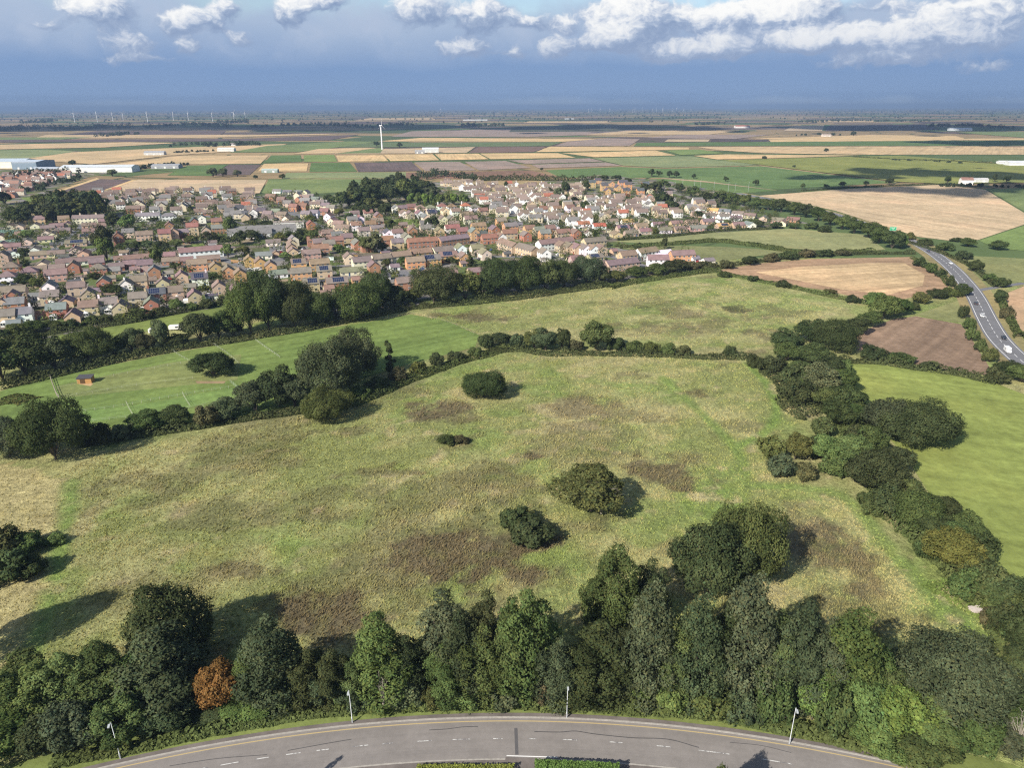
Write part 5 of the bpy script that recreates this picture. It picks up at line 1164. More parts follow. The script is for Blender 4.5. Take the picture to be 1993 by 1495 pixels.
def solar_mesh(nx_, ny_):
    key = ('sol', nx_, ny_)
    if key not in _HC:
        m = MB()
        for i in range(nx_):
            for j in range(ny_):
                x0 = (i - nx_ / 2) * 1.08; y0 = (j - ny_ / 2) * 1.72
                m.box(x0, x0 + 1.02, y0, y0 + 1.66, 0, .05, 1)
                m.add([(x0 + .05, y0 + .05, .054), (x0 + .97, y0 + .05, .054), (x0 + .97, y0 + 1.61, .054), (x0 + .05, y0 + 1.61, .054)], [(0, 1, 2, 3)], 0)
        _HC[key] = m.mesh('solar_array', [SOLARM, SOLARF])
    return _HC[key]
def conserv_mesh():
    if 'con' not in _HC:
        m = MB(); m.box(-1.6, 1.6, -2.6, -.02, -.2, 2.2, 0)
        m.add([(-1.6, -2.6, 2.2), (1.6, -2.6, 2.2), (1.6, 0, 2.2), (-1.6, 0, 2.2), (0, -1.6, 3.0), (0, 0, 3.0)], [(0, 1, 4), (1, 2, 5, 4), (3, 0, 4, 5)], 0)
        for k in range(3): m.add([(-1.5 + k * 1.05, -2.61, .7), (-.6 + k * 1.05, -2.61, .7), (-.6 + k * 1.05, -2.61, 2.0), (-1.5 + k * 1.05, -2.61, 2.0)], [(0, 1, 2, 3)], 1)
        _HC['con'] = m.mesh('conservatory', [TRIM, GLASS])
    return _HC['con']

HR = random.Random(21)
NH = [0]
BASE_ANG = 22.0
DOORCOL = [(.05, .05, .08), (.3, .04, .03), (.6, .6, .58), (.04, .10, .06), (.10, .07, .05), (.05, .10, .2)]
def build_house(x, y, ang, W, D, He, Hr, wc, rc, flags='', hip=False, label=None, name='house', cat='house', group=None, detail=True):
    root = empty(name, (x, y, .1), ang)
    jit = lambda c, k=.10: tuple(q * HR.uniform(1 - k, 1 + k) for q in c)
    wm, rm = house_parts(W, D, He, Hr, hip)
    link('wall', wm, root, color=jit(WALLC[wc]))
    ro = link('roof', rm, root, color=jit(ROOFC[rc], .14))
    sl = math.atan2(Hr - He, D / 2)
    if 'c' in flags:
        cx = HR.choice([-1, 1]) * (W / 2 - .7) if 'T' not in flags else 0
        if 'T' in flags:
            n = max(2, int(W / 11))
            for i in range(n): link('chimney', chimney_mesh(), ro, (-W / 2 + W * (i + .5) / n, 0, Hr), 0, jit(WALLC[wc]))
        else: link('chimney', chimney_mesh(), ro, (cx, 0, Hr), 0, jit(WALLC[wc]))
    if 's' in flags:
        nx_ = max(3, min(8, int(W * .55))); ny_ = 2 if D > 6 else 1
        sx = HR.uniform(-.12, .12) * W
        so = link('solar_array', solar_mesh(nx_, ny_), ro, (sx, -D / 4, (He + Hr) / 2 + .19))
        so.rotation_euler = (sl, 0, 0)
    if 'v' in flags: link('conservatory', conserv_mesh(), root, (HR.uniform(-.25, .25) * W, -D / 2 - .02, 0))
    if detail and 'G' not in flags:
        storeys = 1 if He < 3.6 else (2 if He < 6.5 else 3)
        n = max(2, int(W / 3.1))
        dcol = HR.choice(DOORCOL)
        di = HR.randrange(n)
        for s_ in range(storeys):
            for i in range(n):
                px = -W / 2 + W * (i + .5) / n
                if s_ == 0 and i == di:
                    link('door', door_mesh(), root, (px, -D / 2 - .002, 0), 0, dcol); continue
                link('window', window_mesh(1.5, 1.15), root, (px, -D / 2 - .002, 1.45 + s_ * 2.55))
        if hip or 'g' in flags:
            for s_ in range(storeys):
                o = link('window', window_mesh(1.3, 1.1), root, (W / 2 + .002, 0, 1.5 + s_ * 2.55), math.pi / 2)
        else:
            if storeys > 1: link('window', window_mesh(1.1, 1.0), root, (-W / 2 - .002, 0, 4.0), -math.pi / 2)
    if 'G' in flags:
        link('garage_door', window_mesh(2.3, 1.9), root, (0, -D / 2 - .002, .95))
    tag(root, label, cat, group)
    NH[0] += 1
    return root
TYPES = {  # letter: W, D, eaves, ridge, z of the visual centre, noun, name
    'h': (9.2, 6.8, 4.8, 7.5, 3.6, 'house'), 'g': (9.2, 7.0, 4.8, 7.5, 3.6, 'house'), 'H': (9.6, 8.4, 4.8, 7.4, 3.6, 'house'),
    'B': (11, 7.4, 2.6, 4.7, 2.2, 'bungalow'), 'K': (11, 7.4, 2.6, 4.7, 2.2, 'bungalow'), 'G': (6, 5.5, 2.3, 3.9, 1.8, 'garage'),
    'm': (9, 7, 5.0, 7.8, 3.6, 'house'), 'M': (9, 7, 5.0, 7.8, 3.6, 'house')}
PLACED = []
def house_row(phrase, items, group=None, ang0=None):
    items = sorted(items, key=lambda t: t[0])
    for i, it in enumerate(items):
        u, v, code = it[0], it[1], it[-1]
        t, wc, rc, fl = code[0], code[1], code[2], code[3:]
        if t == 'T':                       # terrace between two survey points
            u1, v1 = it[2], it[3]
            zc = 3.4
            x0, y0 = G(u, v, zc); x1, y1 = G(u1, v1, zc)
            ang = math.atan2(y1 - y0, x1 - x0); W = round(max(8, math.hypot(x1 - x0, y1 - y0)), 0)
            low = 'l' in fl
            D, He, Hr = 7.6, (2.7 if low else 5.0), (4.9 if low else 7.6)
            x, y = (x0 + x1) / 2, (y0 + y1) / 2; noun, nm = 'terrace', 'terrace'; fl = fl + 'T'; hip = False
        else:
            W, D, He, Hr, zc, noun = TYPES[t]
            if 'w' in fl: W *= 1.35
            if 't' in fl: He += 2.4; Hr += 2.6; zc += 1.2
            if 'n' in fl: W *= .8
            x, y = G(u, v, zc)
            a = BASE_ANG if ang0 is None else ang0
            a += HR.uniform(-3, 3)
            ang = math.radians(a - (90 if t in 'gKM' else 0)); hip = t == 'H' or 'i' in fl
            if t in 'gKM': fl += 'g'
            nm = {'house': 'house', 'bungalow': 'bungalow', 'garage': 'garage'}[noun]
            if t == 'G': fl += 'G'
        roofw = f'{ROOFN[rc]} roof' if 's' not in fl else 'solar panelled roof'
        if 'v' in fl: roofw = f'{ROOFN[rc]} roof and conservatory'
        lab = f'{WALLN[wc]} {noun} with {roofw}, {ordinal(i)} from left {phrase}'
        if len(lab.split()) > 16: lab = lab.replace(' brick', '')
        if len(lab.split()) > 16: lab = lab.replace(' and conservatory', '')
        build_house(x, y, ang, W, D, He, Hr, wc, rc, fl, hip, lab, nm, noun, group or 'buildings ' + phrase)
        PLACED.append((x, y, max(W, D) / 2))
house_row('in front row by paddock', [(12, 617, 'hbnv'), (44, 613, 'hwgcv'), (112, 604, 'hrgcv'), (144, 618, 'gbnc'), (174, 599, 'hbncv'), (212, 593, 'hwgcv'), (236, 600, 'gbnc'), (295, 593, 'grgv'), (379, 578, 'gbnv'), (461, 565, 'gbn'), (426, 560, 'gbnc'), (270, 582, 'hbnc'), (306, 574, 'hrdscv'), (340, 570, 'hbncv'), (80, 613, 'Grtw'), (151, 607, 'Grn'), (28, 631, 'Gbg')])
house_row('in second row from paddock', [(9, 593, 'gbn'), (31, 593, 'hrgc'), (28, 570, 'hpnw'), (26, 579, 'grgn'), (99, 579, 'hbncv'), (97, 560, 'gwgc'), (150, 561, 'hbnc'), (173, 575, 'gbg'), (203, 551, 'grgc'), (186, 568, 'Ggg'.replace('Ggg', 'Gbg')), (246, 556, 'gwgc'), (271, 549, 'hbnc'), (295, 546, 'Gbn'), (318, 553, 'gbnc'), (301, 529, 'grg'), (354, 540, 'gbn'), (389, 544, 'hwdsc'), (368, 559, 'Gbgw'), (130, 587, 'Kbdn'), (328, 533, 'Gbg')])
house_row('in third row from paddock', [(110, 536, 'hpew'), (58, 531, 'Hpn'), (24, 522, 'Hrnc'), (16, 540, 'Hwnv'), (109, 522, 'Brn'), (74, 525, 'Brn'), (144, 520, 'grn'), (193, 525, 'Hrn'), (84, 514, 'Kcn'), (283, 517, 'hpn'), (254, 514, 'Brn'), (263, 525, 'Gbn'), (189, 513, 'hrn'), (211, 518, 240, 515, 'Trnl'), (384, 516, 'hoew'), (419, 522, 'goe'), (444, 529, 'goe'), (467, 535, 'goe'), (486, 508, 'goe'), (506, 512, 'goe'), (527, 519, 'goe'), (220, 527, 'Bpgn'), (333, 508, 'Brn'), (8, 504, 'gpnt')])
house_row('in long terraces of the left estate', [(108, 509, 203, 501, 'Twnl'), (222, 503, 296, 497, 'Twnl'), (349, 495, 433, 488, 'Twn'), (351, 505, 376, 503, 'Trnl'), (406, 504, 'Brnw'), (318, 495, 342, 494, 'Tpnl'), (143, 428, 204, 426, 'Tcgc'), (265, 423, 313, 422, 'Twgc'), (329, 422, 'Hwgw')])
house_row('among bungalows by sports court', [(20, 441, 'Kcn'), (38, 441, 'Kcn'), (70, 439, 'Kcn'), (94, 444, 'Bpn'), (111, 440, 'Bpn'), (132, 437, 'Kbn'), (124, 449, 'Bpn'), (91, 453, 'Kcn'), (103, 457, 'Kcn'), (90, 466, 'Bcn'), (54, 470, 'Kcn'), (5, 477, 'Kcn'), (68, 486, 'Kwn'), (147, 487, 'Kcn'), (164, 493, 'Kyn'), (29, 493, 'Kwd'), (77, 496, 'Bpn'), (111, 494, 'Bcn'), (149, 473, 'Bpnws'), (168, 461, 'Bcns'), (175, 450, 'Bpn'), (174, 439, 'Bpn'), (194, 440, 'Bpn'), (2, 461, 'Kcn'), (25, 480, 'Bpn'), (45, 456, 'Bpn')])
house_row('in older row before dark wood', [(55, 428, 'Hyec'), (78, 428, 'hyec'), (125, 428, 'hbn'), (231, 465, 'grntc'), (250, 454, 'hcg'), (282, 459, 'hbnw'), (321, 459, 'hbtt'), (339, 456, 'gbnt'), (330, 440, 'grt'), (356, 455, 'hrg'), (375, 446, 'hbtt'), (402, 453, 'gbnt'), (427, 446, 'hrgw'), (422, 433, 'hotc'), (378, 432, 'grdw'), (393, 426, 'gwg'), (205, 431, 'Bpn')])
house_row('in estate around the grey school', [(532, 472, 'Bwn'), (571, 468, 'gcg'), (568, 476, 'gbe'), (567, 484, 'gbe'), (570, 492, 'gbe'), (637, 456, 'hpn'), (656, 460, 'hrg'), (675, 464, 'hbn'), (656, 470, 'hrt'), (610, 470, 'hrt'), (621, 474, 'hrg'), (640, 477, 'hbg'), (623, 486, 'hrtw'), (695, 476, 'grgw'), (712, 480, 'grt'), (606, 496, 'hpew'), (513, 497, 'Bwg'), (605, 438, 'grt')])
house_row('in orange estate right of wood end', [(581, 515, 'hoes'), (586, 533, 'hoew'), (622, 515, 'hoew'), (631, 529, 'hbes'), (679, 503, 'gce'), (704, 511, 'hcew'), (684, 528, 'Bcew'), (605, 554, 'hbes'), (656, 552, 'hresw'), (541, 533, 'Bwg'), (692, 545, 'Goen'), (727, 520, 'grn'), (786, 552, 'hre'), (768, 520, 'Gwg'), (826, 528, 'Kces'), (873, 534, 'Bpe'), (932, 528, 'Bbew'), (808, 511, 'hoew'), (839, 507, 'hoesw'), (872, 500, 'hoesw'), (902, 502, 'goe'), (640, 562, 'Gbe'), (886, 540, 'Grt')])
house_row('in long terraces of central estate', [(725, 508, 759, 504, 'Tce'), (761, 503, 798, 499, 'Tce'), (799, 497, 838, 493, 'Toe'), (843, 493, 880, 489, 'Tce'), (794, 475, 850, 471, 'Trtc'), (854, 472, 909, 465, 'Trgc'), (896, 485, 'gwe'), (928, 486, 'hce'), (943, 495, 'gce'), (922, 456, 'gogt'), (936, 459, 'hrd'), (952, 465, 'hrtw')])
house_row('in red estate above central terraces', [(791, 463, 'gce'), (773, 474, 'hbg'), (754, 469, 'hrt'), (802, 450, 'grn'), (828, 447, 'hcg'), (855, 451, 'gbe'), (880, 446, 'hwtw'), (931, 442, 'hoew'), (773, 455, 'hwn'), (755, 455, 'gwd'), (708, 451, 'hcg'), (734, 444, 'Bpg'), (721, 438, 'hct'), (975, 432, 'hoe'), (993, 442, 'hogw'), (991, 456, 'hbtw'), (962, 448, 'grn'), (974, 463, 'gwt'), (1023, 460, 'grg'), (1030, 447, 'hot'), (1049, 450, 'hbg'), (1060, 456, 'hog'), (1095, 455, 'hbtw'), (1119, 455, 'grn'), (1070, 447, 'hrt'), (693, 440, 'hwt'), (900, 452, 'hrt')])
house_row('in terraces above far meadow', [(975, 474, 1005, 484, 'Tbn'), (1010, 483, 1043, 492, 'Tbn'), (1059, 494, 'gwn'), (1047, 479, 1113, 471, 'Twn'), (1093, 480, 'gbn'), (1107, 482, 'gbn'), (1122, 484, 'gbn'), (1137, 486, 'gwn'), (1153, 487, 'gwn'), (1169, 487, 'gbn'), (1136, 475, 1176, 471, 'Tbn'), (1158, 501, 'Bbes'), (1122, 508, 'hpn'), (1166, 519, 'hwn'), (1179, 520, 1238, 513, 'Tbn'), (1221, 499, 'hbnw'), (1240, 496, 1275, 491, 'Twn'), (1260, 508, 1300, 508, 'Twn'), (1288, 494, 'Bwww'), (1305, 500, 1349, 498, 'Ton'), (1352, 504, 'Gwg'), (1378, 508, 'Gwgw')])
house_row('in lower bungalow row at right', [(1199, 456, 'Kbn'), (1228, 454, 'Bpn'), (1255, 450, 'Bpn'), (1293, 448, 'Bwn'), (1323, 446, 'Bpn'), (1357, 444, 'Bpgw'), (1406, 440, 'Bbas'), (1436, 438, 'Bbn'), (1458, 437, 'Kwg')], ang0=14)
house_row('in second bungalow row at right', [(1212, 444, 'Bbns'), (1248, 440, 'Bbn'), (1281, 437, 'Bwn'), (1316, 435, 'Bbn'), (1346, 433, 'Bbn'), (1377, 431, 'Bbn'), (1166, 440, 'Bwx'), (1191, 431, 'Bcn'), (1253, 429, 'Kcn'), (1409, 421, 'Bwn'), (1431, 425, 'Bwn'), (1381, 420, 'Bwn'), (1135, 436, 'Bwx'), (1221, 432, 'Bwa')], ang0=10)
house_row('in bungalow row nearest main road', [(1411, 412, 'Bwg'), (1437, 416, 'Bwn'), (1460, 420, 'Bbn'), (1487, 425, 'Kbg'), (1514, 429, 'Bpn'), (1523, 434, 'Kcn'), (1544, 428, 'Brt'), (1388, 410, 'Bca'), (1368, 407, 'Bwn'), (1345, 402, 'Bwg'), (1322, 398, 'Bcg')], ang0=-30)
house_row('among gabled houses below white ones', [(690, 418, 'hwn'), (700, 427, 'gwt'), (716, 416, 'hct'), (736, 421, 'grn'), (770, 407, 'gwg'), (783, 407, 'hyn'), (800, 404, 'hrt'), (818, 406, 'Hce'), (838, 406, 'Hce'), (860, 403, 'Hwtc'), (879, 404, 'Hwt'), (906, 402, 'Hwxc'), (924, 405, 'Hwe'), (785, 417, 'gwn'), (798, 418, 'gpn'), (816, 417, 'gwn'), (829, 425, 'gcg'), (840, 416, 'hcds'), (866, 411, 'gce'), (886, 413, 'hwe'), (862, 428, 'gcn'), (878, 427, 'gpe'), (908, 420, 'hcew'), (916, 428, 'hcew'), (940, 412, 'hbt')])
house_row('of three white fronted houses, right side', [(1056, 409, 'hwt'), (1083, 408, 'hwt'), (1109, 406, 'hwt')])
house_row('in tall orange estate at back', [(1152, 358, 'hodt'), (1163, 352, 'hod'), (1176, 364, 'hodt'), (1190, 358, 'god'), (1202, 366, 'god'), (1212, 356, 'hodw'), (1222, 362, 'hodt'), (1218, 372, 'hod'), (1182, 372, 'god'), (1246, 372, 'hod'), (1256, 362, 'hodt'), (1264, 370, 'gcd'), (1272, 364, 'god'), (1286, 370, 'hcd'), (1300, 378, 'hcg')], ang0=10)
house_row('beside the central road', [(596, 418, 'hbg'), (612, 416, 'hwg'), (632, 413, 'hrt'), (640, 422, 'gwn'), (648, 432, 'gcn'), (660, 438, 'hbe'), (668, 446, 'hbew'), (528, 384, 'hrtw'), (548, 390, 'hrt'), (560, 397, 'hpg'), (572, 404, 'hrt'), (590, 403, 'hrt'), (540, 372, 'Bwg'), (560, 374, 'Bcg'), (580, 374, 'Bcg'), (596, 376, 'gcg'), (604, 384, 'hcg'), (614, 390, 'hcg'), (624, 396, 'hcg'), (634, 402, 'hcg'), (645, 406, 'hcg'), (510, 412, 'hbd'), (522, 418, 'hcg'), (538, 414, 'hpg'), (550, 420, 'hpe'), (560, 428, 'gcn')], ang0=-10)
print('houses', NH[0])

# school, long flat block, sheds, farms: single large buildings
def big_shed(u, v, W, D, He, Hr, ang, wc, rc, label, name='warehouse', cat='warehouse', bays=6, flat=False, z=None):
    x, y = G(u, v, He / 2 if z is None else z)
    root = empty(name, (x, y, .1), math.radians(ang))
    wm, rm = house_parts(W, D, He, Hr, False)
    link('wall', wm, root, color=wc); link('roof', rm, root, color=rc)
    m = MB(); m.box(-1.6, 1.6, -.08, 0, 0, 3.4)
    dm = m.mesh('bay_door', TRIM)
    for i in range(bays): link('bay_door', dm, root, (-W / 2 + W * (i + .5) / bays, -D / 2 - .003, 0))
    m = MB(); m.box(-W / 2, W / 2, -.05, 0, 0, .35); link('fascia', m.mesh('fascia', TRIM), root, (0, -D / 2 - .004, He - .9))
    return tag(root, label, cat)
big_shed(511, 451, 55, 26, 3.4, 7.0, 18, (.5, .48, .44), (.19, .185, .18), 'long low school with wide grey pitched roofs', 'school', 'school', 8)
big_shed(500, 456, 24, 20, 3.4, 6.6, 18, (.5, .48, .44), (.18, .175, .17), 'square grey roofed wing left of the long school', 'school_wing', 'school', 4)
big_shed(563, 437, 26, 9, 5.2, 5.6, 12, (.62, .60, .55), (.28, .24, .21), 'white flat roofed block behind the school', 'office_block', 'building', 7)
big_shed(195, 329, 117, 30, 8, 11, 3, (.74, .73, .70), (.50, .54, .58), 'long low white warehouse with pale blue roof, left', 'warehouse', 'warehouse', 16)
big_shed(15, 319, 80, 50, 11, 15, 3, (.70, .70, .60), (.40, .47, .54), 'pale shed with blue roof at left picture edge', 'warehouse', 'warehouse', 8)
big_shed(66, 320, 42, 60, 12, 14, 3, (.22, .28, .34), (.42, .48, .55), 'blue gabled shed beside the pale shed at far left', 'warehouse', 'warehouse', 2)
big_shed(92, 331, 40, 18, 5, 7.5, 3, (.6, .6, .58), (.36, .40, .45), 'small grey roofed shed between the far left warehouses', 'warehouse', 'warehouse', 3)
big_shed(838, 293, 38, 24, 8, 11, 5, (.55, .57, .55), (.62, .64, .64), 'pale farm barn standing alone right of the wind turbine', 'barn', 'barn', 3)
big_shed(817, 296, 22, 14, 5, 7, 5, (.3, .3, .3), (.35, .35, .35), 'small dark barn left of the pale farm barn', 'barn', 'barn', 2)
big_shed(526, 333, 26, 10, 4, 6, 2, (.25, .32, .28), (.34, .40, .37), 'low green farm shed beside the stubble square', 'barn', 'barn', 2)
big_shed(441, 292, 40, 18, 6, 9, 4, (.62, .62, .58), (.60, .60, .57), 'white roofed farm shed in far left fields', 'barn', 'barn', 3)
big_shed(302, 299, 44, 16, 6, 9, 4, (.5, .5, .48), (.30, .31, .33), 'grey farm shed beside dark copse in far left fields', 'barn', 'barn', 3)
big_shed(325, 324, 46, 26, 5, 7, 8, (.34, .34, .36), (.30, .31, .33), 'grey glasshouse yard beside the bright green crop', 'farm_yard_shed', 'barn', 3)
big_shed(1880, 354, 15, 9, 6, 9, -8, (.72, .70, .67), (.26, .15, .12), 'white farmhouse at top of the big pale stubble field', 'farmhouse', 'farmhouse', 2)
big_shed(1903, 352, 24, 9, 4, 6, -8, (.5, .5, .48), (.42, .42, .42), 'grey farm shed right of the white farmhouse', 'barn', 'barn', 2)
big_shed(925, 233.5, 190, 40, 7, 9, 0, (.5, .5, .5), (.5, .5, .5), 'very long white packing shed near the horizon', 'packing_shed', 'warehouse', 10)
big_shed(1108, 231, 80, 30, 7, 9, 0, (.45, .45, .45), (.45, .45, .45), 'white shed near horizon right of the packing shed', 'packing_shed', 'warehouse', 5)
big_shed(1444, 247, 70, 30, 8, 12, 0, (.7, .66, .62), (.36, .10, .06), 'red roofed farm building in far right fields', 'barn', 'barn', 3)
big_shed(1608, 264, 30, 14, 6, 10, 4, (.55, .5, .45), (.3, .24, .2), 'farm cottage among bushes in far right fields', 'farmhouse', 'farmhouse', 2)
big_shed(1868, 252, 90, 30, 8, 11, 0, (.62, .64, .66), (.55, .58, .62), 'pale farm sheds by a dark wood, far right', 'barn', 'barn', 4)
big_shed(1985, 319, 46, 18, 5, 8, -3, (.64, .65, .66), (.5, .52, .54), 'white shed at right edge beyond mustard field', 'barn', 'barn', 3)
big_shed(1955, 317, 24, 12, 4, 6, -3, (.66, .66, .66), (.6, .6, .6), 'small white shed left of the right edge shed', 'barn', 'barn', 2)
big_shed(455, 282, 16, 10, 5, 8, 3, (.72, .7, .66), (.2, .18, .17), 'white cottage beside tall dark trees, far left fields', 'farmhouse', 'farmhouse', 2)

# ---- the rest of the town: more roofs than one could count
OUT = {}
def far_houses():
    V = []; F = []; K = []; r = np.random.default_rng(77)
    zones = [([(190, 374), (350, 374), (400, 372), (500, 374), (520, 395), (510, 425), (330, 418), (215, 416), (180, 395)], 22, 15, 20, 'pngn', 'bryccww'),
             ([(842, 356), (905, 358), (1060, 366), (1140, 366), (1140, 386), (1040, 402), (935, 398), (915, 378)], 16, 13, 8, 'neenp', 'wwcbbw'),
             ([(935, 402), (1040, 404), (1130, 390), (1240, 382), (1310, 388), (1390, 405), (1360, 425), (1250, 426), (1120, 428), (960, 424)], 18.5, 14, 10, 'nnge', 'wwcbp'),
             ([(1010, 425), (1180, 424), (1180, 448), (1100, 442), (1010, 436)], 17, 14, 12, 'gne', 'wwc'),
             ([(0, 345), (40, 340), (120, 338), (145, 345), (60, 370), (40, 386), (0, 390)], 17, 14, 10, 'tntn', 'rrcw'),
             ([(640, 440), (700, 432), (760, 440), (900, 436), (960, 440), (900, 446), (700, 452)], 20, 16, 20, 'nge', 'bcrw'),
             ([(1120, 462), (1135, 458), (1180, 455), (1190, 462)], 17, 14, 10, 'n', 'pw'), ([(440, 405), (505, 408), (560, 425), (500, 436), (440, 430)], 18, 14, 16, 'ngd', 'cbw'), ([(560, 380), (640, 398), (630, 410), (575, 398)], 18, 14, -10, 'ng', 'cr')]
    zones.append(([(0, 480), (200, 470), (420, 462), (470, 500), (440, 590), (260, 620), (0, 640)], 19, 15, 22, 'ngn', 'bcw'))
    zones.append(([(480, 500), (700, 480), (960, 470), (1190, 480), (1240, 520), (900, 555), (640, 580), (540, 545)], 19, 15, 22, 'ene', 'bcw'))
    zones.append(([(590, 460), (700, 440), (960, 440), (1180, 446), (1480, 424), (1380, 440), (1180, 462), (900, 468), (690, 470)], 17.01, 14, 16, 'nge', 'bcww'))
    RC_ = dict(ROOFC); RC_['p'] = (.17, .125, .105); 
    cnt = 0
    for z_ in zones:
        poly, sx, sy, ang, roofs, walls = z_
        P = GP(poly); a = math.radians(ang)
        xs = [p[0] for p in P]; ys = [p[1] for p in P]; cx, cy = np.mean(xs), np.mean(ys)
        ext = max(max(xs) - min(xs), max(ys) - min(ys))
        for i in np.arange(-ext, ext, sy):
            for j in np.arange(-ext, ext, sx):
                lx = j + r.normal(0, 1.2) + (i * 7.3) % 9; ly = i + r.normal(0, 1.2) + 3.5 * math.sin(j / 40)
                x = cx + lx * math.cos(a) - ly * math.sin(a); y = cy + lx * math.sin(a) + ly * math.cos(a)
                if not inpoly(np.array([x]), np.array([y]), P)[0] or r.random() < (.10 if cy > 640 else .4): continue
                if any((x - q[0]) ** 2 + (y - q[1]) ** 2 < (q[2] + 5.0) ** 2 for q in PLACED): continue
                if sx in (19, 17.01):
                    OUT.setdefault(zones.index(z_), []).append((x, y, a + r.normal(0, .06)))
                    PLACED.append((x, y, 4)); continue
                W = r.uniform(8.5, 13); D = r.uniform(6.2, 7.8); two = r.random() < .5
                if y < 640: W *= .62; D *= .75; two = False
                He = 5.0 if two else 2.7; Hr = He + D * .4
                t = a + (math.pi / 2 if r.random() < .25 else 0) + r.normal(0, .05)
                w = np.array(WALLC[r.choice(list(walls))]) * r.uniform(.88, 1.1); rf = np.array(RC_[r.choice(list(roofs))]) * r.uniform(.8, 1.25)
                if r.random() < .05: rf = np.array(ROOFC['x'])
                hx, hy = W / 2, D / 2
                def put(pts, faces, col):
                    b0 = len(V)
                    for px, py, pz in pts:
                        V.append((x + px * math.cos(t) - py * math.sin(t), y + px * math.sin(t) + py * math.cos(t), pz)); K.append(col)
                    for f in faces: F.append([q + b0 for q in f])
                put([(-hx, -hy, 0), (hx, -hy, 0), (hx, hy, 0), (-hx, hy, 0), (-hx, -hy, He), (hx, -hy, He), (hx, hy, He), (-hx, hy, He), (-hx, 0, Hr), (hx, 0, Hr)],
                    [(0, 1, 5, 4), (2, 3, 7, 6), (1, 2, 6, 5), (5, 6, 9, 9), (3, 0, 4, 7), (7, 4, 8, 8)], w)
                o = .4
                put([(-hx - .2, -hy - o, He - .25), (hx + .2, -hy - o, He - .25), (hx + .2, 0, Hr + .15), (-hx - .2, 0, Hr + .15), (hx + .2, hy + o, He - .25), (-hx - .2, hy + o, He - .25)], [(0, 1, 2, 3), (3, 2, 4, 5)], rf)
                for s_ in range(2 if two else 1):
                    for q in (-.3, .05, .33):
                        px = q * W; z = 1.0 + s_ * 2.5
                        put([(px - .7, -hy - .05, z), (px + .7, -hy - .05, z), (px + .7, -hy - .05, z + 1.1), (px - .7, -hy - .05, z + 1.1)], [(0, 1, 2, 3)], np.array((.10, .11, .12)) if r.random() < .5 else np.array((.55, .56, .56)))
                if r.random() < .45:
                    px = r.uniform(-.4, .4) * W
                    put([(px - .4, -.4, Hr - .6), (px + .4, -.4, Hr - .6), (px + .4, .4, Hr - .6), (px - .4, .4, Hr - .6), (px - .4, -.4, Hr + 1.3), (px + .4, -.4, Hr + 1.3), (px + .4, .4, Hr + 1.3), (px - .4, .4, Hr + 1.3)],
                        [(0, 1, 5, 4), (1, 2, 6, 5), (2, 3, 7, 6), (3, 0, 4, 7), (4, 5, 6, 7)], w * .9)
                cnt += 1
    F = [f if len(set(f)) == 4 else f[:3] for f in F]
    me = bpy.data.meshes.new('distant_houses'); me.from_pydata(V, [], F)
    m, b, out = new_mat('distant_house_finish'); at = b.n('ShaderNodeVertexColor'); at.layer_name = 'tint'
    g = b.n('ShaderNodeNewGeometry'); n = b.noise(g.outputs['Position'], 1.2, 4)
    principled(b, out, vscale(b, at.outputs[0], b.mr(n, .25, .75, .85, 1.15)), .9, .1)
    me.materials.append(m)
    at = me.color_attributes.new('tint', 'FLOAT_COLOR', 'POINT'); c4 = np.ones((len(V), 4), np.float32); c4[:, :3] = np.array(K); at.data.foreach_set('color', c4.ravel())
    tag(link('distant_houses', me, None, (0, 0, .1)), 'mass of small roofs at the back of the town', 'houses', kind='stuff')
    return cnt
print('far houses', far_houses())
def outbuildings(lst, phrase, walls, roofs):
    lst = sorted(lst, key=lambda q: proj(q[0], q[1])[0])[:58]
    for i, (x, y, a) in enumerate(lst):
        wc, rc = HR.choice(walls), HR.choice(roofs)
        flat = HR.random() < .4
        build_house(x, y, a - (math.pi / 2 if HR.random() < .3 else 0), HR.choice([4.5, 5.5, 6.5]), HR.choice([3.5, 4.5, 5.0]), 2.3, 2.75 if flat else 3.7, wc, rc, 'G', False,
                    f'small {WALLN[wc]} garage with {ROOFN[rc]} roof, {ordinal(i)} from left {phrase}', 'garage', 'garage', 'garages ' + phrase)
for zi, (ph, wl, rf) in zip(sorted(OUT), [('in left estate yards', 'brwp', 'ngnd'), ('in central estate yards', 'bow', 'end'), ('in upper estate yards', 'brcw', 'nge')]):
    print(ph, len(OUT[zi])); outbuildings(OUT[zi], ph, wl, rf)

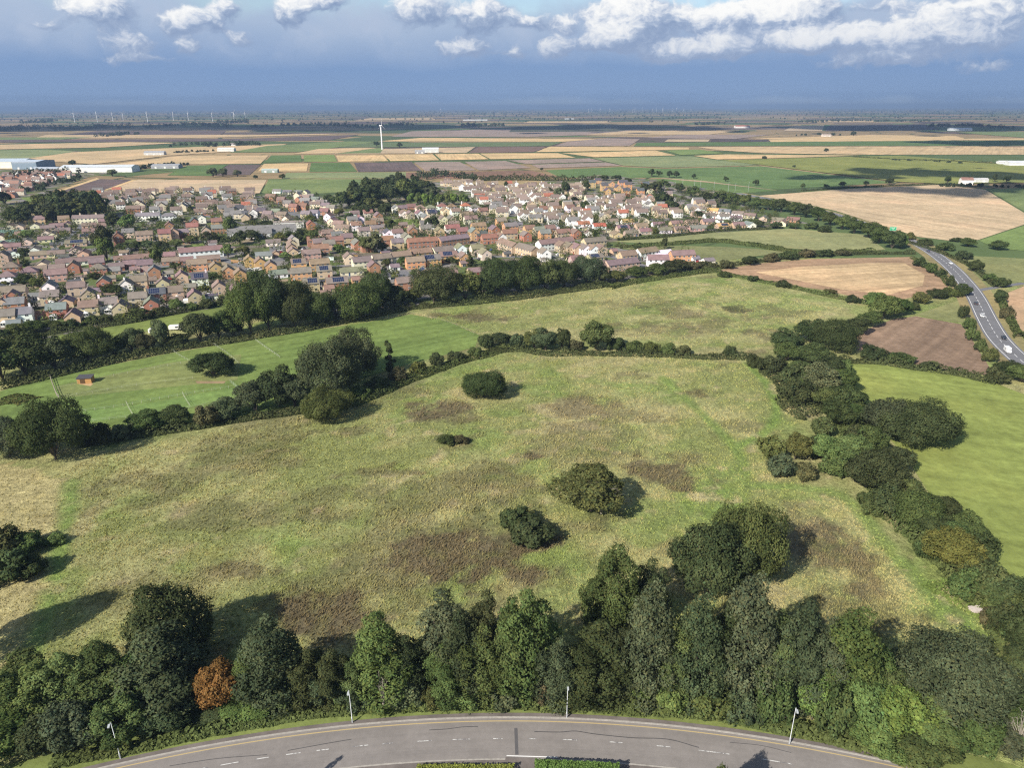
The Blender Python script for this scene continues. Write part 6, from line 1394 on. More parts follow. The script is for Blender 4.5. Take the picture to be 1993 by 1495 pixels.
# ---- shrubs, hedges and small trees of the gardens, and far copses
def leaf_mass(name, spots, label, cat, col, seed=0):
    """spots: x, y, height, width, leaves, leaf size, tint"""
    r = np.random.default_rng(seed); V = []; K = []
    for (x, y, h, w, n, s, tint) in spots:
        d = r.normal(0, 1, (n, 3)); d[:, 2] = np.abs(d[:, 2]) * 1.0; d /= np.linalg.norm(d, axis=1)[:, None]
        k = r.uniform(.65, 1.05, n)[:, None]
        pos = np.c_[x + d[:, :1] * w / 2 * k, y + d[:, 1:2] * w / 2 * k, h * .25 + d[:, 2:] * h * .75 * k]
        pos[:, 2] *= np.where(r.random(n) < .3, r.uniform(.2, 1, n), 1)
        nor = d + r.normal(0, .45, (n, 3)); nor /= np.linalg.norm(nor, axis=1)[:, None]
        t = np.cross(nor, r.normal(0, 1, (n, 3))); t /= np.linalg.norm(t, axis=1)[:, None]; ss = np.cross(nor, t)
        a = s * r.uniform(.6, 1.3, (n, 1))
        V.append(np.stack([pos - t * a, pos - ss * a * .7, pos + t * a, pos + ss * a * .7], 1).reshape(-1, 3))
        K.append(np.repeat(np.array(tint)[None] * r.uniform(.75, 1.25, (n, 1)), 4, 0))
    V = np.concatenate(V); K = np.concatenate(K)
    return tag(link(name, mesh_np(name, V, np.arange(len(V)).reshape(-1, 4), LEAF, cols=K), color=col), label, cat, kind='stuff')
TP = GP(TOWN_POLY); r = np.random.default_rng(9)
sp = []
tries = 0
STREETS = [p for p in []]
while len(sp) < 3200 and tries < 120000:
    tries += 1
    u, v = r.uniform(0, 1560), r.choice([r.uniform(372, 640), r.uniform(372, 470)])
    x, y = G(u, v)
    if r.random() > (y / 900) ** 1.0 + .15: continue
    if not inpoly(np.array([x]), np.array([y]), TP)[0]: continue
    if any((x - q[0]) ** 2 + (y - q[1]) ** 2 < (q[2] * .8 + 1.5) ** 2 for q in PLACED): continue
    big = r.random() < .5
    h = r.uniform(4, 9.5) if big else r.uniform(1.5, 3.2); w = h * r.uniform(.8, 1.3)
    t = [(1, 1, 1), (1.3, 1.35, 1.1), (.8, .85, .9), (1.7, 1.5, .9), (1.1, .8, .8)][r.choice(5, p=[.4, .25, .2, .1, .05])]
    sp.append((x, y, h, w, 90 if big else 34, .5 if big else .36, t))
leaf_mass('garden_shrubs', sp, 'countless shrubs and small trees of the town gardens', 'shrubs', (.058, .074, .034), 3)
# far copses and tree lines, each a mass of crowns
def copse(pts, h, depth, n, label, seed, leaf=2.2, tint=(.95, 1, 1)):
    r = np.random.default_rng(seed); L = smooth_line(GP(pts), 20); sp = []
    for i in range(n):
        p = L[r.integers(0, len(L))]; d = depth * r.normal(0, .5)
        hh = h * r.uniform(.6, 1.25)
        sp.append((p[0] + r.normal(0, h), p[1] + d, hh, hh * r.uniform(.8, 1.3), 42, leaf, tint))
    leaf_mass('copse', sp, label, 'copse', (.045, .058, .034), seed)
copse([(0, 256), (60, 251), (130, 252)], 22, 120, 70, 'dark far wood at left picture edge', 101, 3)
copse([(60, 240), (100, 236)], 24, 150, 30, 'small round far wood above the left edge wood', 102, 4)
copse([(130, 254), (200, 249), (300, 250)], 20, 100, 90, 'long dark tree line left of the far village', 103, 3)
copse([(205, 266), (230, 263), (262, 262)], 14, 60, 26, 'low dark copse below the long far tree line', 104, 2.4)
copse([(310, 246), (380, 243), (440, 248)], 18, 120, 60, 'far tree line below the middle turbines', 105, 3)
copse([(440, 240), (470, 238)], 26, 120, 26, 'dark round far wood under the right turbines', 106, 4)
copse([(500, 247), (600, 243), (720, 246), (800, 243)], 14, 300, 120, 'scattered trees of the far village', 107, 3)
copse([(905, 244), (940, 246), (975, 245)], 16, 200, 46, 'dark far wood below the long packing shed', 108, 3)
copse([(340, 284), (395, 282), (425, 286)], 9, 50, 34, 'dark copse by the far left farm', 109, 1.8)
copse([(455, 284), (470, 283), (495, 283)], 13, 30, 22, 'tall dark trees beside the white far cottage', 110, 1.8)
copse([(348, 297), (390, 296), (430, 293)], 5, 30, 30, 'scrub by the white roofed far shed', 111, 1.4)
copse([(272, 329), (300, 325), (360, 321)], 6, 30, 36, 'scrubby trees around the grey glasshouse yard', 112, 1.4)
copse([(30, 345), (60, 340), (100, 341), (125, 338)], 9, 40, 40, 'trees in front of the left warehouses', 113, 1.6)
copse([(60, 372), (80, 362), (110, 356), (150, 348)], 7, 16, 40, 'hedge trees along the far left estate', 114, 1.4)
copse([(1355, 243), (1400, 241)], 12, 100, 26, 'low dark wood left of the far red roofed farm', 115, 3)
copse([(1560, 238), (1640, 235), (1720, 236), (1800, 235)], 12, 200, 90, 'far tree line on the right above dark soil', 116, 3.4)
copse([(1815, 247), (1880, 245), (1960, 250)], 14, 90, 60, 'dark far wood around pale sheds, right', 117, 3)
copse([(1560, 264), (1590, 262), (1620, 263)], 7, 30, 18, 'bushes around the far right cottage', 118, 2)
copse([(820, 347), (845, 343), (905, 348)], 11, 30, 34, 'dark trees at left end of shelter hedge', 119, 1.4)
copse([(1840, 363), (1900, 362), (1993, 366)], 4, 20, 40, 'garden scrub around the white farmhouse', 120, 1.2)
copse([(1745, 312), (1800, 314), (1870, 318)], 3, 12, 30, 'thin scrub in the far mustard field', 121, 1.2)
for k, (v, n, h) in enumerate([(218.5, 420, 26), (222, 380, 20), (227, 320, 16), (233, 200, 13), (239, 90, 11)]):
    copse([(-20, v + 1.5), (500, v), (1000, v - 1), (1500, v - 3), (2010, v - 5)], h, {0: 4000, 1: 1800, 2: 900, 3: 500, 4: 300}[k], n, f'{ordinal(k)} band of scattered far trees counted down from the horizon', 130 + k, 5 - k * .6)
# ------------------------------------------------------------------ street lamps
STEEL = mat_plain('galvanised_steel', (0.40, 0.42, 0.44), 0.5, 0.4, 0.08, 0.5, 0.3)
LAMPG = mat_plain('lamp_glass', (0.42, 0.45, 0.46), 0.25, 0.5, 0.05, 0.5)
TIMBER = mat_plain('orange_timber', (0.40, 0.225, 0.085), 0.8, 0.2, 0.15, 0.4)
POSTW = mat_plain('pale_post', (0.46, 0.44, 0.36), 0.8, 0.2, 0.1, 0.4)
TAPE = mat_plain('fence_tape', (0.42, 0.46, 0.36), 0.7, 0.2, 0.1, 0.6)
CONCRETE = mat_plain('concrete', (0.50, 0.44, 0.39), 0.9, 0.1, 0.15, 0.5)
BLADE = mat_plain('turbine_white', (0.78, 0.79, 0.80), 0.45, 0.3, 0.04, 3.0)
pm = MB(); pm.tube([(0, 0, -.3), (0, 0, 1.4), (0, 0, 1.42), (0, 0, 8.0)], [.11, .11, .065, .05], 8); pole_me = pm.mesh('pole', STEEL, True)
pm = MB(); pm.tube([(0, 0, 7.95), (0, -.25, 8.2), (0, -.9, 8.3)], [.045, .04, .035], 6); arm_me = pm.mesh('bracket', STEEL, True)
pm = MB(); pm.box(-.16, .16, -1.45, -.75, 8.24, 8.38); pm.box(-.13, .13, -1.42, -.8, 8.17, 8.24); head_me = pm.mesh('lamp_head', LAMPG)
pm = MB(); pm.box(-.10, .10, -.165, -.125, .5, 1.15); hatch_me = pm.mesh('access_door', STEEL)
for (u, v, lab) in [(235, 1478, 'leftmost of the four street lamps on the near road'), (686, 1408, 'second from left of the four street lamps on the near road'), (1103, 1398, 'third from left of the four street lamps on the near road'), (1536, 1449, 'rightmost of the four street lamps on the near road')]:
    x, y = G(u, v)
    ang = math.atan2(y - RC[1], x - RC[0]) - math.pi / 2
    o = empty('street_lamp', (x, y, 0), ang)
    if u in (1103, 686): o.scale = (1, 1, .93)
    link('pole', pole_me, o); b2 = link('bracket', arm_me, o); link('lamp_head', head_me, b2); link('access_door', hatch_me, o)
    tag(o, lab, 'street lamp', 'street lamps along the near road')
# road sign plate on the rightmost lamp
m = MB(); m.box(-.22, .22, -.17, -.14, 1.6, 2.3); 
# column lights along the far ring road
pm = MB(); pm.tube([(0, 0, -.2), (0, 0, 12)], [.11, .07], 6); pm2 = MB(); pm2.box(-.15, .15, -1.3, .1, 11.9, 12.1)
cp_, ch_ = pm.mesh('pole', STEEL, True), pm2.mesh('lamp_head', LAMPG)
for i, (u, v) in enumerate([(1313, 374), (1328, 366), (1351, 368), (1363, 366), (1389, 372), (1417, 374), (1430, 376), (1456, 374)]):
    o = empty('lamp_column', (*G(u, v), 0)); link('pole', cp_, o); link('lamp_head', ch_, o)
    tag(o, f'{ordinal(i)} from left of the tall thin lamp columns beside main road trees', 'lamp column', 'lamp columns beside the main road')
# telegraph pole by the last bungalow
m = MB(); m.tube([(0, 0, -.2), (0, 0, 8)], [.14, .1], 6); m.box(-.6, .6, -.05, .05, 7.4, 7.55)
tag(link('telegraph_pole', m.mesh('telegraph_pole', BARK), None, (*G(1548, 447), 0)), 'thin telegraph pole at end of the last bungalows', 'pole')

# ------------------------------------------------------------------ cars
CARP = mat_objcol('car_paint', 0.3, 0.5, 0.03, 2.0)
TYRE = mat_plain('tyre', (0.02, 0.02, 0.02), 0.9, 0.1, 0.1, 0.3)
CHROME = mat_plain('headlamp', (0.75, 0.76, 0.78), 0.15, 0.6, 0.03, 0.3)
REDL = mat_plain('tail_lamp', (0.35, 0.02, 0.02), 0.3, 0.5, 0.05, 0.3)
def loft(m, secs, mi=0):
    """sections: list of (x, [(y,z)...])"""
    n = len(secs[0][1]); b0 = len(m.v)
    for x, pts in secs:
        for y, z in pts: m.v.append((x, y, z))
    for i in range(len(secs) - 1):
        for k in range(n):
            m.f.append([b0 + i * n + k, b0 + (i + 1) * n + k, b0 + (i + 1) * n + (k + 1) % n, b0 + i * n + (k + 1) % n]); m.mi.append(mi)
    m.f.append([b0 + k for k in range(n)]); m.mi.append(mi)
    m.f.append([b0 + (len(secs) - 1) * n + k for k in range(n)][::-1]); m.mi.append(mi)
def csec(hw, z0, z1, r=.12): return [(-hw, z0 + r), (-hw + r, z0), (hw - r, z0), (hw, z0 + r), (hw, z1 - r), (hw - r * .8, z1), (-hw + r * .8, z1), (-hw, z1 - r)]
def make_car(van=False):
    b_ = MB()
    if van: loft(b_, [(-2.5, csec(.9, .35, 2.1)), (-2.3, csec(.97, .3, 2.25)), (1.0, csec(.97, .3, 2.25)), (1.6, csec(.95, .3, 1.45)), (2.4, csec(.9, .32, 1.1)), (2.55, csec(.8, .42, .9))])
    else: loft(b_, [(-2.15, csec(.76, .42, .86)), (-2.05, csec(.86, .32, .98)), (-1.2, csec(.89, .26, 1.0)), (.8, csec(.89, .26, .98)), (1.5, csec(.87, .28, .90)), (2.0, csec(.80, .34, .78)), (2.12, csec(.68, .44, .68))])
    g = MB()
    if van: g.add([(1.02, -.88, 2.15), (1.02, .88, 2.15), (1.62, .88, 1.47), (1.62, -.88, 1.47)], [(0, 1, 2, 3)]); g.box(.1, 1.0, -.985, .985, 1.4, 2.0)
    else: loft(g, [(-1.75, csec(.68, .95, 1.0, .02)), (-1.15, csec(.70, .95, 1.37, .1)), (.05, csec(.70, .95, 1.40, .1)), (.95, csec(.72, .95, 1.0, .02))])
    rf = MB()
    if not van: loft(rf, [(-1.12, csec(.60, 1.36, 1.42, .03)), (-.9, csec(.66, 1.37, 1.46, .04)), (-.1, csec(.66, 1.38, 1.47, .04)), (.12, csec(.60, 1.36, 1.42, .03))])
    w = MB()
    n = 12
    for sgn in (-1, 1): pass
    for k in range(n): pass
    ring = [(.32 * math.cos(2 * math.pi * k / n), .32 * math.sin(2 * math.pi * k / n)) for k in range(n)]
    v = [(x, -.11, z) for x, z in ring] + [(x, .11, z) for x, z in ring]
    w.add(v, [(k, (k + 1) % n, n + (k + 1) % n, n + k) for k in range(n)] + [tuple(range(n))[::-1], tuple(range(n, 2 * n))])
    rim = MB(); rim.add([(x * .6, -.115, z * .6) for x, z in ring] + [(x * .6, .115, z * .6) for x, z in ring], [tuple(range(n))[::-1], tuple(range(n, 2 * n))])
    hl = MB(); hl.box(-.04, .04, -.17, .17, -.07, .07)
    return dict(body=b_.mesh('body', CARP, False), glass=g.mesh('windows', GLASS), roof=None if van else rf.mesh('roof', CARP), wheel=w.mesh('wheel', TYRE), rim=rim.mesh('rim', STEEL), head=hl.mesh('headlight', CHROME), tail=hl.mesh('tail_light', REDL), van=van)
CAR, VAN = make_car(), make_car(True)
CAR['tail'].materials[0] = REDL; VAN['tail'].materials[0] = REDL
def car(x, y, ang, col, label, proto=None, group=None, z=.06, full=True):
    p = proto or CAR
    o = empty('van' if p['van'] else 'car', (x, y, z), ang)
    link('body', p['body'], o, color=col); link('windows', p['glass'], o)
    if p['roof']: link('roof', p['roof'], o, color=col)
    wb = 1.35 if not p['van'] else 1.6
    if full:
        for sx in (-1, 1):
            for sy in (-1, 1):
                w = link('wheel', p['wheel'], o, (sx * wb, sy * .80, .32)); link('rim', p['rim'], w)
        for sy in (-1, 1):
            link('headlight', p['head'], o, ((2.06 if not p['van'] else 2.5), sy * .55, .66)); link('tail_light', p['tail'], o, ((-2.12 if not p['van'] else -2.5), sy * .6, .8))
    tag(o, label, 'van' if p['van'] else 'car', group)
    return o
def main_at(u, v, off):
    x, y = G(u, v); d = np.hypot(MAIN[:, 0] - x, MAIN[:, 1] - y); i = int(np.clip(d.argmin(), 1, len(MAIN) - 2))
    t = MAIN[i + 1] - MAIN[i - 1]; a = math.atan2(t[1], t[0]); n = np.array([-math.sin(a), math.cos(a)])
    p = MAIN[i] + n * off
    return p[0], p[1], a
for (u, v, off, fwd, col, lab, pr) in [(1804, 489, -1.9, 0, (.05, .07, .12), 'dark blue car farthest up the main road', None), (1842, 514, 1.9, 1, (.75, .76, .78), 'white car near the top of the main road bend', None), (1899, 592, -2.0, 0, (.05, .055, .06), 'dark grey car just below the lane junction on main road', None), (1914, 616, -1.8, 1, (.78, .78, .78), 'white car in middle of the main road descent', None), (1942, 659, 1.9, 1, (.025, .027, .035), 'black car ahead of the white van on main road', None), (1964, 684, -1.9, 1, (.76, .76, .76), 'white van nearest on the main road', VAN)]:
    x, y, a = main_at(u, v, off)
    car(x, y, a + (0 if fwd else math.pi), col, lab, pr, 'traffic on the main road')
TC = [(.76, .76, .76), (.45, .46, .48), (.05, .06, .08), (.35, .03, .03), (.08, .14, .35), (.6, .6, .6)]
TN = ['white', 'silver', 'dark', 'red', 'blue', 'grey']
for (u, v, c, where, a) in [(170, 436, 3, 'before the cream terrace by the dark wood', 10), (113, 466, 0, 'beside bungalows below the sports court', 80), (125, 463, 0, 'on the drive right of the sports court', 70), (70, 473, 1, 'among bungalows left of the court street', 60), (323, 540, 0, 'on the dark yard behind the solar house', 100), (331, 542, 3, 'parked in the dark yard behind the solar house', 100), (408, 573, 0, 'on the drive between the last two front houses', 20), (470, 511, 1, 'before the orange fence left of the orange gables', 5), (489, 524, 0, 'left of the white motorhome by the orange gables', 10), (548, 491, 3, 'in the school car park', 15), (545, 487, 0, 'at top of the school car park', 15), (590, 484, 1, 'right of the stepped roofs', 60), (586, 492, 0, 'right of the lowest stepped roof', 40), (680, 480, 0, 'left of the red gabled pair', 20), (934, 504, 2, 'on the drive beside the cream gables', 20), (975, 483, 3, 'by the brown descending terrace', 60), (957, 486, 4, 'left of the brown descending terrace', 20), (1087, 495, 0, 'below the row of stepped gables', 15), (1196, 487, 4, 'on the yard right of the stepped gables', 20), (1243, 512, 2, 'on the road right of the long buff terrace', 30), (1180, 537, 1, 'at left end of the long buff terrace', 20), (1357, 508, 3, 'beside the last orange terrace', 60), (1382, 519, 3, 'by the hedge at the end of the terraces', 40), (1385, 438, 3, 'in the lower bungalow row', 20), (1161, 408, 3, 'among back bungalows below white villas', 10), (346, 520, 2, 'beside the tree on the estate street', 10), (362, 521, 4, 'on the estate street above the olive tree', 10), (222, 500, 2, 'beside the long white terrace end', 100), (24, 505, 4, 'behind the tall house at left edge', 80), (648, 540, 2, 'between orange houses and solar terrace', 30)]:
    x, y = G(u, v, .7)
    car(x, y, math.radians(a + 22), TC[c], f'{TN[c]} car parked {where}', None, 'cars parked in the town', .13, full=y < 450)
x, y = G(502, 524, 1.2); car(x, y, math.radians(30), (.8, .8, .8), 'white motorhome parked below the orange gables', VAN, None, .13)

# ------------------------------------------------------------------ green direction sign by the main road
SIGNG = mat_plain('sign_green', (0.03, 0.30, 0.14), 0.4, 0.4, 0.04, 1.0)
o = empty('direction_sign', (*G(1737, 452), 0), math.radians(-14))
m = MB(); m.box(-2.6, 2.6, -.05, .05, 1.4, 4.6); link('board', m.mesh('board', SIGNG), o)
m = MB(); 
for (a, b_, c, d) in [(-2.5, 2.5, 4.44, 4.54), (-2.5, 2.5, 1.46, 1.56), (-2.5, -2.4, 1.56, 4.44), (2.4, 2.5, 1.56, 4.44), (-.12, .12, 1.9, 3.2), (-1.2, 1.2, 3.2, 3.42), (-1.2, -1.0, 3.42, 3.9), (1.0, 1.2, 3.42, 3.9)]: m.box(a, b_, -.058, -.052, c, d)
link('route_symbol', m.mesh('route_symbol', TRIM), o)
for sx in (-1.6, 1.6):
    m = MB(); m.tube([(sx, .1, -.2), (sx, .1, 4.5)], [.07, .07], 6); link('post', m.mesh('post', STEEL), o)
tag(o, 'big green direction sign beside the main road', 'road sign')

# ------------------------------------------------------------------ wind turbines
def turbine_parts(Hh, Rb):
    t = MB(); t.tube([(0, 0, -.5), (0, 0, Hh * .5), (0, 0, Hh - 1.2)], [Hh * .034, Hh * .026, Hh * .018], 12)
    n = MB(); n.box(-1.4, 1.4, -3.2, 4.5, Hh - 1.5, Hh + 1.6)
    h = MB(); h.tube([(0, -4.6, Hh), (0, -4.2, Hh), (0, -3.2, Hh)], [.3, 1.1, 1.3], 10)
    bl = MB(); bl.add([(-.7, 0, 1), (.7, .15, 1), (1.3, .1, Rb * .2), (-1.1, -.1, Rb * .2), (.35, 0, Rb), (-.12, 0, Rb), (-.7, .35, 1), (.7, .5, 1), (1.3, .35, Rb * .2), (-1.1, .3, Rb * .2), (.35, .1, Rb), (-.12, .1, Rb)],
                      [(0, 1, 2, 3), (3, 2, 4, 5), (7, 6, 9, 8), (8, 9, 11, 10), (1, 7, 8, 2), (2, 8, 10, 4), (6, 0, 3, 9), (9, 3, 5, 11), (4, 10, 11, 5), (0, 6, 7, 1)])
    return t.mesh('tower', BLADE, True), n.mesh('nacelle', BLADE), h.mesh('hub', BLADE, True), bl.mesh('blade', BLADE)
def turbine(u, vb, vhub, label, Rk, yaw, ph, group, parts, dist=None):
    x, y = G(u, vb) if dist is None else (0, 0)
    if dist is not None:
        d = FWD + (u - 996.5) / FPX * RIGHT - (vhub - 747.5) / FPX * UP; x, y = d[0] / d[1] * dist, dist
    hub = top_z(y, u, vhub)
    T_, N_, H_, B_ = parts
    o = empty('wind_turbine', (x, y, 0), math.radians(yaw)); k = hub / 65.0; o.scale = (k, k, k)
    link('tower', T_, o); link('nacelle', N_, o); hb = link('hub', H_, o)
    for i in range(3):
        b_ = link('blade', B_, o, (0, -3.9, 65.0)); b_.rotation_euler = (0, math.radians(ph + 120 * i), 0)
        b_.scale = (1, 1, Rk)
    tag(o, label, 'wind turbine', group)
TP65 = turbine_parts(65.0, 38)
turbine(744, 291, 244, 'single tall white wind turbine in the middle of the fields', .5, 62, 5, None, TP65)
for i, (u, vb, vh, ph, yw) in enumerate([(146, 238, 219.5, 10, 35), (190, 237, 218.5, 0, 60), (220, 235.5, 219, 20, 70), (240, 234, 219, 50, 40), (288, 238, 219, 5, 65), (338, 234, 218.5, 15, 50), (367, 234, 219, 0, 65), (414, 236, 219.5, 30, 80), (456, 233.5, 218.5, 40, 20), (478, 233, 219, 10, 40)]):
    turbine(u, vb, vh, f'{ordinal(i)} from left of the ten white turbines on left horizon', .95, yw, ph, 'turbines on the left horizon', TP65)
for i, u in enumerate([857, 1146, 1152, 1168, 1187, 1207, 1232, 1236, 1250, 1270, 1278, 1290, 1310, 1317, 1331, 1345]):
    turbine(u, 0, 211.5 - (u - 996) * .003 - (i % 3) * .4, f'{ordinal(i)} from left of the tiny turbines on the right horizon', 1.0, 20 + (i * 37) % 50, (i * 47) % 120, 'turbines on the right horizon', TP65, dist=13000 + (i * 577) % 3000)

# ------------------------------------------------------------------ paddock: shed, fences, trough
x, y = G(168, 744)
o = empty('field_shelter', (x, y, 0), math.radians(8))
m = MB(); m.add([(-2.6, -1.6, 0), (2.6, -1.6, 0), (2.6, 1.6, 0), (-2.6, 1.6, 0), (-2.6, -1.6, 2.1), (2.6, -1.6, 2.1), (2.6, 1.6, 2.5), (-2.6, 1.6, 2.5)], [(0, 1, 5, 4), (1, 2, 6, 5), (2, 3, 7, 6), (3, 0, 4, 7)])
link('wall', m.mesh('wall', TIMBER), o)
m = MB(); m.add([(-2.8, -1.9, 2.1), (2.8, -1.9, 2.1), (2.8, 1.8, 2.58), (-2.8, 1.8, 2.58), (-2.8, -1.9, 2.22), (2.8, -1.9, 2.22), (2.8, 1.8, 2.7), (-2.8, 1.8, 2.7)], [(4, 5, 6, 7), (0, 1, 5, 4), (1, 2, 6, 5), (2, 3, 7, 6), (3, 0, 4, 7), (3, 2, 1, 0)])
link('roof', m.mesh('roof', mat_plain('felt_roof', (.07, .07, .08), .9, .1, .15, .6)), o)
m = MB(); m.box(-.9, .9, -.06, 0, 0, 1.9); link('doorway_shade', m.mesh('doorway_shade', mat_plain('doorway_shade_brown', (.10, .06, .03), .9, .1, .1, .5)), o, (-.6, -1.603, 0))  # solid panel on the wall; the doorway's shade is put in its colour
tag(o, 'small orange timber field shelter in the left paddock', 'shelter')
field('bare_earth', [(154, 748), (176, 752), (182, 747), (160, 744)], (.38, .26, .14), .1, 0, .045)
field('bare_earth', [(380, 742), (440, 742), (436, 747), (384, 747)], (.24, .19, .11), .1, 0, .045)
post_me = None
def fence(pts, label, step=5.0, h=1.1, rails=2, rail_mat=TAPE, post_mat=POSTW, thick=.018, name='paddock_fence', pw=.03):
    L = smooth_line(GP(pts), .5); s = np.concatenate([[0], np.cumsum(np.linalg.norm(np.diff(L, axis=0), axis=1))])
    o = empty(name, (L[0][0], L[0][1], 0))
    pm_ = MB(); pm_.box(-pw, pw, -pw, pw, -.1, h); pme = pm_.mesh('post', post_mat)
    P = [(np.interp(t, s, L[:, 0]) - L[0][0], np.interp(t, s, L[:, 1]) - L[0][1]) for t in np.arange(0, s[-1] + .01, step)]
    for p in P: link('post', pme, o, (p[0], p[1], 0))
    for k in range(rails):
        z = h * (.92 - .42 * k)
        m = MB()
        for a, b_ in zip(P[:-1], P[1:]): m.tube([(a[0], a[1], z), (b_[0], b_[1], z)], [thick, thick], 4, 0, False)
        link('rail', m.mesh('rail', rail_mat), o)
    return tag(o, label, 'fence', 'fences of the paddocks')
fence([(98, 735), (106, 758), (112, 772), (120, 778)], 'dark railed fence at left end of the grazed paddock', 3, 1.4, 3, GREYWOOD, GREYWOOD, .07, pw=.1)
fence([(112, 758), (160, 746), (250, 727), (330, 713), (372, 704)], 'thin tape fence crossing above the field shelter')
fence([(120, 775), (180, 765), (290, 748), (376, 738)], 'thin tape fence between the grazed paddock and the rough strip')
fence([(148, 803), (230, 793), (315, 777), (455, 754)], 'green net fence along top of the mown strip', 3, 1.1, 2, mat_plain('net_green', (.24, .36, .24), .7, .2, .1, .6), POSTW, .028)
fence([(150, 824), (260, 812), (400, 790), (476, 768)], 'pale tape fence along bottom of the mown strip')
fence([(246, 785), (252, 798), (264, 818)], 'short cross fence, left one on the mown strip', 2, 1.2, 2, thick=.02)
fence([(356, 768), (362, 780), (372, 795)], 'short cross fence, middle one on the mown strip', 2, 1.2, 2, thick=.02)
fence([(448, 744), (460, 754), (474, 768)], 'net fence at right end of the mown strip', 2, 1.2, 3, mat_plain('net_green2', (.26, .38, .26), .7, .2, .1, .6), POSTW, .028)
fence([(498, 664), (520, 680), (546, 698)], 'white tape fence in bright paddock below the wood', 3, 1.2, 2, thick=.03)
fence([(410, 668), (440, 688), (468, 712)], 'thin tape fence right of the paddock oak', 3, 1.2, 2)
fence([(335, 684), (360, 700), (380, 708)], 'thin tape fence left of the paddock oak', 3, 1.2, 2)
fence([(795, 610), (860, 625), (905, 642), (930, 655)], 'post fence dividing bright paddock from the far meadow', 4, 1.2, 2, GREYWOOD, GREYWOOD)
fence([(450, 511), (482, 513)], 'orange boarded fence beside the orange gabled houses', 2, 1.8, 3, TIMBER, TIMBER, .3, 'garden_fence')
# caravans half hidden in the belt
for (u, v, lab, w) in [(297, 649, 'small white trailer by the belt below the houses', 3), (345, 642, 'long pale caravan half hidden in the belt', 7)]:
    o = empty('caravan', (*G(u, v), 0), math.radians(12))
    m = MB(); loft(m, [(-w / 2, csec(1.0, .5, 2.2, .2)), (-w / 2 + .3, csec(1.1, .4, 2.5, .2)), (w / 2 - .3, csec(1.1, .4, 2.5, .2)), (w / 2, csec(1.0, .5, 2.2, .2))]); link('body', m.mesh('body', TRIM), o)
    m = MB(); m.box(-.5, .5, -1.125, -1.1, 1.3, 2.0); link('window', m.mesh('window', GLASS), o)
    w_ = link('wheel', CAR['wheel'], o, (0, -1.0, .32)); link('wheel', CAR['wheel'], o, (0, 1.0, .32))
    tag(o, lab, 'caravan')
# concrete slab block by the right hedgerow
o = empty('concrete_block', (*G(1899, 1192), 0), math.radians(8))
m = MB(); m.box(-1.15, 1.15, -.8, .8, -.1, .8); link('block', m.mesh('block', CONCRETE), o)
m = MB(); m.box(-1.3, 1.3, -.95, .95, .8, .98); link('slab', m.mesh('slab', CONCRETE), o)
tag(o, 'pale concrete block lying beside the right hedgerow', 'block')
# bare trees
def bare(u, vb, vt, wpx, label, seed):
    x, y = G(u, vb); w = wpx / scale_at(y); h = top_z(y, u, vt)
    _, L = crown_mesh('tmp', h, w, 60, .2, seed, 'oak', .2, 22)
    o = empty('bare_tree', (x, y, 0)); link('trunk', trunk_mesh('trunk', h, w, .2, L, seed, True), o)
    tag(o, label, 'tree')
bare(1975, 1470, 1385, 60, 'bare grey twiggy tree at lower right corner', 301)
bare(1170, 1000, 925, 90, 'dead grey boughs showing through the olive oak', 302)
bare(748, 1388, 1310, 30, 'thin dead stem in the belt right of second lamp', 303)
bare(1790, 1030, 985, 40, 'dead twigs in right hedgerow', 304)
bare(1515, 1400, 1325, 40, 'pale dead stem in belt left of the rightmost lamp', 305)

# ------------------------------------------------------------------ gardens at the bottom edge
def clipped(u0, v0, u1, v1, depth, h, col, label, seed):
    x0, y0 = G(u0, v0, h); x1, y1 = G(u1, v1, h); Lx = math.hypot(x1 - x0, y1 - y0); a = math.atan2(y1 - y0, x1 - x0)
    r = np.random.default_rng(seed); n = int(Lx * depth * 60 + Lx * h * 120)
    f = r.random(n); top = f < .55
    px = r.uniform(0, Lx, n); py = np.where(top, r.uniform(-depth, 0, n), np.where(r.random(n) < .6, 0, -depth)); pz = np.where(top, h, r.uniform(0, h, n))
    d = np.where(top[:, None], np.array([[0, 0, 1.0]]), np.c_[np.zeros(n), np.where(py > -depth / 2, 1, -1), np.zeros(n)])
    pos = np.c_[px, py, pz] + r.normal(0, .06, (n, 3))
    nor = d + r.normal(0, .55, (n, 3)); nor /= np.linalg.norm(nor, axis=1)[:, None]
    t = np.cross(nor, r.normal(0, 1, (n, 3))); t /= np.linalg.norm(t, axis=1)[:, None]; s_ = np.cross(nor, t); k = (.16 * r.uniform(.6, 1.3, n))[:, None]
    V = np.stack([pos - t * k, pos - s_ * k * .7, pos + t * k, pos + s_ * k * .7], 1).reshape(-1, 3)
    K = np.repeat(r.uniform(.7, 1.3, (n, 1)) * np.ones((1, 3)), 4, 0)
    o = link('clipped_hedge', mesh_np('clipped_hedge', V, np.arange(4 * n).reshape(-1, 4), LEAF, cols=K), None, (x0, y0, 0), a, col)
    tag(o, label, 'hedge')
clipped(1042, 1478, 1205, 1486, 3.0, 2.2, (.10, .17, .05), 'clipped green garden hedge at bottom picture edge', 41)
clipped(812, 1489, 1000, 1488, 2.0, 1.2, (.17, .20, .05), 'low yellow green hedge left of the driveway at bottom edge', 42)
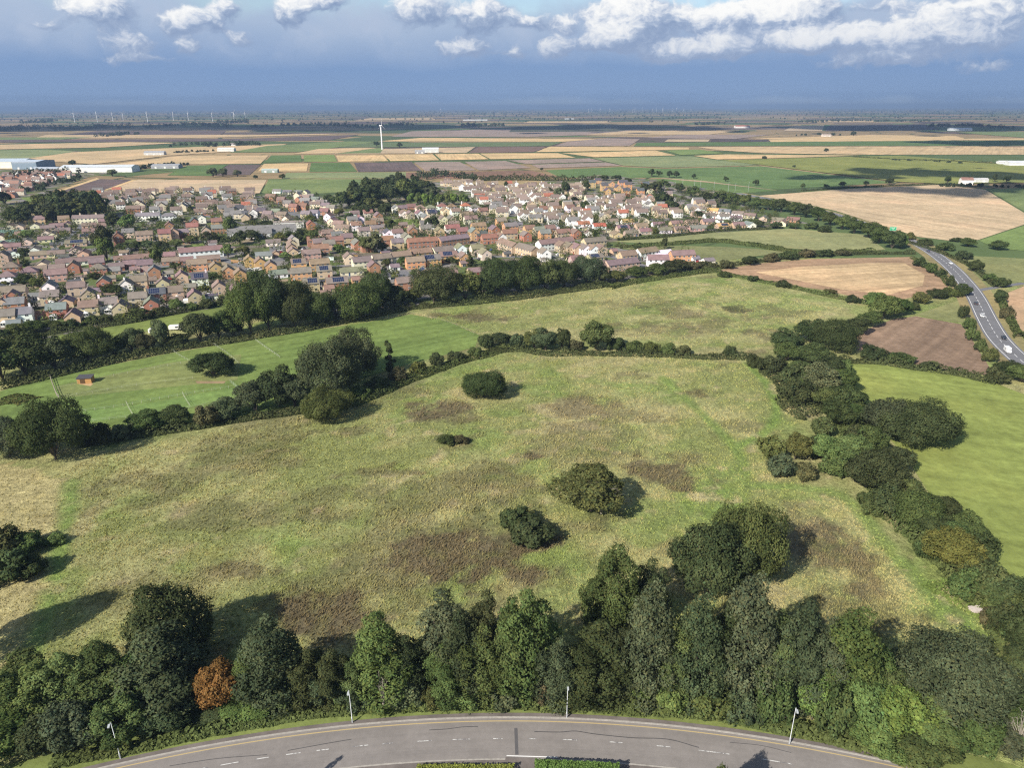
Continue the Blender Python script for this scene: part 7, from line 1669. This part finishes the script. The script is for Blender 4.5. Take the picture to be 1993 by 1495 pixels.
for (u, v, h, w, kd, lab) in [(1500, 1466, 12.0, 5.4, 'mid', 'garden tree below the frame whose shadow falls on the near road, right'), (672, 1470, 11.4, 3.6, 'conifer', 'garden tree below the frame whose shadow falls on the near road, left')]:
    x, y = G(u, v); k = h * 1.04 / math.tan(SUN_EL)
    x, y = x - math.cos(SUN_AZ) * k, y - math.sin(SUN_AZ) * k
    plant_tree(x, y, h, w, kd, MIDG, lab, 'garden_tree', 'tree')

# ------------------------------------------------------------------ passing clouds overhead; their shadows dapple the far fields
CLOUDM = mat_plain('cloud_white', (0.85, 0.85, 0.86), 1.0, 0.0, 0.03, 200.0)
def cloud(spots, alt, label, seed):
    r = np.random.default_rng(seed); V = []; F = []
    off = alt / math.tan(SUN_EL)
    ox, oy = -math.cos(SUN_AZ) * off, -math.sin(SUN_AZ) * off
    ico = []
    import bmesh
    bm = bmesh.new(); bmesh.ops.create_icosphere(bm, subdivisions=1, radius=1.0)
    bv = np.array([v.co[:] for v in bm.verts]); bf = np.array([[v.index for v in f.verts] for f in bm.faces]); bm.free()
    for (pts, width, n) in spots:
        L = smooth_line(GP(pts), 40)
        for i in range(n):
            p = L[r.integers(0, len(L))]
            q = abs(r.normal(0, .5)); a = r.uniform(0, 6.28)
            rad = width * (.42 if q < .42 else .12) * r.uniform(.5, 1.2)
            c = np.array([p[0] + ox + math.cos(a) * q * width, p[1] + oy + math.sin(a) * q * width * 2.0, alt + r.uniform(0, .35) * width])
            b0 = sum(len(v) for v in V)
            V.append(bv * rad * np.array([1, 1.3, .6]) + c); F.append(bf + b0)
    me = mesh_np('cloud', np.concatenate(V), np.concatenate(F), CLOUDM, smooth=True)
    tag(link('cloud', me), label, kind='structure')
cloud([([(1560, 348), (1640, 344), (1720, 346)], 36, 130), ([(1700, 336), (1800, 338), (1930, 343), (1993, 346)], 62, 200), ([(1650, 368), (1760, 370), (1850, 376), (1930, 370), (1993, 362)], 40, 220)], 900, 'fair weather cloud overhead shading the fields right of town', 1)
cloud([([(1830, 280), (1993, 279)], 130, 120), ([(1000, 250), (1200, 247), (1300, 252)], 420, 120), ([(50, 250), (400, 249), (800, 248)], 480, 260), ([(1550, 250), (1800, 249), (1950, 247)], 380, 120)], 1500, 'fair weather clouds shading the far fen', 2)

# ------------------------------------------------------------------ haze
m, b, out = new_mat('haze_air')
pv = b.n('ShaderNodeVolumePrincipled')
pv.inputs['Color'].default_value = (0.27, 0.39, 0.60, 1)
pv.inputs['Density'].default_value = HAZE
pv.inputs['Anisotropy'].default_value = 0.0
b.l(pv.outputs[0], out.inputs['Volume'])
mb = MB(); mb.box(-45000, 45000, -45000, 45000, -2.0, 160.0)
hz = link('haze', mb.mesh('haze', m)); tag(hz, 'blue distance haze over the far fen', 'haze', kind='stuff')
